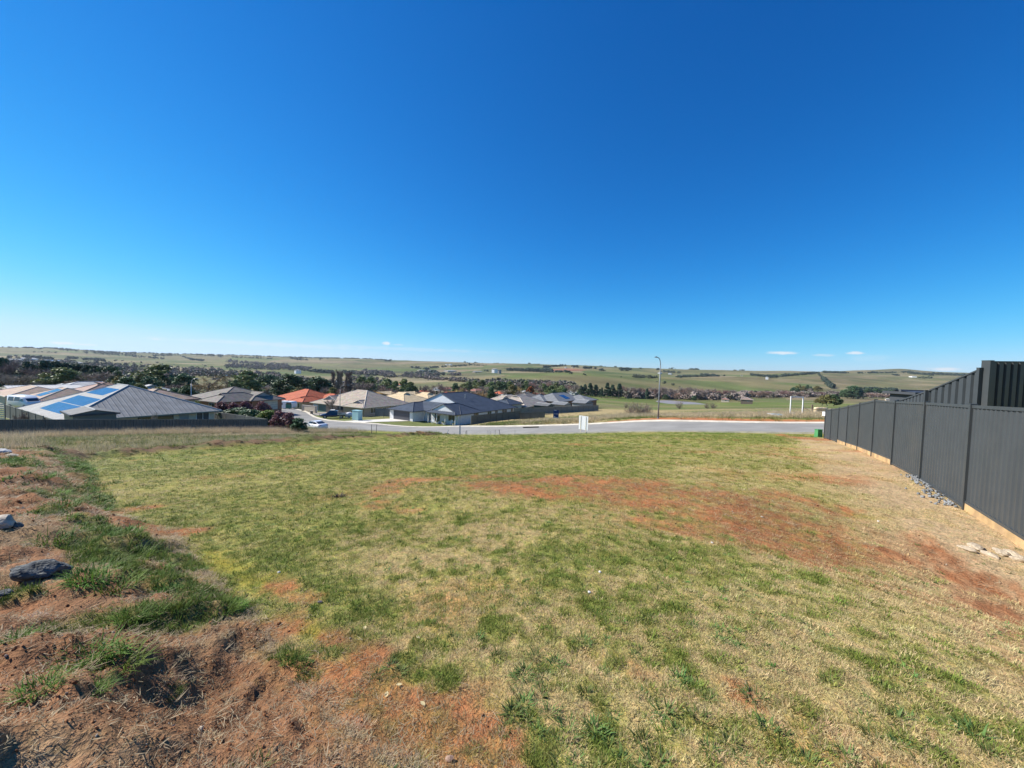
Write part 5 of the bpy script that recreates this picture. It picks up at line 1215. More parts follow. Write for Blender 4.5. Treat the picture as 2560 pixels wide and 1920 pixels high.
def eave(px, py, Y): p = at(px, py, Y); return (p[0], p[1]), p[2]

R_DARK = roofmat('roof_dark_grey_metal', (.058, .074, .100), 'metal'); R_GREY = roofmat('roof_pale_grey_metal', (.235, .235, .225), 'metal'); R_WHITE = roofmat('roof_whitish_metal', (.44, .43, .41), 'metal')
R_CREAM = roofmat('roof_cream_tile', (.42, .345, .265), 'tile'); R_RED = roofmat('roof_terracotta_tile', (.50, .125, .055), 'tile'); R_BROWN = roofmat('roof_grey_brown_tile', (.215, .190, .160), 'tile'); R_TAN = roofmat('roof_tan_tile', (.40, .285, .205), 'tile'); R_YELL = roofmat('roof_yellow_cream_metal', (.60, .46, .27), 'metal'); R_MID = roofmat('roof_mid_grey_metal', (.20, .205, .205), 'metal'); R_PINK = roofmat('roof_dull_red_metal', (.30, .13, .09), 'metal')
CAPL = M('ridge_light', (.55, .48, .40), rough=.8, var=.1); CAPD = M('ridge_dark', (.07, .075, .085), rough=.5, var=.1); CAPB = M('ridge_brown', (.15, .13, .11), rough=.8, var=.1); CAPR = M('ridge_red', (.42, .10, .05), rough=.8, var=.1); CAPG = M('ridge_grey', (.40, .40, .38), rough=.5, var=.1)
W_WHITE = M('render_white', (.82, .81, .78), rough=.8, var=.05, scale=1.5); W_CREAM = M('render_cream', (.58, .50, .38), rough=.85, var=.08, scale=1.5); W_GREY = M('render_grey', (.30, .30, .29), rough=.8, var=.08, scale=1.5)
B_RED = brick('brick_orange', (.36, .15, .075)); B_TAN = brick('brick_tan', (.42, .33, .23)); B_DRK = brick('brick_dark', (.10, .09, .085)); T_DARK = M('trim_charcoal', (.055, .060, .068), rough=.5, var=.05); T_CREAM = M('trim_cream', (.58, .53, .43), rough=.6, var=.05); T_BRN = M('trim_brown', (.14, .11, .09), rough=.6); T_GRN = M('trim_grey_green', (.20, .22, .20), rough=.6)
CG = M('garage_charcoal', (.085, .088, .10), rough=.5, var=.05)

# charcoal house over the road
c_, ze = eave(1136, 1036.5, 78)
house('charcoal metal-roofed house with white gables and a double garage', c_, ze, 58, [
    dict(r=(2.0, 0, 23.5, 17.6), pitch=22, dutch=(5.4, 0)), dict(r=(.3, .1, 9, 7.6), pitch=24, dutch=(3.3, 0), axis='x', oh=.45, wall=(1.3, .1, 9, 7.6), wm=W_WHITE), dict(r=(-1.4, 10.4, 9, 17.7), pitch=20, axis='x', oh=.45, e=-.05)],
    R_DARK, CAPD, W_WHITE, T_DARK, W_WHITE, wh=2.35, openings=[(1, 'L', .6, .7, 2.0, 1.4, 'window'), (1, 'L', 4.9, .3, 1.6, 1.8, 'window'), (2, 'L', 1.0, .02, 5.0, 2.15, 'garage', dict(panem=CG)), (0, 'R', 4.5, .05, 1.6, 2.1, 'window', dict(frame=FRAMED)), (0, 'R', 9.5, .9, 1.6, 1.2, 'window'), (0, 'R', 12.5, .9, 1.2, 1.2, 'window'), (0, 'R', 15.5, .6, 2.2, 1.5, 'window'), (0, 'R', 19.5, .6, 1.5, 1.5, 'window'), (0, 'L', 8.3, .1, 1.1, 2.1, 'door', dict(panem=W_GREY))],
    posts=[(.15, -.1), (.15, 2.6), (.15, 5.0), (.15, 7.4)], chimney=(10.5, 5.8, 2.35))
# cream tiled house with blue truck
c_, ze = eave(910, 1018.3, 94)
house('cream tiled house with two gablets beside the dark blue truck', c_, ze, 62, [
    dict(r=(0, 0, 15.5, 19.5), pitch=23, dutch=(0, 0), axis='y'), dict(r=(-.2, .2, 8, 6.5), pitch=23, axis='x', dutch=(2.0, 0), oh=.45), dict(r=(.3, 11, 9, 18.5), pitch=25, axis='x', dutch=(2.7, 0), oh=.45)],
    R_CREAM, CAPL, B_TAN, T_CREAM, W_GREY, wh=2.4, openings=[(0, 'L', 1.0, .8, 2.2, 1.3, 'window'), (0, 'L', 7.5, .05, 2.6, 2.1, 'window', dict(frame=FRAMED)), (0, 'L', 14.2, .03, 2.8, 2.1, 'garage', dict(panem=M('garage_teal', (.13, .20, .20), rough=.5))), (0, 'L', 17.4, .03, 1.9, 1.8, 'garage', dict(panem=M('panel_pale_blue', (.50, .58, .66), rough=.5))), (0, 'R', 2.0, .7, 1.8, 1.4, 'window'), (0, 'R', 6.0, .7, 1.2, 1.2, 'window'), (0, 'R', 9.0, .3, 2.6, 1.8, 'window')])
# pale grey house with solar panels
c_, ze = eave(170, 1048.5, 41)
ux = np.array([0, 1, 0]); tpg = math.tan(R(24)); sl = np.array([math.cos(R(24)), 0, math.sin(R(24))])
house('pale grey metal-roofed house with blue solar panels behind the dark fence', c_, ze, 61, [
    dict(r=(0, 0, 13.5, 17.2), pitch=24, axis='y', dutch=(0, 0), oh=.6)], R_GREY, CAPG, W_CREAM, T_GRN, W_CREAM, wh=2.4,
    openings=[(0, 'R', 1.2, .4, 2.0, 1.6, 'window'), (0, 'R', 3.8, .9, 1.0, 1.0, 'window'), (0, 'R', 5.6, .3, 3.4, 1.8, 'window', dict(frame=FRAMED)), (0, 'R', 9.6, .2, 1.0, 2.0, 'door', dict(panem=W_GREY)), (0, 'R', 11.4, .2, 1.5, 2.0, 'window', dict(panem=B_DRK)), (0, 'L', 3.0, .6, 2.4, 1.4, 'window'), (0, 'L', 8.0, .6, 2.4, 1.4, 'window'), (0, 'L', 12, .1, 2.6, 2.0, 'window')],
    solar=[((.25, 3.6, 2.4 + .25 * tpg + .03), ux, sl, 7, 2, 1.15, 1.75), ((4.2, 6.0, 2.4 + 4.2 * tpg + .03), ux, sl, 5, 1, 1.15, 1.75)])
# garden shed before it
p = top_at(182, 1036.5, 't', 54.0, 0); q = top_at(291, 1031, 't', 54.0, 0)
ang = math.degrees(math.atan2(q[1] - p[1], q[0] - p[0])); Ls = math.hypot(q[0] - p[0], q[1] - p[1])
SHED = M('shed_grey_green_steel', (.16, .165, .145), rough=.5, var=.06, scale=2); R_SHED = roofmat('roof_shed_grey', (.15, .15, .145), 'metal')
house('low grey-green steel garden shed behind the dark fence', (p[0], p[1]), p[2], ang, [dict(r=(0, 0, Ls, 4.2), pitch=13, axis='y', gable=(True, True), oh=.14, cap=.06)], R_SHED, CAPG, SHED, T_DARK, SHED, wh=2.1, name='garden_shed')
# brown roofed brick house
c_, ze = eave(545, 1003, 78)
house('grey-brown tiled brick house with two pale gablets behind purple bushes', c_, ze, 64, [
    dict(r=(0, 0, 13.0, 13), pitch=20, axis='x', dutch=(0, 0), oh=.6), dict(r=(-.5, -1.2, 9, 5.0), pitch=23, axis='x', dutch=(1.1, 0), oh=.5), dict(r=(5.5, -2.0, 12.0, 9), pitch=23, axis='y', dutch=(1.9, 0), oh=.5)],
    R_BROWN, CAPB, B_RED, T_BRN, W_GREY, wh=2.4, openings=[(0, 'R', 10.5, .1, 1.2, 2.1, 'door', dict(panem=W_GREY)), (1, 'R', 1.0, .6, 2.0, 1.4, 'window'), (1, 'L', 1.5, .6, 2.0, 1.4, 'window'), (2, 'R', 2.5, .1, 3.0, 2.1, 'garage', dict(panem=W_CREAM))])
# terracotta house
c_, ze = eave(758, 1004.0, 108)
house('terracotta tiled house with a small gablet beside the parked caravan', c_, ze, 64, [
    dict(r=(0, 0, 13, 15), pitch=23, axis='y', dutch=(0, 0), oh=.6), dict(r=(-.3, -.3, 7, 5), pitch=22, axis='x', dutch=(1.1, 0), oh=.5), dict(r=(6, -4.5, 14, 6), pitch=22, axis='y', oh=.5)],
    R_RED, CAPR, B_TAN, T_BRN, W_GREY, wh=2.5, openings=[(0, 'L', 6.5, .7, 2.2, 1.4, 'window'), (0, 'L', 11, .7, 2.0, 1.4, 'window'), (1, 'L', 1.3, .6, 2.0, 1.4, 'window')])
# left group
c_, ze = eave(90, 1003, 74)
house('tan roofed house with one blue solar array left of the grey roof', c_, ze, 60, [dict(r=(0, 0, 10, 13), pitch=22, axis='y', oh=.6)], R_TAN, CAPL, W_CREAM, T_CREAM, W_CREAM, wh=2.4,
      openings=[(0, 'R', 2, .6, 2, 1.4, 'window'), (0, 'L', 3, .6, 2, 1.4, 'window'), (0, 'L', 8, .6, 2, 1.4, 'window')], solar=[((1.2, 4.0, 2.4 + 1.2 * math.tan(R(22)) + .05), (0, 1, 0), (math.cos(R(22)), 0, math.sin(R(22))), 4, 2, 1.0, 1.6)])
c_, ze = eave(170, 998, 80)
house('pinkish tan hip-roofed house directly behind the solar panels', c_, ze, 60, [dict(r=(0, 0, 13, 15), pitch=22, axis='x', oh=.6), dict(r=(2, 11, 10, 20), pitch=20, axis='y', oh=.5)], roofmat('roof_pink_tan_tile', (.37, .235, .185), 'tile'), CAPB, W_CREAM, T_BRN, W_CREAM, wh=2.4, openings=[(0, 'L', 2, .6, 2, 1.4, 'window'), (0, 'R', 2, .6, 2, 1.4, 'window')])
c_, ze = eave(118, 983, 102)
house('large whitish metal-roofed house with dark gablets before the dark conifers', c_, ze, 60, [dict(r=(0, 0, 17, 14), pitch=20, axis='x', dutch=(0, 2), oh=.6), dict(r=(9, -5, 18, 8), pitch=20, axis='y', dutch=(2.4, 0), oh=.5), dict(r=(17, -2, 26, 8), pitch=20, axis='y', dutch=(2.0, 0), oh=.5), dict(r=(2, 12, 12, 24), pitch=14, axis='y', gable=(False, True), oh=.4)], R_WHITE, CAPG, B_RED, T_CREAM, T_GRN, wh=2.6,
      openings=[(0, 'L', 2, .6, 2, 1.4, 'window'), (0, 'L', 7, .6, 2, 1.4, 'window'), (0, 'R', 2, .6, 2, 1.4, 'window')])
c_, ze = eave(24, 973, 92)
house('long pale-roofed shed with cream walls at the dark conifers', c_, ze, 60, [dict(r=(0, 0, 12, 9), pitch=8, axis='x', gable=(True, True), oh=.3)], R_WHITE, CAPG, W_CREAM, T_CREAM, W_CREAM, wh=3.2, name='garden_shed', openings=[(0, 'L', 2, .02, 3, 2.4, 'garage', dict(panem=W_GREY))])
c_, ze = eave(22, 990, 78)
house('cream rendered house with low tan roof beyond the white van', c_, ze, 60, [dict(r=(0, 0, 9, 16), pitch=18, axis='y', oh=.5)], R_TAN, CAPL, W_CREAM, T_CREAM, W_CREAM, wh=2.6, openings=[(0, 'R', 2, .6, 2, 1.4, 'window'), (0, 'L', 2, .6, 2, 1.4, 'window')])
c_, ze = eave(345, 1001.8, 60)
house('tan tiled house just behind the pale grey roof', c_, ze, 62, [dict(r=(0, 0, 7.5, 9.5), pitch=20, axis='y', oh=.6)], R_TAN, CAPB, W_CREAM, T_BRN, W_GREY, wh=2.4, openings=[(0, 'R', 2, .6, 2, 1.4, 'window')])
# pale yellow roofs behind the cream house
for i, (px, py, Y, lab) in enumerate([(1010, 1006, 128, 'pale yellow metal-roofed house behind the cream tiled house'), (1072, 1004, 140, 'pale yellow metal-roofed house peeping over the charcoal garage')]):
    c_, ze = eave(px, py, Y)
    house(lab, c_, ze, 62, [dict(r=(0, 0, 14, 15), pitch=20, axis='y', dutch=(1.5, 1.5), oh=.6), dict(r=(2, 8, 9, 22), pitch=20, axis='x', oh=.5)], R_YELL, M('ridge_yellow', (.58, .45, .27), rough=.6), W_CREAM, T_CREAM, W_CREAM, wh=2.5, openings=[(0, 'L', 2, .6, 2, 1.4, 'window'), (0, 'R', 2, .6, 2, 1.4, 'window')])
# houses right of the charcoal one
c_, ze = eave(1312, 1016, 112)
house('light tan tiled house right of the charcoal roof', c_, ze, 58, [dict(r=(0, 0, 15, 12), pitch=23, axis='x', dutch=(1.5, 0), oh=.6), dict(r=(-1, 6, 9, 16), pitch=24, axis='y', dutch=(1.8, 0), oh=.5)], roofmat('roof_light_tan_tile', (.42, .36, .29), 'tile'), CAPL, B_TAN, T_CREAM, W_CREAM, wh=2.5, openings=[(0, 'R', 3, .6, 2, 1.4, 'window'), (0, 'R', 9, .6, 2, 1.4, 'window')])
c_, ze = eave(1272, 1011, 106)
house('small dark-roofed outbuilding right behind the charcoal house', c_, ze, 58, [dict(r=(0, 0, 7, 6), pitch=22, axis='x', dutch=(1, 0), oh=.4)], R_DARK, CAPD, W_CREAM, T_DARK, W_CREAM, wh=2.4, name='garden_shed')
c_, ze = eave(1397, 1004, 140)
house('mid grey roofed orange brick house with a small solar array', c_, ze, 56, [dict(r=(0, 0, 22, 12), pitch=22, axis='x', oh=.6), dict(r=(-2, 5, 8, 14), pitch=22, axis='y', oh=.5), dict(r=(14, -5, 24, 6), pitch=18, axis='y', oh=.5)], R_MID, CAPD, B_RED, T_DARK, W_GREY, wh=2.6,
      openings=[(0, 'R', 2, .3, 2, 1.9, 'window'), (0, 'R', 6, .3, 2, 1.9, 'window'), (0, 'L', 2, .6, 2, 1.4, 'window')], solar=[((7.5, 1.0, 2.6 + 1.0 * math.tan(R(22)) + .05), (1, 0, 0), (0, math.cos(R(22)), math.sin(R(22))), 4, 2, 1.0, 1.6)])
c_, ze = eave(1325, 1003, 150)
house('brown-grey tiled house beyond the light tan one', c_, ze, 58, [dict(r=(0, 0, 16, 12), pitch=22, axis='x', oh=.6)], R_BROWN, CAPB, B_TAN, T_BRN, W_CREAM, wh=2.5, openings=[(0, 'R', 3, .6, 2, 1.4, 'window')])
for px, py, Y, L, lab, wmat, rm in [(1410, 1012.5, 118, 5.0, 'cream-walled garage shed behind the long grey fence', W_CREAM, R_MID), (1462, 1008.5, 126, 7.0, 'grey shed with white awning at the fence end', W_GREY, R_MID), (1368, 1015, 112, 4.0, 'small dark green garden shed behind the long grey fence', M('shed_green', (.06, .10, .075), rough=.6), R_SHED)]:
    c_, ze = eave(px, py, Y); house(lab, c_, ze, 56, [dict(r=(0, 0, L, 4.5), pitch=14, axis='y', gable=(True, True), oh=.2)], rm, CAPG, wmat, T_DARK, wmat, wh=2.2, name='garden_shed', openings=[(0, 'R', .6, .02, L - 1.2, 1.9, 'garage', dict(panem=wmat))])
# dark shed behind the fences on the right
c_, ze = eave(2288, 981, 24)
house('low charcoal flat-roofed shed showing between the two charcoal fences', (c_[0], c_[1]), ze, 0, [dict(r=(0, 0, 2.4, 1.6), pitch=4, axis='x', gable=(True, True), oh=.15)], R_DARK, CAPD, T_DARK, T_DARK, T_DARK, wh=2.3, name='garden_shed', openings=[(0, 'R', .4, .02, .9, 1.9, 'door', dict(panem=T_DARK))])
# farm buildings in the valley and on the hills
def small_house(px, py, Y, L, W, rm, wm, lab, wh=2.6, pitch=20, ang=58, name='house', gable=(False, False)):
    ys = np.linspace(.55 * Y, 1.7 * Y, 500); d_ = ray(px, py); d_ = d_ / d_[1]      # the depth at which a wall of this height stands on the ground
    e_ = d_[2] * ys + CAMZ - ground_z(d_[0] * ys, ys) - wh
    cr = np.where(np.sign(e_[:-1]) != np.sign(e_[1:]))[0]
    if len(cr): Y = float(ys[cr[np.argmin(np.abs(ys[cr] - Y))]])
    c_, ze = eave(px, py, Y)
    z0 = gzs(*c_); wh2 = max(wh, min(ze - z0, wh + 1.5))
    house(lab, c_, ze, ang, [dict(r=(0, 0, L, W), pitch=pitch, oh=.4, gable=gable)], rm, CAPG if rm is not R_RED else CAPR, wm, T_CREAM, wm, wh=wh2, name=name, openings=[(0, 'R', L * .15, wh2 - 1.9, 1.6, 1.2, 'window'), (0, 'R', L * .6, wh2 - 1.9, 1.6, 1.2, 'window'), (0, 'L', W * .3, wh2 - 1.9, 1.6, 1.2, 'window')], foot=4)
R_RUST = roofmat('roof_rusty', (.28, .20, .16), 'metal')
for a in [
 (1822, 999, 520, 9, 8, R_PINK, W_CREAM, 'small white farm shed with reddish roof beside bare trees', 3, 18), (1776, 993, 560, 7, 7, R_WHITE, W_CREAM, 'tiny white hut among bare trees right of the dam'),
 (1685, 985, 540, 17, 12, R_PINK, W_CREAM, 'farmhouse with dull red roof half hidden by bare trees'), (1882, 1000, 470, 14, 10, R_RUST, WOOD, 'weathered open-sided timber hay shed in the green paddock', 4, 22),
 (1236, 922.5, 850, 13, 7, R_WHITE, W_WHITE, 'white farm shed on the crest of the green hill', 3.2, 12), (1248, 925, 870, 9, 5, R_MID, W_GREY, 'low grey shed beside the white shed on the green hill', 3, 10),
 (1120, 926.5, 1500, 70, 30, R_WHITE, W_CREAM, 'long white industrial shed below the far hills', 9, 8), (1050, 925, 1500, 34, 20, R_WHITE, W_CREAM, 'white-roofed shed among trees left of the long industrial shed', 7, 8), (1075, 925.5, 1540, 24, 20, R_WHITE, W_CREAM, 'smaller white-roofed shed beside the long industrial shed', 7, 8),
 (1188, 929, 1350, 60, 18, R_WHITE, B_TAN, 'row of pale stock sheds right of the long industrial shed', 5, 8), (1117, 911, 2600, 20, 14, R_WHITE, W_WHITE, 'lonely white farmhouse on the far pasture ridge', 5, 15), (1126, 911, 2620, 20, 14, R_WHITE, W_WHITE, 'white barn beside the lonely farmhouse on the ridge', 6, 15),
 (1652, 931.5, 2100, 28, 14, R_WHITE, W_WHITE, 'white homestead among trees on the far slope behind the street light', 6, 15), (1678, 933.5, 2050, 22, 14, R_WHITE, W_WHITE, 'second white homestead downhill among far trees', 5, 15), (1857, 938.5, 1600, 16, 9, R_MID, W_CREAM, 'tiny grey shed on the crest of the far green hill', 4, 12),
 (1921, 942.5, 1700, 9, 8, R_WHITE, W_WHITE, 'white tower-like hut in the dark windbreak', 9, 12), (2292, 941, 2200, 55, 18, R_WHITE, W_WHITE, 'white long shed on the brown hillside above the fence', 6, 8), (2225, 998, 760, 5, 5, R_WHITE, W_CREAM, 'pale house beyond the tan field near dark evergreens'),
 (1432, 918, 2050, 18, 12, R_YELL, W_CREAM, 'pale farmhouse above the red ploughed paddock', 4, 18), (1415, 918.5, 2050, 14, 10, R_WHITE, W_WHITE, 'white cottage left of the pale farmhouse above the red paddock', 4, 18),
 (1420, 979.5, 330, 18, 8, R_WHITE, W_WHITE, 'low white-roofed building beside the dark round bush', 3, 12), (1438, 981.5, 330, 14, 8, R_WHITE, W_WHITE, 'long white awning right of the low white building', 3, 10),
 (1333, 985, 260, 12, 9, R_RED, B_RED, 'small red-roofed house under the rust-coloured tree'), (1357, 989, 230, 10, 8, R_RED, W_CREAM, 'red-roofed verandah house left of the dark round bush'), (1315, 981, 270, 11, 9, R_WHITE, W_CREAM, 'white gabled house left of the rust-coloured tree'),
 (1055, 982, 300, 14, 10, R_RED, B_TAN, 'orange-roofed house far behind the pale yellow roofs'), (1095, 971.5, 420, 16, 10, R_WHITE, W_WHITE, 'white-roofed house among bare trees above the charcoal ridge'), (1118, 973, 410, 14, 10, R_PINK, W_CREAM, 'pink-roofed house beside the white-roofed one among bare trees'), (1118, 987, 250, 20, 10, R_RED, B_TAN, 'long orange-roofed house just over the charcoal roof ridge'),
 (1190, 978, 350, 18, 12, R_PINK, B_TAN, 'dull red-roofed house behind golden trees over the charcoal roof'), (1252, 985, 290, 16, 10, R_RED, W_WHITE, 'red-roofed house with white shed right of the dark conifer'), (1268, 988, 280, 7, 6, R_WHITE, W_WHITE, 'small white shed right of the red-roofed house'), (1275, 1003, 170, 16, 12, R_CREAM, B_TAN, 'cream hip-roofed house beyond the charcoal roof end'),
 (1042, 989, 260, 16, 10, R_MID, B_TAN, 'grey-roofed house left of the two thin cypresses'), (660, 972, 260, 10, 9, R_DARK, W_CREAM, 'dark-roofed house under the big dark cypress'),
 (520, 934, 620, 22, 14, R_WHITE, W_WHITE, 'white roof cluster house beyond the bare willow'), (536, 932, 640, 18, 12, R_WHITE, W_CREAM, 'white-walled house right of the white roof cluster'), (548, 936, 600, 16, 10, R_MID, W_WHITE, 'grey and white house below the white roof cluster'),
 (237, 914, 800, 22, 14, R_WHITE, W_WHITE, 'white house beyond the dark conifers on the town edge'), (272, 913, 850, 24, 14, R_WHITE, W_WHITE, 'second white house beyond the conifers further along the town edge'), (300, 922, 640, 18, 12, R_WHITE, W_CREAM, 'white-roofed house right of the dark conifers'), (322, 921, 640, 22, 10, R_WHITE, B_TAN, 'white-roofed tan house near the big eucalypt'),
 (45, 896, 1700, 50, 20, R_WHITE, W_WHITE, 'long white factory roof below the left hill'), (12, 899, 1600, 40, 20, R_MID, W_WHITE, 'grey factory roof beside the long white factory roof'), (100, 902, 1400, 60, 22, roofmat('roof_blue_metal', (.12, .22, .34), 'metal'), W_WHITE, 'blue factory roof in the trees below the left hill'), (165, 906, 1300, 40, 16, R_WHITE, W_WHITE, 'white workshop right of the blue factory roof'),
 (395, 917, 700, 20, 12, R_WHITE, W_WHITE, 'white house at the top of the big eucalypt'), (445, 974.5, 120, 8, 8, R_WHITE, W_WHITE, 'small white-roofed house between eucalypt and dark shrub'), (740, 925.5, 900, 12, 7, R_WHITE, W_WHITE, 'white house before the pine windbreak on the flat'), (838, 955, 520, 18, 10, R_WHITE, W_WHITE, 'white roof showing between the bare poplars'), (868, 962, 420, 12, 9, R_WHITE, W_CREAM, 'small pale house at the foot of the bare poplars'), (1000, 962, 380, 14, 10, R_RED, W_CREAM, 'red-roofed cottage among olive trees left of the charcoal house')]:
    small_house(*a)
# ------------------------------------------------------------------ vehicles
TYRE = M('tyre_rubber', (.018, .018, .018), rough=.85, var=.1); RIM = M('rim_alloy', (.48, .49, .50), rough=.35, metal=.7, var=.05); TAIL = M('tail_lamp_red', (.35, .012, .012), rough=.25, spec=.6); HEADL = M('head_lamp_clear', (.75, .76, .78), rough=.15, spec=.7); PLATE = M('number_plate', (.70, .70, .66), rough=.5)
def car_paint(name, c):
    m = M(name, c, rough=.28, spec=.5, var=.02); b = m.node_tree.nodes['Principled BSDF']; b.inputs['Coat Weight'].default_value = .6; b.inputs['Coat Roughness'].default_value = .08; return m
def wheel(parent, x, y, r, w):
    o = MB().tube([(x, y - w / 2, r), (x, y - w * .4, r), (x, y + w * .4, r), (x, y + w / 2, r)], [r * .9, r, r, r * .9], 18).build('wheel', TYRE, parent, smooth=True)
    sg = 1 if y > 0 else -1
    MB().tube([(x, y + sg * w * .42, r), (x, y + sg * w * .53, r)], [r * .66, r * .6], 14).build('rim', RIM, o)
def section(x, hw, zb, zw, zt, tum):
    """body ring at station x: half width, sill, waist and top height, tumblehome half width at the top"""
    return [(x, -hw * .94, zb), (x, hw * .94, zb), (x, hw, zb + (zw - zb) * .45), (x, hw * .97, zw), (x, tum, zt), (x, -tum, zt), (x, -hw * .97, zw), (x, -hw, zb + (zw - zb) * .45)]
def sedan(label, loc, rz, paint):
    r = thing('parked_car', label, 'car', loc, rz)
    st = [(-2.22, .70, .36, .78, .80, .62), (-2.12, .82, .24, .88, .98, .66), (-1.75, .88, .20, .92, 1.06, .66), (-1.2, .90, .19, .93, .98, .74), (0, .91, .18, .93, .97, .76), (.75, .90, .18, .92, .96, .76), (1.45, .87, .20, .86, .90, .68), (2.0, .80, .22, .72, .76, .60), (2.24, .66, .30, .58, .60, .50)]
    MB().loft([section(*s_) for s_ in st]).build('body', paint, r, smooth=True)
    cab = [(-1.62, .68, .95, 1.04, .60), (-.85, .80, .93, 1.38, .60), (-.1, .80, .93, 1.46, .61), (.45, .79, .93, 1.38, .59), (1.12, .72, .90, .97, .62)]
    MB().loft([[(x, -w, zb), (x, w, zb), (x, tw, zt), (x, -tw, zt)] for x, w, zb, zt, tw in cab]).build('cabin', paint, r, smooth=False)
    gl = MB()
    def quad(a, b_, c_, d, o): gl.add([tuple(np.array(p) + np.array(o)) for p in (a, b_, c_, d)], [(0, 1, 2, 3)])
    MB().add([(-1.58, -.60, 1.06), (-1.58, .60, 1.06), (-.90, .55, 1.37), (-.90, -.55, 1.37)], [(0, 1, 2, 3)]).xf(lambda x, y, z: (x - .025, y, z + .02)).build('rear_window', GLASS, r)
    MB().add([(1.05, -.64, 1.0), (1.05, .64, 1.0), (.50, .56, 1.36), (.50, -.56, 1.36)], [(0, 1, 2, 3)]).xf(lambda x, y, z: (x + .025, y, z + .02)).build('windscreen', GLASS, r)
    for sg in (-1, 1):
        for xa, xb, za, zb_ in ((-1.28, -.42, 1.20, 1.36), (-.34, .50, 1.37, 1.32)):
            def yy(z): return .80 + (.61 - .80) * (z - .93) / (1.44 - .93) + .016
            pts = [(xa - .08 if xa < -1 else xa, .99), (xb + (.25 if xb > 0 else 0), .99), (xb, zb_), (xa, za)]
            MB().add([(x, sg * yy(z), z) for x, z in pts], [(0, 1, 2, 3)]).build('side_window', GLASS, r)
        MB().box((-2.13, sg * .62, .82), (.14, .34, .15)).build('tail_light', TAIL, r); MB().box((2.10, sg * .55, .62), (.2, .32, .12)).build('headlight', HEADL, r)
        for x in (-1.36, 1.34): wheel(r, x, sg * .80, .32, .21)
        MB().box((.62, sg * .97, 1.02), (.10, .16, .11)).build('mirror', paint, r)
        for x in (-.42, .2): MB().box((x, sg * .915, .82), (.18, .025, .03)).build('door_handle', paint, r)
    MB().box((-2.205, 0, .60), (.05, .40, .12)).build('number_plate', PLATE, r); MB().box((-2.14, 0, .36), (.10, 1.36, .16)).build('bumper', M('bumper_grey', (.10, .10, .105), rough=.6), r)
    return r
p = at(789, 1071, 63.5); z0 = base_h(p[:1], p[1:2])[0] + .04
sedan('white sedan parked at the roadside beside the dry grass', (p[0], p[1], z0), R(150 + 0), car_paint('paint_white', (.74, .75, .76)))
def ute(label, loc, rz, paint):
    r = thing('utility_truck', label, 'truck', loc, rz)
    st = [(-.9, .86, .42, .98, 1.02, .80), (.1, .90, .40, 1.02, 1.06, .82), (1.2, .91, .40, 1.04, 1.08, .80), (1.9, .90, .42, .98, 1.02, .76), (2.45, .84, .46, .84, .90, .66), (2.62, .72, .50, .74, .76, .6)]
    MB().loft([section(*s_) for s_ in st]).build('body', paint, r, smooth=True)
    MB().loft([[(x, -w, 1.02), (x, w, 1.02), (x, tw, zt), (x, -tw, zt)] for x, w, zt, tw in ((-.9, .84, 1.70, .70), (-.3, .86, 1.78, .70), (.7, .86, 1.74, .69), (1.5, .80, 1.08, .70))]).build('cabin', paint, r)
    MB().add([(1.42, -.70, 1.12), (1.42, .70, 1.12), (.78, .64, 1.68), (.78, -.64, 1.68)], [(0, 1, 2, 3)]).xf(lambda x, y, z: (x + .03, y, z + .025)).build('windscreen', GLASS, r)
    for sg in (-1, 1):
        for xa, xb in ((-.75, -.02), (.06, .78)):
            MB().add([(xa, sg * .875, 1.12), (xb + (.38 if xb > .5 else 0), sg * .86, 1.12), (xb, sg * .735, 1.64), (xa, sg * .735, 1.66)], [(0, 1, 2, 3)]).build('side_window', GLASS, r)
        for x in (-1.75, 1.62): wheel(r, x, sg * .80, .38, .25)
        MB().box((2.50, sg * .58, .76), (.16, .34, .16)).build('headlight', HEADL, r); MB().box((-2.72, sg * .78, .86), (.06, .14, .26)).build('tail_light', TAIL, r)
    tray = MB().box((-1.85, 0, .82), (1.8, 1.86, .10)); tray.box((-1.85, .92, 1.0), (1.8, .03, .26)); tray.box((-1.85, -.92, 1.0), (1.8, .03, .26)); tray.box((-2.74, 0, 1.0), (.03, 1.86, .26))
    tray.build('tray', M('tray_alloy', (.45, .46, .46), rough=.4, metal=.5), r)
    MB().beam((-.98, -.8, 1.3), (-.98, .8, 1.3), .05, .9).build('headboard', GALV, r)
    bb = MB().tube([(2.72, -.7, .5), (2.76, -.6, .95), (2.76, .6, .95), (2.72, .7, .5)], .035, 8); bb.tube([(2.74, -.62, .7), (2.74, .62, .7)], .03, 8); bb.build('bull_bar', DARKP, r)
    MB().box((-1.6, 0, .55), (2.2, .7, .2)).build('chassis', DARKP, r)
    MB().box((.1, 0, 1.86), (.9, 1.2, .10)).build('roof_rack', M('rack_white', (.6, .6, .58)), r)
    return r
p = at(833, 1041, 87); z0 = gzs(p[0], p[1])
ute('dark blue tray-back truck with white roof rack before the cream house', (p[0], p[1], z0), R(200), car_paint('paint_navy', (.012, .022, .065)))
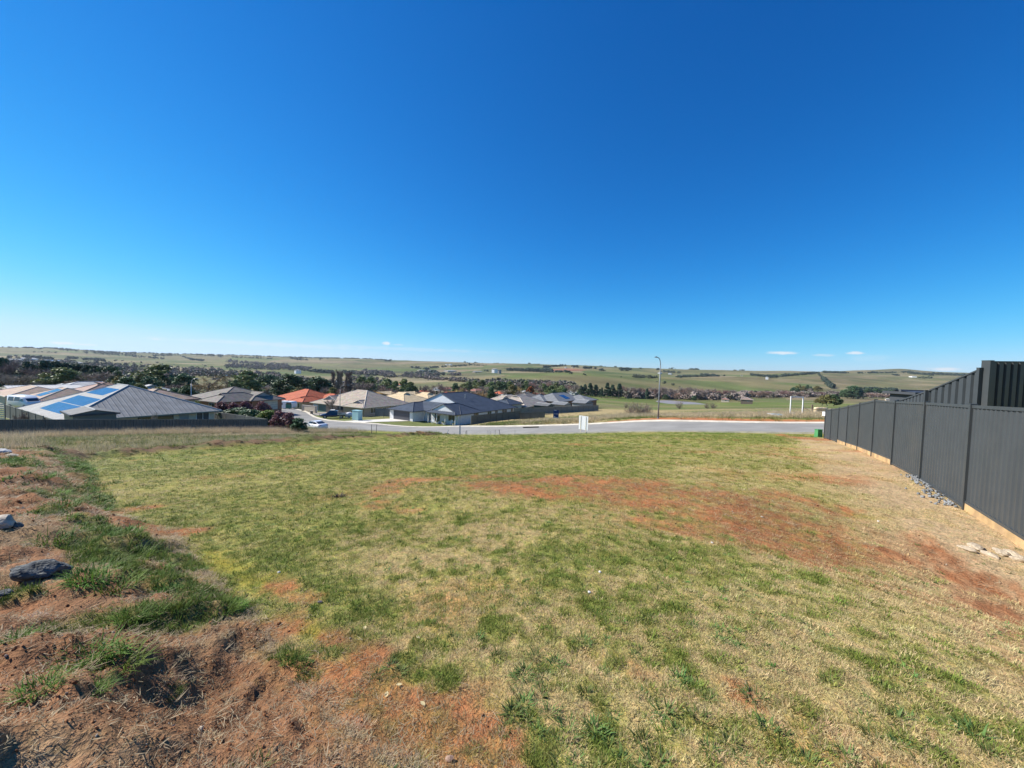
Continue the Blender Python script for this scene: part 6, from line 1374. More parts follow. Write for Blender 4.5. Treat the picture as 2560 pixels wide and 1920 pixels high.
# covered boat-like bundle behind the truck
p = at(873, 1038, 88); z0 = gzs(p[0], p[1]); r_ = thing('covered_trailer', 'white tarpaulin-covered trailer behind the dark blue truck', 'trailer', (p[0], p[1], z0), R(20))
MB().loft([[(x, -w, .35), (x, w, .35), (x, w * .8, .35 + h), (x, -w * .8, .35 + h)] for x, w, h in ((-.9, .5, .5), (-.5, .65, .9), (.2, .65, 1.05), (.7, .55, .7), (1.0, .3, .4))]).build('tarpaulin', M('tarp_white', (.66, .66, .68), rough=.7, var=.2, scale=3), r_, smooth=True)
for sg in (-1, 1): wheel(r_, 0, sg * .7, .28, .16)
MB().beam((.9, 0, .35), (1.7, 0, .35), .07, .07).build('drawbar', GALV, r_)
# caravan
p = at(718, 1016, 104); z0 = gzs(p[0], p[1]); r_ = thing('caravan', 'white caravan with green end panel before the terracotta house', 'caravan', (p[0], p[1], z0), R(-8))
CW = M('caravan_white', (.78, .78, .76), rough=.4, var=.03)
MB().prism([(-2.2, .35), (1.9, .35), (2.2, .8), (2.15, 1.9), (1.8, 2.25), (-1.6, 2.25), (-2.2, 1.7)], -1.05, 1.05).build('shell', CW, r_)
MB().box((1.25, -1.056, 1.0), (1.75, .02, 1.2)).build('green_panel', M('caravan_green', (.03, .16, .12), rough=.5), r_); MB().box((1.25, -1.06, 1.72), (1.4, .03, .45)).build('window', GLASS, r_); MB().box((-1.0, -1.06, 1.55), (.9, .03, .5)).build('window', GLASS, r_); MB().box((0, 0, 2.3), (.5, .5, .14)).build('roof_vent', CW, r_)
for sg in (-1, 1): wheel(r_, 0, sg * .9, .32, .2)
MB().beam((-2.2, 0, .4), (-3.3, 0, .4), .1, .08).build('drawbar', DARKP, r_)
# white van on the left
p = at(64, 1016, 58); z0 = max(gzs(p[0], p[1]), p[2] - .3); r_ = thing('parked_van', 'white van parked behind the taupe fence', 'van', (p[0], p[1], z0), R(-12))
PW = car_paint('paint_van_white', (.76, .76, .74))
MB().loft([section(*s_) for s_ in ((-2.3, .86, .3, 1.05, 1.9, .76), (-2.1, .92, .25, 1.1, 1.98, .78), (.6, .93, .25, 1.1, 1.96, .78), (1.2, .92, .25, 1.05, 1.6, .72), (1.75, .88, .28, .95, 1.1, .68), (2.3, .78, .35, .75, .82, .6))]).build('body', PW, r_, smooth=True)
for sg in (-1, 1):
    for xa, xb, zt in ((-1.9, -.7, 1.78), (-.6, .5, 1.78), (.58, 1.15, 1.55)): MB().add([(xa, sg * .925, 1.18), (xb, sg * .925, 1.18), (xb - .02, sg * .84, zt), (xa + .05, sg * .835, zt)], [(0, 1, 2, 3)]).build('side_window', GLASS, r_)
    for x in (-1.5, 1.5): wheel(r_, x, sg * .82, .34, .22)
    MB().box((2.15, sg * .55, .72), (.2, .3, .14)).build('headlight', HEADL, r_)
MB().add([(1.70, -.62, 1.16), (1.70, .62, 1.16), (1.2, .66, 1.58), (1.2, -.66, 1.58)], [(0, 1, 2, 3)]).xf(lambda x, y, z: (x + .03, y, z + .02)).build('windscreen', GLASS, r_)
# teal transformer kiosk, brown box, wheelie bins, round tank
p = at(891, 1046, 80); z0 = gzs(p[0], p[1]); k = 80 / F; TEAL = M('kiosk_teal', (.30, .50, .50), rough=.5, var=.06)
zt = at(891, 1026.5, 80)[2] - z0
r_ = thing('transformer_kiosk', 'pale teal transformer kiosk standing on the green verge', 'kiosk', (p[0], p[1] + .4, z0), R(-25))
MB().box((0, 0, zt / 2 - .1), (1.75, 1.1, zt)).build('cabinet', TEAL, r_); MB().box((0, 0, zt - .02), (1.9, 1.25, .10)).build('lid', TEAL, r_); MB().box((-.42, -.556, zt * .48), (.78, .015, zt * .75)).build('door', TEAL, r_); MB().box((.42, -.556, zt * .48), (.78, .015, zt * .75)).build('door', TEAL, r_); MB().box((0, 0, .06), (1.95, 1.3, .14)).build('plinth', conc, r_)
p = at(779, 1036, 92); z0 = gzs(p[0], p[1]); r_ = thing('letterbox', 'brown brick letterbox pillar on the lawn before the caravan', 'letterbox', (p[0], p[1], z0), .3)
MB().box((0, 0, .4), (.55, .45, .9)).build('pillar', B_TAN, r_); MB().box((0, 0, .88), (.65, .55, .08)).build('cap', CAPL, r_); MB().box((.08, -.23, .55), (.25, .02, .3)).build('hatch', DARKP, r_)
for i, (px, lid) in enumerate([(991.5, (.30, .06, .04)), (999, (.40, .32, .05))]):
    p = at(px, 1043, 86); z0 = gzs(p[0], p[1]); r_ = thing('wheelie_bin', ('dark green wheelie bin with red lid beside the charcoal garage', 'dark green wheelie bin with yellow lid nearest the garage')[i], 'bin', (p[0], p[1], z0), .2)
    GB = M('bin_green', (.018, .055, .038), rough=.5); MB().box((0, 0, .50), (.48, .55, .96), taper=1.16).build('body', GB, r_); MB().box((0, 0, 1.02), (.60, .68, .06)).build('lid', M('bin_lid_%d' % i, lid, rough=.5), r_)
    for sg in (-1, 1): MB().tube([(sg * .24, .27, .1), (sg * .29, .27, .1)], .1, 10).build('wheel', TYRE, r_)
p = at(1005, 1034, 93); z0 = gzs(p[0], p[1]); r_ = thing('water_tank', 'white round-topped tank left of the charcoal garage', 'tank', (p[0], p[1], z0))
zt = at(1005, 1018, 93)[2] - z0; MB().tube([(0, 0, -.2), (0, 0, zt * .75), (0, 0, zt * .9), (0, 0, zt)], [.75, .75, .6, .2], 18).build('shell', CW, r_, smooth=True); MB().tube([(0, 0, zt - .02), (0, 0, zt + .08)], .2, 12).build('lid', CW, r_)
# slatted cream screen at the left edge
p = at(4, 1046, 44); z0 = gzs(p[0], p[1]); zt = at(4, 1009, 44)[2] - z0
r_ = thing('slat_screen', 'grey horizontal slat screen at the end of the taupe fence', 'screen', (p[0], p[1], z0), R(-10))
for i in range(14): MB().box((-.3, 0, zt * (i + .6) / 14), (1.6, .03, zt / 14 * .62)).build('slat', GALV, r_)
for x in (-1.1, .5): MB().box((x, .03, zt / 2 - .1), (.07, .05, zt + .3)).build('post', FRAMED, r_)
# porch clutter of the charcoal house: chairs and pots
c_, ze = eave(1136, 1036.5, 78); a = R(58); ca_, sa_ = math.cos(a), math.sin(a)
def hp(x, y): return (c_[0] + x * ca_ - y * sa_, c_[1] + x * sa_ + y * ca_)
for i, (x, y, lab) in enumerate([(.5, 6.6, 'white porch chair near the charcoal garage'), (-.3, 5.6, 'white garden chair between porch chair and pot plants'), (.6, 1.2, 'white chair at the porch corner of the charcoal house')]):
    q = hp(x, y); r_ = thing('garden_chair', lab, 'chair', (q[0], q[1], ze - 2.33), R(58 + 170 + 20 * i))
    MB().box((0, 0, .42), (.5, .5, .05)).build('seat', WHITE, r_); MB().box((-.24, 0, .72), (.05, .5, .6)).build('backrest', WHITE, r_)
    for sx_ in (-.2, .2):
        for sy_ in (-.2, .2): MB().box((sx_, sy_, .19), (.05, .05, .42)).build('leg', WHITE, r_)
for i, (x, y) in enumerate([(-.1, 4.6), (.3, 3.4), (-.2, 2.6), (.2, .3)]):
    q = hp(x, y); r_ = thing('pot_plant', ('leafy pot plant right of the white garden chair', 'pot plant before the double porch window', 'low pot plant near the porch post', 'pot plant at the corner of the charcoal house porch')[i], 'pot plant', (q[0], q[1], ze - 2.33))
    MB().tube([(0, 0, 0), (0, 0, .4)], [.18, .24], 12).build('pot', CAPL if i % 2 else WHITE, r_); o = mk('leaves', tuft_mesh('leaves', 50, .12, .3, .6, .05, 5, 70, 300 + i, mat=WEED), r_); o.location = (0, 0, .38)

# cream masonry wall between the terracotta house and the cream house; power poles in the valley
for pts_, lab in (([(757, 1013, 98), (790, 1012, 96)], 'cream rendered garden wall left of the cream tiled house'),):
    a = at(*pts_[0]); b2 = at(*pts_[1]); z0 = min(gzs(*a[:2]), gzs(*b2[:2]))
    r_ = thing('garden_wall', lab, 'wall', (a[0], a[1], z0)); hgt = a[2] - z0
    MB().beam((0, 0, hgt / 2 - .2), (b2[0] - a[0], b2[1] - a[1], hgt / 2 - .2), .22, hgt + .4).build('wall', W_CREAM, r_); MB().beam((-.05, 0, hgt + .03), (b2[0] - a[0] + .05, b2[1] - a[1], hgt + .03), .32, .07).build('coping', CAPL, r_)
    for q in ((0, 0), (b2[0] - a[0], b2[1] - a[1])): MB().box((q[0], q[1], hgt / 2), (.4, .4, hgt + .2)).build('pier', W_CREAM, r_)
for px, yt, Y, lab in ((1547, 973, 500, 'timber power pole before the pine row'), (1796, 979, 480, 'timber power pole between the dam and the hay shed')):
    a = at(px, yt, Y); z0 = gzs(*a[:2]); hgt = a[2] - z0; r_ = thing('power_pole', lab, 'pole', (a[0], a[1], z0))
    MB().tube([(0, 0, -.5), (0, 0, hgt)], [.22, .15], 8).build('pole', WOOD, r_); MB().box((0, 0, hgt - .6), (2.2, .12, .14)).build('crossarm', WOOD, r_)
    for x in (-.9, 0, .9): MB().tube([(x, 0, hgt - .53), (x, 0, hgt - .3)], .06, 6).build('insulator', CW, r_)
# ------------------------------------------------------------------ trees and shrubs
BARK = M('bark_grey_brown', (.16, .125, .095), rough=.9, var=.3, scale=4, bump=.5); BARKW = M('bark_pale', (.40, .37, .32), rough=.8, var=.3, scale=3)
LEAF = {
 'euc': M('leaf_eucalypt', (.155, .200, .072), rough=.6, var=.35, scale=.6, objvar=.35, translucent=.15, alt=(.21, .225, .085), altscale=.25),
 'ever': M('leaf_evergreen', (.075, .125, .052), rough=.6, var=.35, scale=.6, objvar=.35, translucent=.1), 'pine': M('leaf_pine', (.060, .100, .055), rough=.65, var=.35, scale=.7, objvar=.3, translucent=.08),
 'bare': M('twig_grey_brown', (.27, .215, .18), rough=.9, var=.3, scale=.5, objvar=.5), 'barered': M('twig_red_brown', (.29, .18, .145), rough=.9, var=.3, scale=.5, objvar=.35), 'gold': M('twig_golden', (.42, .30, .13), rough=.9, var=.3, scale=.5, objvar=.3), 'willow': M('twig_willow_olive', (.34, .265, .14), rough=.9, var=.3, scale=.5, objvar=.2),
 'rust': M('leaf_rust', (.34, .115, .045), rough=.8, var=.3, scale=.6, objvar=.2, translucent=.15), 'purple': M('leaf_purple_red', (.19, .085, .09), rough=.6, var=.5, scale=2.0, objvar=.25, translucent=.15, alt=(.32, .16, .14), altscale=1.5), 'olive': M('leaf_olive', (.22, .205, .07), rough=.7, var=.35, scale=.7, objvar=.3, translucent=.15), 'bright': M('leaf_bright_green', (.18, .25, .06), rough=.6, var=.35, scale=1.5, objvar=.3, translucent=.2), 'pale': M('leaf_grey_white', (.34, .33, .29), rough=.8, var=.3, scale=1)}
def limb_skel(g, H, spread, levels, nb, up=.55):
    """recursive limbs: list of (points, radii); tips list"""
    out = []; tips = []
    def grow(p, d, L, r, lev):
        pts = [p]; dd = d.copy(); k = 4
        for i in range(k):
            dd = dd + g.normal(0, .13, 3); dd[2] += .06; dd /= np.linalg.norm(dd); pts.append(pts[-1] + dd * L / k)
        out.append((pts, [r * (1 - .55 * i / k) for i in range(k + 1)])); tips.append((pts[-1], dd, lev))
        if lev >= levels: return
        for i in range(nb):
            s_ = g.uniform(.35, 1.0); q = pts[min(k, int(s_ * k) + 0)]
            a = g.uniform(0, 2 * math.pi); e = np.array([math.cos(a), math.sin(a), 0]); nd = dd * g.uniform(.35, .8) + e * spread * g.uniform(.6, 1.1) + np.array([0, 0, up * .35]); nd /= np.linalg.norm(nd)
            grow(q, nd, L * g.uniform(.55, .8), r * .5, lev + 1)
    grow(np.array([0, 0, -.2]), np.array([0., 0, 1]), H * .38, H * .022, 0)
    return out, tips
def leaf_quads(g, centres, n_each, size, rad, flat=.75):
    vs = []; fs = []
    for c_, rr_ in centres:
        for i in range(n_each):
            d = g.normal(size=3); d /= np.linalg.norm(d); p = c_ + d * rr_ * rad * g.random() ** .45 * np.array([1, 1, flat])
            a = g.normal(size=3); a /= np.linalg.norm(a); b_ = np.cross(a, d + g.normal(0, .4, 3)); b_ /= (np.linalg.norm(b_) + 1e-9); s_ = size * g.uniform(.6, 1.4)
            o = len(vs); vs += [tuple(p - a * s_ * .5), tuple(p + b_ * s_ * .38), tuple(p + a * s_ * .6), tuple(p - b_ * s_ * .38)]; fs.append((o, o + 1, o + 2, o + 3))
    return vs, fs
def make_tree(kind, seed):
    """unit tree: height 10, natural width; returns trunk mesh, crown mesh"""
    g = np.random.default_rng(seed); tr = MB(); vs, fs = [], []; bark = BARK
    if kind in ('euc', 'ever', 'olive', 'rust', 'bright', 'pale', 'purple'):
        W = {'euc': 4.6, 'ever': 3.9, 'olive': 4.4, 'rust': 3.8, 'bright': 3.9, 'pale': 3.8, 'purple': 3.9}[kind]
        sk, tips = limb_skel(g, 10, .85, 2, 4)
        nc = {'euc': 46, 'ever': 58, 'purple': 50, 'bright': 50}.get(kind, 48); cen = []
        for i in range(nc):
            a = g.uniform(0, 2 * math.pi); u = g.random() ** .55; zz = g.uniform(.10, 1.0)
            prof = math.sin(math.pi * min(1, (zz * .85 + .15)) ** .75) ** .6 if kind not in ('ever', 'purple', 'bright') else (math.sin(math.pi * (zz * .8 + .16)) ** .55)
            z_ = 2.0 + zz * 7.1 if kind not in ('ever', 'purple', 'bright') else (1.0 + zz * 8.1 if kind == 'ever' else .5 + zz * 8.6)
            rr_ = g.uniform(.75, 1.45) * (1.0 if kind != 'euc' else .95); rad = max(0, W * prof - rr_ * .6) * u
            cen.append((np.array([rad * math.cos(a), rad * math.sin(a), z_]), rr_))
        vs, fs = leaf_quads(g, cen, {'euc': 66, 'ever': 66}.get(kind, 62), .56, 1.08, .62 if kind == 'euc' else .8)
        if kind == 'euc': bark = BARKW
    elif kind in ('pine', 'cypress'):
        W = 2.9 if kind == 'pine' else .62
        sk = [([np.array([0, 0, -.2]), np.array([.05, .03, 5]), np.array([0, 0, 9.6])], [.26, .17, .03])]; cen = []
        for i in range(120 if kind == 'pine' else 40):
            zz = g.random() ** .8; a = g.uniform(0, 2 * math.pi); rw = W * (1 - zz) ** .75 * g.uniform(.75, 1.12) + .15
            u = g.uniform(.35, 1.0); cen.append((np.array([rw * u * math.cos(a), rw * u * math.sin(a), .9 + zz * 8.9 - u * .35]), .62 if kind == 'pine' else .4))
        vs, fs = leaf_quads(g, cen, 34, .50, 1.05, .5)
    elif kind == 'bareshrub':
        sk = []
        for i in range(46):
            a = g.uniform(0, 2 * math.pi); el_ = g.uniform(.15, 1.45); d = np.array([math.cos(a) * math.cos(el_), math.sin(a) * math.cos(el_), math.sin(el_)]); L = g.uniform(6.5, 10) * (1 if el_ > .5 else .85)
            p0 = np.array([g.normal(0, .3), g.normal(0, .3), -.1]); pts = [p0]
            for k in range(4): d = d + g.normal(0, .10, 3) + np.array([0, 0, .04]); d /= np.linalg.norm(d); pts.append(pts[-1] + d * L / 4)
            sk.append((pts, [.10, .075, .05, .035, .015]))
            for k in range(34):
                j = g.uniform(1.2, 4); q = pts[int(j)] + (pts[min(4, int(j) + 1)] - pts[int(j)]) * (j - int(j)); e = d * .6 + g.normal(0, .6, 3); e[2] = abs(e[2]) * .8; e /= np.linalg.norm(e); L2 = g.uniform(.8, 2.2); sd = np.cross(e, g.normal(size=3)); sd /= np.linalg.norm(sd) + 1e-9; o = len(vs)
                vs += [tuple(q - sd * .055), tuple(q + sd * .055), tuple(q + e * L2)]; fs.append((o, o + 1, o + 2))
    else:
        tall = kind == 'poplar'; shrub = kind == 'bareshrub'
        sk, tips = limb_skel(g, 10, (.95 if not tall else .22) if not shrub else 1.0, 3, 4 if not tall else 5, .55 if not tall else 1.4)
        if tall:
            sk = [([np.array([0, 0, -.2]), np.array([.05, 0, 5]), np.array([0, 0, 9.8])], [.20, .12, .02])]; tips = []
            for i in range(130):
                z_ = g.uniform(.8, 9.0); a = g.uniform(0, 2 * math.pi); e = np.array([math.cos(a) * .33, math.sin(a) * .33, 1.0]); L = g.uniform(.8, 2.4) * (1 - .4 * z_ / 10)
                p0 = np.array([0, 0, z_]); p1 = p0 + e * L; sk.append(([p0, p1], [.03, .008])); tips.append((p1, e, 3)); tips.append((p0 + e * L * .6, e, 3))
        tw = []
        zmax = max(p[0][2] for p in tips); 
        for p, d, lev in tips:
            if lev < 2 and not tall: continue
            for i in range(10 if not tall else 7):
                e = d * g.uniform(.3, 1.0) + g.normal(0, .55 if not tall else .22, 3); e[2] += .15 if kind != 'willow' else -.55; e /= np.linalg.norm(e); L = g.uniform(.5, 1.5) * (1 if not tall else .7); w = .045 if not tall else .035
                sd = np.cross(e, g.normal(size=3)); sd /= np.linalg.norm(sd) + 1e-9; o = len(vs); q = p - d * g.uniform(0, .5)
                vs += [tuple(q - sd * w), tuple(q + sd * w), tuple(q + e * L + g.normal(0, .05, 3))]; fs.append((o, o + 1, o + 2))
    for pts, rd in sk: tr.tube(pts, rd, 5 if len(pts) > 2 else 3, cap=False)
    V = np.array(vs); s_ = 10.0 / V[:, 2].max(); V *= s_; tr.v = [(x * s_, y * s_, z * s_) for x, y, z in tr.v]
    me_ = bpy.data.meshes.new('crown'); me_.from_pydata([tuple(v) for v in V], [], fs)
    lk = {'cypress': 'pine', 'poplar': 'bare', 'bareshrub': 'bare'}.get(kind, kind)
    me_.materials.append(LEAF[lk]); tm = tr.mesh('trunk', bark if lk not in ('bare', 'barered', 'gold', 'willow') else BARK, True)
    R95 = np.percentile(np.hypot(V[:, 0], V[:, 1]), 96)
    return tm, me_, R95
TREES = {}
def tree_proto(kind, var):
    base = {'barered': 'barered', 'gold': 'gold', 'willow': 'willow'}.get(kind, kind)
    if (base, var) not in TREES: TREES[(base, var)] = make_tree(base, 500 + 37 * var + sum(map(ord, base)))
    return TREES[(base, var)]
def tree(kind, px, ytop, Y, wpx, label, group, name=None, var=None, ground=None, ydepth=0.0):
    """tree whose top is seen at (px, ytop) and which stands on the ground at depth Y; wpx crown width in photo px"""
    top = at(px, ytop, Y); z0 = gzs(top[0], top[1]); h = max(top[2] - z0, .6); var = int(rng.integers(0, 3)) if var is None else var
    tm, cm, r95 = tree_proto(kind, var)
    dist = math.hypot(top[0], top[1]); w = wpx / F * Y * 1.14
    o = thing(name or 'tree', label, 'shrub' if 'shrub' in (name or '') or 'bush' in (name or '') else 'tree', (top[0], top[1], z0), float(rng.uniform(0, 6.28)), group)
    o.scale = (w / (2 * r95), w / (2 * r95), h / 10.0)
    mk('trunk', tm, o); mk('crown', cm, o); return o
T = []
NEARLAB = {
 'pine': ('dark conifer', 'pine_tree'), 'ever': ('dark green evergreen tree', 'evergreen_tree'), 'euc': ('olive grey eucalypt', 'eucalypt_tree'), 'bare': ('bare grey-brown deciduous tree', 'bare_tree'), 'barered': ('bare reddish brown tree', 'bare_tree'), 'gold': ('golden-twigged bare tree', 'bare_tree'), 'willow': ('olive-brown bare willow', 'willow_tree'), 'rust': ('rust-leaved tree', 'tree'), 'olive': ('olive green bushy tree', 'tree'), 'bright': ('bright green bush', 'bush'), 'poplar': ('tall bare poplar', 'poplar_tree'), 'cypress': ('thin dark cypress', 'cypress_tree'), 'pale': ('whitish grey bushy tree', 'tree'), 'purple': ('purple-leaved bush', 'bush')}
def grp(kinds_where, where, grpname, items):
    for it in items:
        kind, px, yt, Y, w = it[:5]; med = float(np.median([q[4] for q in items if q[0] == kind])); same = [q for q in items if q[0] == kind and len(q) <= 5]
        adj = '' if len(same) < 2 else ('broad ' if w > med * 1.08 else 'slim ' if w < med * .92 else 'middling ')
        my = float(np.median([q[2] for q in same])) if same else yt
        adj2 = '' if len(same) < 4 else ('low-topped ' if yt > my + 2 else 'high-topped ' if yt < my - 2 else '')
        lab = it[5] if len(it) > 5 else '%s%s%s %s' % (adj, adj2, NEARLAB[kind][0], where)
        tree(kind, px, yt, Y, w, lab, grpname, NEARLAB[kind][1])
grp('', 'in the dark stand behind the whitish roofs', 'trees behind the whitish roofs', [('pine', 5, 894, 160, 46), ('bare', 34, 890, 150, 62), ('pine', 70, 903, 175, 44), ('bare', 92, 912, 150, 52), ('pine', 112, 900, 180, 48), ('pine', 138, 902, 185, 46), ('pine', 165, 906, 190, 44), ('pine', 192, 908, 195, 42), ('pine', 218, 911, 195, 42), ('pine', 240, 913, 190, 40), ('ever', 272, 911, 165, 62), ('ever', 292, 925, 155, 40),
     ('bare', 10, 924, 130, 46), ('bare', 60, 930, 135, 50), ('euc', 160, 917, 150, 84, 'broad brown-olive eucalypt before the dark conifers'), ('barered', 178, 943, 128, 40, 'low red-brown tree behind the whitish roofs'), ('bare', 240, 920, 140, 60), ('bare', 222, 940, 130, 40), ('olive', 262, 954, 125, 60, 'low olive bush right of the whitish roofs'), ('ever', 318, 940, 120, 50), ('olive', 300, 938, 150, 46), ('barered', -20, 915, 140, 50), ('ever', 130, 925, 170, 50), ('ever', 195, 928, 172, 46), ('pine', 20, 915, 170, 40)])
grp('', 'behind the tan roof', 'trees behind the left houses', [('euc', 405, 909, 185, 112, 'large spreading eucalypt with pale limbs behind the tan roof'), ('ever', 462, 932, 180, 44), ('ever', 372, 938, 160, 46), ('willow', 520, 931, 165, 96, 'broad olive-brown bare willow beside the pale street light'), ('ever', 470, 962, 92, 46, 'dense dark green shrub at the pale street light'), ('ever', 435, 968, 100, 30), ('olive', 348, 958, 115, 40), ('bright', 480, 1000, 70, 44, 'bright green bush at the end of the tan tiled house'),
     ('euc', 612, 935, 170, 66, 'round yellow-green eucalypt behind the brown-roofed house'), ('euc', 618, 925, 195, 60, 'taller eucalypt behind the round yellow-green one'), ('ever', 590, 948, 165, 26), ('bare', 560, 940, 200, 40), ('olive', 395, 965, 110, 50), ('bare', 445, 955, 130, 44)])
grp('', 'behind the terracotta roof', 'trees behind the terracotta roof', [('ever', 728, 934, 190, 78, 'big dark cypress-like evergreen behind the terracotta roof'), ('olive', 748, 966, 150, 40), ('ever', 798, 940, 215, 54, 'grey-green evergreen right of the big dark evergreen'), ('ever', 672, 934, 300, 36), ('ever', 655, 940, 290, 28), ('ever', 693, 940, 310, 20), ('bare', 680, 955, 220, 46), ('bare', 668, 962, 190, 34), ('bare', 772, 945, 260, 30),
     ('poplar', 833, 924, 300, 14), ('poplar', 846, 921, 300, 14), ('poplar', 853, 922, 305, 13), ('poplar', 868, 926, 310, 14), ('poplar', 876, 924, 305, 13), ('bare', 893, 951, 195, 44), ('bare', 914, 948, 210, 40), ('olive', 832, 968, 190, 34), ('barered', 858, 966, 180, 34), ('bare', 775, 972, 165, 30), ('bare', 815, 962, 200, 36), ('euc', 925, 941, 300, 44), ('euc', 905, 940, 320, 36), ('bare', 945, 955, 230, 44), ('gold', 940, 972, 180, 36), ('barered', 968, 962, 200, 44), ('bare', 985, 968, 190, 36), ('ever', 955, 955, 260, 26)])
grp('', 'over the pale yellow roofs', 'trees over the pale yellow roofs', [('euc', 968, 945, 260, 40), ('euc', 990, 951, 240, 36), ('euc', 1012, 946, 270, 40), ('euc', 1026, 953, 260, 34), ('ever', 1021, 967, 200, 28), ('bare', 978, 970, 180, 40), ('barered', 1000, 972, 175, 30), ('ever', 972, 966, 210, 26), ('bare', 1066, 958, 260, 38), ('bare', 1072, 966, 220, 32), ('bare', 1100, 953, 330, 34), ('cypress', 1092, 976, 190, 5), ('cypress', 1101.5, 978, 190, 5), ('bare', 1088, 972, 240, 30), ('ever', 1140, 956, 340, 22), ('bare', 1120, 962, 310, 30),
     ('gold', 1140, 967, 240, 36), ('barered', 1155, 963, 250, 34), ('gold', 1205, 975, 210, 30), ('barered', 1195, 972, 220, 26), ('ever', 1229, 965, 215, 20, 'dark conifer standing at the end of the charcoal ridge'), ('olive', 1282, 961, 260, 34), ('gold', 1296, 960, 270, 28), ('bare', 1268, 970, 260, 30), ('bare', 1210, 962, 330, 30), ('bare', 1048, 972, 250, 24), ('euc', 1160, 958, 380, 30)])
grp('', 'in the belt below the green hill', 'trees in the belt below the green hill', [(k, px + float(rng.normal(0, 2)), yt + float(rng.normal(0, 1.5)), Y, w) for k, px, yt, Y, w in
     [('euc', 1172, 951, 470, 26), ('euc', 1190, 950, 470, 26), ('euc', 1208, 949, 460, 30), ('euc', 1228, 951, 450, 28), ('euc', 1248, 952, 440, 30), ('ever', 1262, 953, 440, 24), ('euc', 1278, 952, 440, 30), ('bare', 1296, 952, 440, 28), ('euc', 1312, 953, 440, 28), ('barered', 1330, 952, 450, 28), ('bare', 1346, 953, 450, 28), ('euc', 1362, 956, 440, 26), ('barered', 1378, 952, 460, 28), ('euc', 1394, 955, 450, 26), ('bare', 1408, 957, 450, 26), ('barered', 1422, 958, 470, 26), ('bare', 1440, 955, 490, 26), ('bare', 1345, 965, 330, 34), ('euc', 1375, 962, 380, 24), ('bare', 1290, 972, 300, 30), ('euc', 1400, 962, 400, 26), ('barered', 1360, 975, 270, 26), ('bare', 1430, 964, 430, 24)]])
grp('', 'of the valley', 'trees round the red-roofed cottages', [('rust', 1327, 965, 280, 24, 'rust-leaved tree beside the small red-roofed house'), ('pale', 1312, 978, 240, 26, 'whitish grey bushy tree left of the red-roofed cottages'), ('ever', 1382, 974, 230, 20, 'dense round dark bush right of the red-roofed cottages'), ('ever', 1411, 970, 250, 16, 'upright dark evergreen right of the round dark bush'), ('barered', 1400, 980, 235, 22, 'bare reddish tree between the two dark bushes'), ('bare', 1300, 975, 235, 30, 'bare tree left of the whitish grey bushy tree'), ('bright', 1340, 1000, 128, 18, 'clipped round grey-green bush among the roofs')])
grp('', 'in the row along the valley paddock', 'pines along the valley paddock', [('pine', px, yt, 520 + dy, w) for px, yt, dy, w in [(1453, 963, 0, 16), (1463, 960, 5, 17), (1476, 957, -5, 18), (1490, 961, 0, 17), (1505, 968, -30, 9), (1519, 956, 0, 16), (1532, 961, 5, 18), (1549, 958, 0, 17), (1500, 972, 10, 12)]])
bb_ = []
for i, px in enumerate(np.arange(1562, 2065, 9.5)):
    yt = np.interp(px, [1560, 1640, 1700, 1740, 1800, 1860, 1950, 2060], [964, 966, 964, 968, 970, 976, 975, 980]) + rng.normal(0, 2.2); Y = np.interp(px, [1560, 1700, 1850, 2060], [545, 560, 640, 790]) * rng.uniform(.97, 1.05)
    bb_.append((rng.choice(['bare', 'barered', 'barered', 'bare', 'euc'], p=[.34, .3, .18, .13, .05]), float(px + rng.normal(0, 2)), float(yt), float(Y), float(rng.uniform(13, 22))))
def _lm(px): return [w_ for lim, w_ in ((1630, 'next to the pine row'), (1720, 'at the red-roofed farmhouse'), (1800, 'behind the dam'), (1900, 'by the timber hay shed'), (1990, 'below the long dark windbreak'), (9999, 'near the olive trio in the field')) if px < lim][0]
bb_ = [(*b2, '%s %s %s' % ('broad' if b2[4] > 19 else 'middling' if b2[4] > 16 else 'slim', NEARLAB[b2[0]][0], _lm(b2[1]))) for b2 in bb_]
grp('', 'in the long belt across the valley floor', 'trees in the long bare belt', bb_)
grp('', 'of the farmstead behind the dam', 'trees at the farmstead', [('ever', 1665, 986, 520, 14), ('ever', 1736, 988, 500, 12, 'dark round evergreen behind the dam'), ('barered', 1690, 978, 500, 30, 'reddish bare tree hiding the farmhouse'), ('barered', 1712, 966, 560, 26), ('bare', 1760, 972, 540, 24), ('pine', 1618, 970, 530, 10)])
grp('', 'beyond the tan field', 'evergreens beyond the tan field', [('olive', 2056, 988, 312, 26, 'olive tree of a trio in the green field, rounded'), ('olive', 2070, 986, 308, 30, 'broad middle olive tree of a trio in the green field'), ('ever', 2086, 985, 306, 30, 'right olive tree of a trio with dark shade'), ('ever', 2135, 963, 720, 34, 'largest dark evergreen beyond the tan field'), ('ever', 2120, 974, 710, 18), ('pine', 2146, 974, 700, 14), ('ever', 2107, 975, 730, 12), ('olive', 1998, 960, 900, 16), ('olive', 2010, 964, 890, 16), ('ever', 1984, 967, 880, 12), ('ever', 1994, 969, 870, 12), ('ever', 2020, 961, 920, 10), ('ever', 2028, 965, 910, 8), ('olive', 2044, 964, 930, 22), ('bare', 2024, 968, 880, 18), ('bare', 2070, 972, 820, 24), ('bare', 2090, 976, 800, 26), ('barered', 2180, 980, 760, 24), ('barered', 2205, 982, 760, 28), ('barered', 2235, 984, 760, 26), ('ever', 2190, 970, 860, 20), ('ever', 2170, 969, 850, 18), ('ever', 2212, 973, 850, 20), ('ever', 2228, 975, 850, 16)])
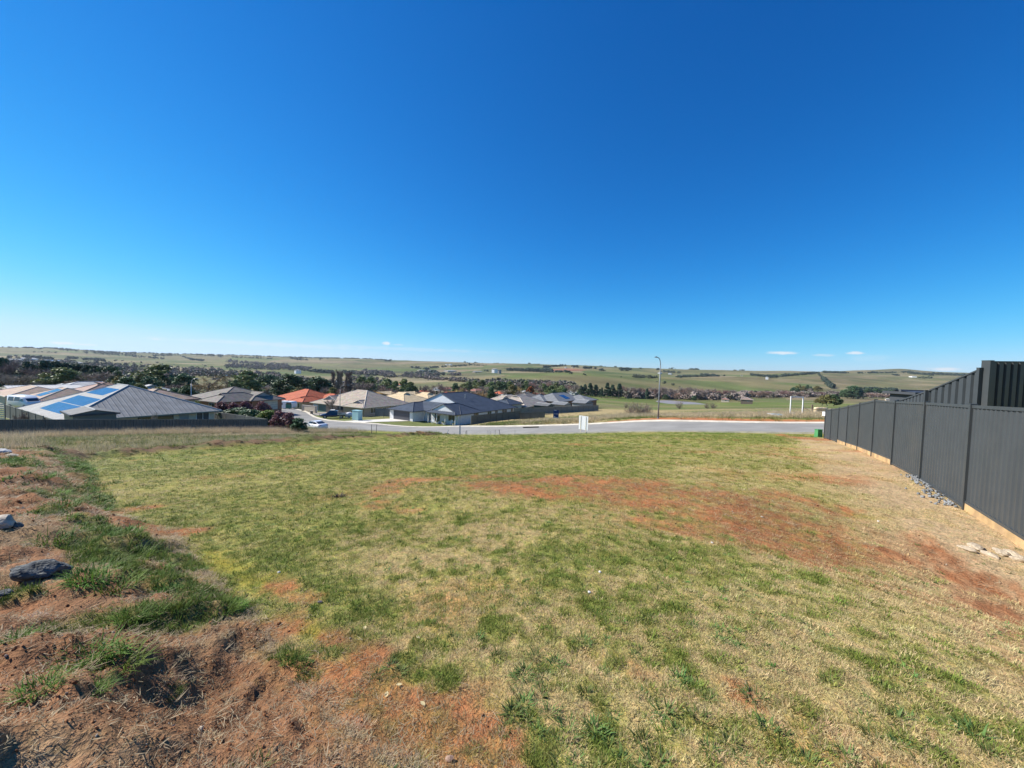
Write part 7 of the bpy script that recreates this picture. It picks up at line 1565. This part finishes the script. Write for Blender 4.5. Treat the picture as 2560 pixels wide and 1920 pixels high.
for px, yt, Y, w, lab in [(1596, 1002, 82, 44, 'large bare rounded shrub in the straw grass left of the street light'), (1578, 1006, 88, 30, 'bare shrub behind the large bare rounded one'), (1619, 1003, 84, 26, 'bare shrub touching the street light pole'), (1700, 1001, 180, 18, 'bare brown shrub before the dam, left end'), (1768, 1004, 170, 12, 'small bare shrub of two before the dam, right end'), (1782, 1003, 170, 18, 'wider bare shrub of two before the dam, right end'), (1565, 1003, 170, 12, 'little bare shrub far left of the dam')]:
    tree('bareshrub', px, yt, Y, w, lab, None, 'bare_shrub')
# garden shrubs beside the left fence
for kind, px, yt, Y, w, lab in [('purple', 556, 1003, 62, 44, 'purple-leaved bush before the brick house, nearest the street light'), ('purple', 584, 1005, 62, 34, 'purple-leaved bush touching the pale garage wall'), ('purple', 613, 1001, 62, 34, 'purple-leaved bush before the brick wall and door'), ('purple', 656, 1002, 60, 40, 'tall purple-leaved bush behind the clipped green shrub'), ('bright', 671, 1024, 54, 46, 'rounded yellow-green shrub between purple bushes'), ('purple', 700, 1026, 53, 40, 'purple bush right of the yellow-green shrub'), ('purple', 724, 1029, 52, 36, 'purple-red bush beside the white car'), ('ever', 746, 1044, 51, 34, 'low dark green shrub next to the white car'), ('ever', 590, 1018, 58, 70, 'low dark hedge shrub along the receding fence'), ('ever', 625, 1022, 57, 60, 'low dark green shrub at the fence bend'), ('bare', 385, 1025, 45, 14, 'tiny bare sapling behind the dark fence'), ('bare', 57, 1023, 45, 26, 'bare sapling before the taupe fence'), ('bare', 828, 992, 90, 26, 'small bare tree before the cream house'), ('cypress', 674, 1000, 92, 7, 'small clipped cypress before the brown-roofed house'), ('cypress', 681, 1000, 92, 7, 'second clipped cypress before the brown-roofed house'), ('barered', 692, 1000, 95, 14, 'small reddish bare tree beside the clipped cypress pair')]:
    if kind == 'purple': LEAF.setdefault('purple', LEAF['purple'])
    tree(kind, px, yt, Y, w, lab, None, 'garden_bush' if kind not in ('bare', 'cypress', 'barered') else NEARLAB[kind][1])

# ------------------------------------------------------------------ far woods: belts too distant to pick trees apart
def clump_mesh(name, mat, seed, n=9):
    g = np.random.default_rng(seed); cen = [(np.array([g.normal(0, .9), g.normal(0, .9), g.uniform(1.2, 3.4)]), g.uniform(.8, 1.3)) for _ in range(n)]
    vs, fs = leaf_quads(g, cen, 14, .95, 1.0, .8); me_ = bpy.data.meshes.new(name); me_.from_pydata(vs, [], fs); me_.materials.append(mat); return me_
clumpm = bpy.data.materials.new('far_foliage'); clumpm.use_nodes = True; t = clumpm.node_tree; b = t.nodes['Principled BSDF']; b.inputs['Roughness'].default_value = .8
ia = NN(t, 'ShaderNodeAttribute', attribute_type='INSTANCER', attribute_name='col'); t.links.new(ia.outputs['Color'], b.inputs['Base Color'])
far_protos = proto_col('far_tree', [clump_mesh('far_tree_%d' % i, clumpm, 700 + i) for i in range(5)])
FC = {'d': (.062, .088, .058), 'o': (.125, .14, .08), 'b': (.24, .19, .16), 'm': (.155, .145, .10)}
def belts(name, label, segs):
    X, Y, S, Cc = [], [], [], []
    for (x0, y0, x1, y1, thick, dens, size, kind) in segs:
        k = max(2, int(abs(x1 - x0 + .01) * dens) + int(abs(y1 - y0) * dens)); u = rng.random(k)
        pts = np.stack([x0 + (x1 - x0) * u + rng.normal(0, .6, k), y0 + (y1 - y0) * u + rng.normal(0, max(thick, .01), k)], 1); h = ghits(pts)
        gap = fbm(pts[:, 0], pts[:, 1] * 0, .16, 3, 151); kk = rng.random(k) < sstep(gap, .30, .48) * .9 + .1; pts, h, k = pts[kk], h[kk], int(kk.sum()); gap = gap[kk]
        X.append(h[:, 0]); Y.append(h[:, 1]); d = np.hypot(h[:, 0], h[:, 1]); S.append(size * .80 * rng.uniform(.35, 1.35, k) * (.55 + .9 * gap)); ks = [kind[i % len(kind)] for i in range(k)]; Cc.append(np.array([FC[q_] for q_ in ks]) * rng.uniform(.75, 1.3, (k, 1)))
    X, Y, S, Cc = np.concatenate(X), np.concatenate(Y), np.concatenate(S), np.concatenate(Cc); n = len(X); s3 = S / 4.2
    scatter(name, label, 'trees', np.stack([X, Y, ground_z(X, Y) - s3 * .5], 1), np.stack([np.zeros(n), np.zeros(n), rng.uniform(0, 6.28, n)], 1), np.stack([s3 * 1.15, s3 * 1.15, s3], 1), rng.integers(0, 5, n), np.clip(Cc, 0, 1), far_protos)
belts('far_wood', 'dark woodland patches along the left skyline and slopes', [(55, 861, 105, 866, .8, 2.0, 11, 'd'), (110, 868, 145, 872, .8, 2, 11, 'd'), (0, 867, 45, 870, .8, 1.2, 10, 'o'), (145, 873, 340, 885, 1.4, 2.2, 11, 'do'), (200, 880, 340, 890, 1.5, 1.4, 10, 'do'), (170, 895, 260, 902, 1.5, 2.2, 11, 'd'), (60, 893, 130, 898, 1.2, 2.0, 12, 'd'), (80, 880, 160, 882, .5, .3, 9, 'o'), (320, 879, 480, 884, 1.5, 2.2, 12, 'do'), (335, 891, 410, 897, 1, 2.5, 10, 'd'), (380, 889, 450, 887, .8, 3, 10, 'd'), (445, 888, 480, 899, .8, 3, 10, 'd'), (475, 899, 510, 902, .8, 3, 12, 'd'), (485, 886, 570, 892, 1.2, 1.8, 11, 'do'), (480, 883, 660, 889, 1.0, 1.4, 12, 'o'), (580, 893, 680, 897, 1.0, 1.4, 10, 'do'), (725, 893, 850, 893, 2.0, 3.2, 13, 'd'), (850, 893, 980, 897, 1.0, 1.8, 12, 'd'), (730, 898, 770, 900, 1, 2, 10, 'd'), (640, 886, 730, 890, .8, 1.5, 12, 'do')])
belts('far_wood', 'grey-brown leafless woodland over the left town', [(0, 905, 330, 925, 6, 2.0, 11, 'bmo'), (200, 915, 560, 935, 6, 1.9, 10, 'bbmo'), (330, 925, 480, 945, 6, 1.2, 9, 'bm'), (480, 930, 700, 945, 6, 1.7, 10, 'bbmo'), (560, 915, 700, 920, 3, 2.6, 11, 'bm'), (560, 903, 720, 913, 2, 2.0, 10, 'b'), (640, 915, 770, 924, 2.5, 3.0, 11, 'bm'), (680, 945, 820, 970, 6, 1.6, 9, 'bm'), (290, 930, 350, 955, 5, 1.6, 8, 'bo'), (780, 965, 960, 985, 5, 1.8, 8, 'bm'), (880, 945, 980, 965, 5, 1.6, 9, 'bmo')])
belts('windbreak', 'row of dark pines and bare poplars across the flat', [(775, 929, 832, 933, .8, 2.2, 15, 'd'), (855, 932, 892, 935, .8, 1.8, 15, 'd'), (890, 935, 985, 939, 1, 2.6, 15, 'bm'), (905, 929, 980, 932, 1, 1.6, 13, 'bm'), (690, 919, 780, 921, 1, 1.6, 12, 'bm')])
belts('windbreak', 'dark shelter belts round the long industrial shed', [(1028, 919, 1072, 924, 1, 2.5, 12, 'd'), (1075, 920, 1180, 913, .7, 2.5, 11, 'o'), (1185, 913, 1215, 914, .5, 2, 9, 'o'), (1012, 936, 1100, 938, 1.8, 3.2, 13, 'dmb'), (1050, 932, 1110, 936, 1.5, 3.2, 15, 'd'), (1020, 941, 1105, 949, 1.6, 4, 10, 'bm'), (1105, 948, 1170, 954, 1.6, 4, 9, 'bm'), (960, 942, 1020, 941, 1, 2, 10, 'bm'), (1120, 938, 1150, 938, 1, 2.2, 12, 'bm'), (1163, 905, 1178, 906, .4, 2, 12, 'd'), (1210, 928, 1218, 928, .8, 2, 11, 'd')])
belts('windbreak', 'dark tree rows on the paddocks left of the red ploughed field', [(1268, 926, 1380, 930, .7, 2.6, 14, 'd'), (1320, 928, 1380, 929, .8, 2, 16, 'd'), (1388, 930, 1425, 931, .5, 2, 8, 'd'), (1360, 919, 1415, 914, .6, 2.6, 13, 'd'), (1430, 917, 1448, 918, .6, 2, 12, 'd'), (1445, 911, 1465, 912, .3, 2.4, 10, 'd'), (1458, 921, 1478, 921, .5, 2.6, 13, 'd'), (1488, 922, 1490, 922, .4, 3, 12, 'd'), (1496, 926, 1512, 927, .4, 2.6, 12, 'd'), (1500, 914, 1520, 916, .4, 2.4, 12, 'd'), (1545, 923, 1580, 924, .5, 3, 14, 'd'), (1552, 926.5, 1570, 926.5, .4, 2.4, 10, 'd'), (1600, 922, 1604, 922, .4, 3, 12, 'd'), (1535, 918, 1542, 918, .3, 3, 10, 'd'), (1580, 942, 1640, 945, .8, 3, 9, 'o'), (1320, 908, 1350, 909, .3, 1.6, 10, 'd'), (1180, 903, 1275, 907, .5, 1.2, 11, 'do')])
belts('windbreak', 'dark hedgerows and windbreaks on the far right hills', [(1672, 922, 1695, 922.5, .4, 3, 13, 'd'), (1705, 922, 1716, 922, .3, 3, 12, 'd'), (1717, 922, 1746, 923, .5, 3, 15, 'd'), (1640, 924, 1648, 925, .6, 3, 14, 'd'), (1650, 930, 1700, 932, 1.2, 1.8, 10, 'do'), (1690, 943, 1796, 940, .5, 3.5, 8, 'd'), (1748, 936, 1788, 938, .6, 2, 8, 'd'), (1790, 941, 1812, 940, .4, 2, 8, 'd'), (1835, 925, 1862, 926, .4, 2.4, 11, 'd'), (1878, 938, 1925, 943, .6, 3.4, 12, 'd'), (1925, 944, 2045, 933, .6, 3.6, 12, 'd'), (2046, 935, 2062, 952, 1.2, 5, 12, 'd'), (2062, 952, 2080, 970, 1.4, 5, 12, 'd'), (2055, 931, 2120, 933, .6, 3.6, 12, 'd'), (2145, 933, 2240, 932, .5, 2, 10, 'd'), (2255, 931, 2330, 938, .7, 3.2, 13, 'd'), (2330, 935, 2420, 939, .8, 3.2, 13, 'd'), (2232, 938, 2246, 939, .4, 2.4, 9, 'd'), (2295, 945, 2330, 945, 1, 1.6, 9, 'o'), (2150, 978, 2240, 978, 1.2, 2, 11, 'd')])
belts('far_wood', 'brown leafless undergrowth along the creek in the valley', [(1170, 962, 1430, 968, 2.4, 3.2, 11, 'bmo'), (1560, 992, 1860, 998, 1.8, 3.4, 11, 'bbm'), (1860, 991, 2060, 990, 1.6, 3.4, 11, 'bbm'), (2060, 989, 2260, 992, 1.7, 3.0, 10, 'bbm'), (1450, 986, 1560, 990, 1.2, 1.2, 6, 'bm'), (1640, 955, 1720, 972, .5, .05, 7, 'd'), (1180, 990, 1330, 998, 3, .5, 6, 'bm'), (1300, 930, 1700, 950, 3, .03, 7, 'd')])
# ------------------------------------------------------------------ air: slight blue haze over the far hills
hz = bpy.data.materials.new('haze_air'); hz.use_nodes = True; t = hz.node_tree; t.nodes.clear()
pv = NN(t, 'ShaderNodeVolumePrincipled'); pv.inputs['Color'].default_value = (.72, .84, 1.0, 1); pv.inputs['Density'].default_value = 3.4e-5; pv.inputs['Anisotropy'].default_value = .2
o_ = NN(t, 'ShaderNodeOutputMaterial'); t.links.new(pv.outputs[0], o_.inputs['Volume'])
zmin = float(verts[:, 2].min()) - 1.0; zmax = float(verts[:, 2].max()) + 45
haze = MB().box((0, 0, (zmin + zmax) / 2), (18400, 18400, zmax - zmin)).build('haze', hz); tag(haze, 'thin blue haze over the far hills and valley', 'haze', kind='stuff')
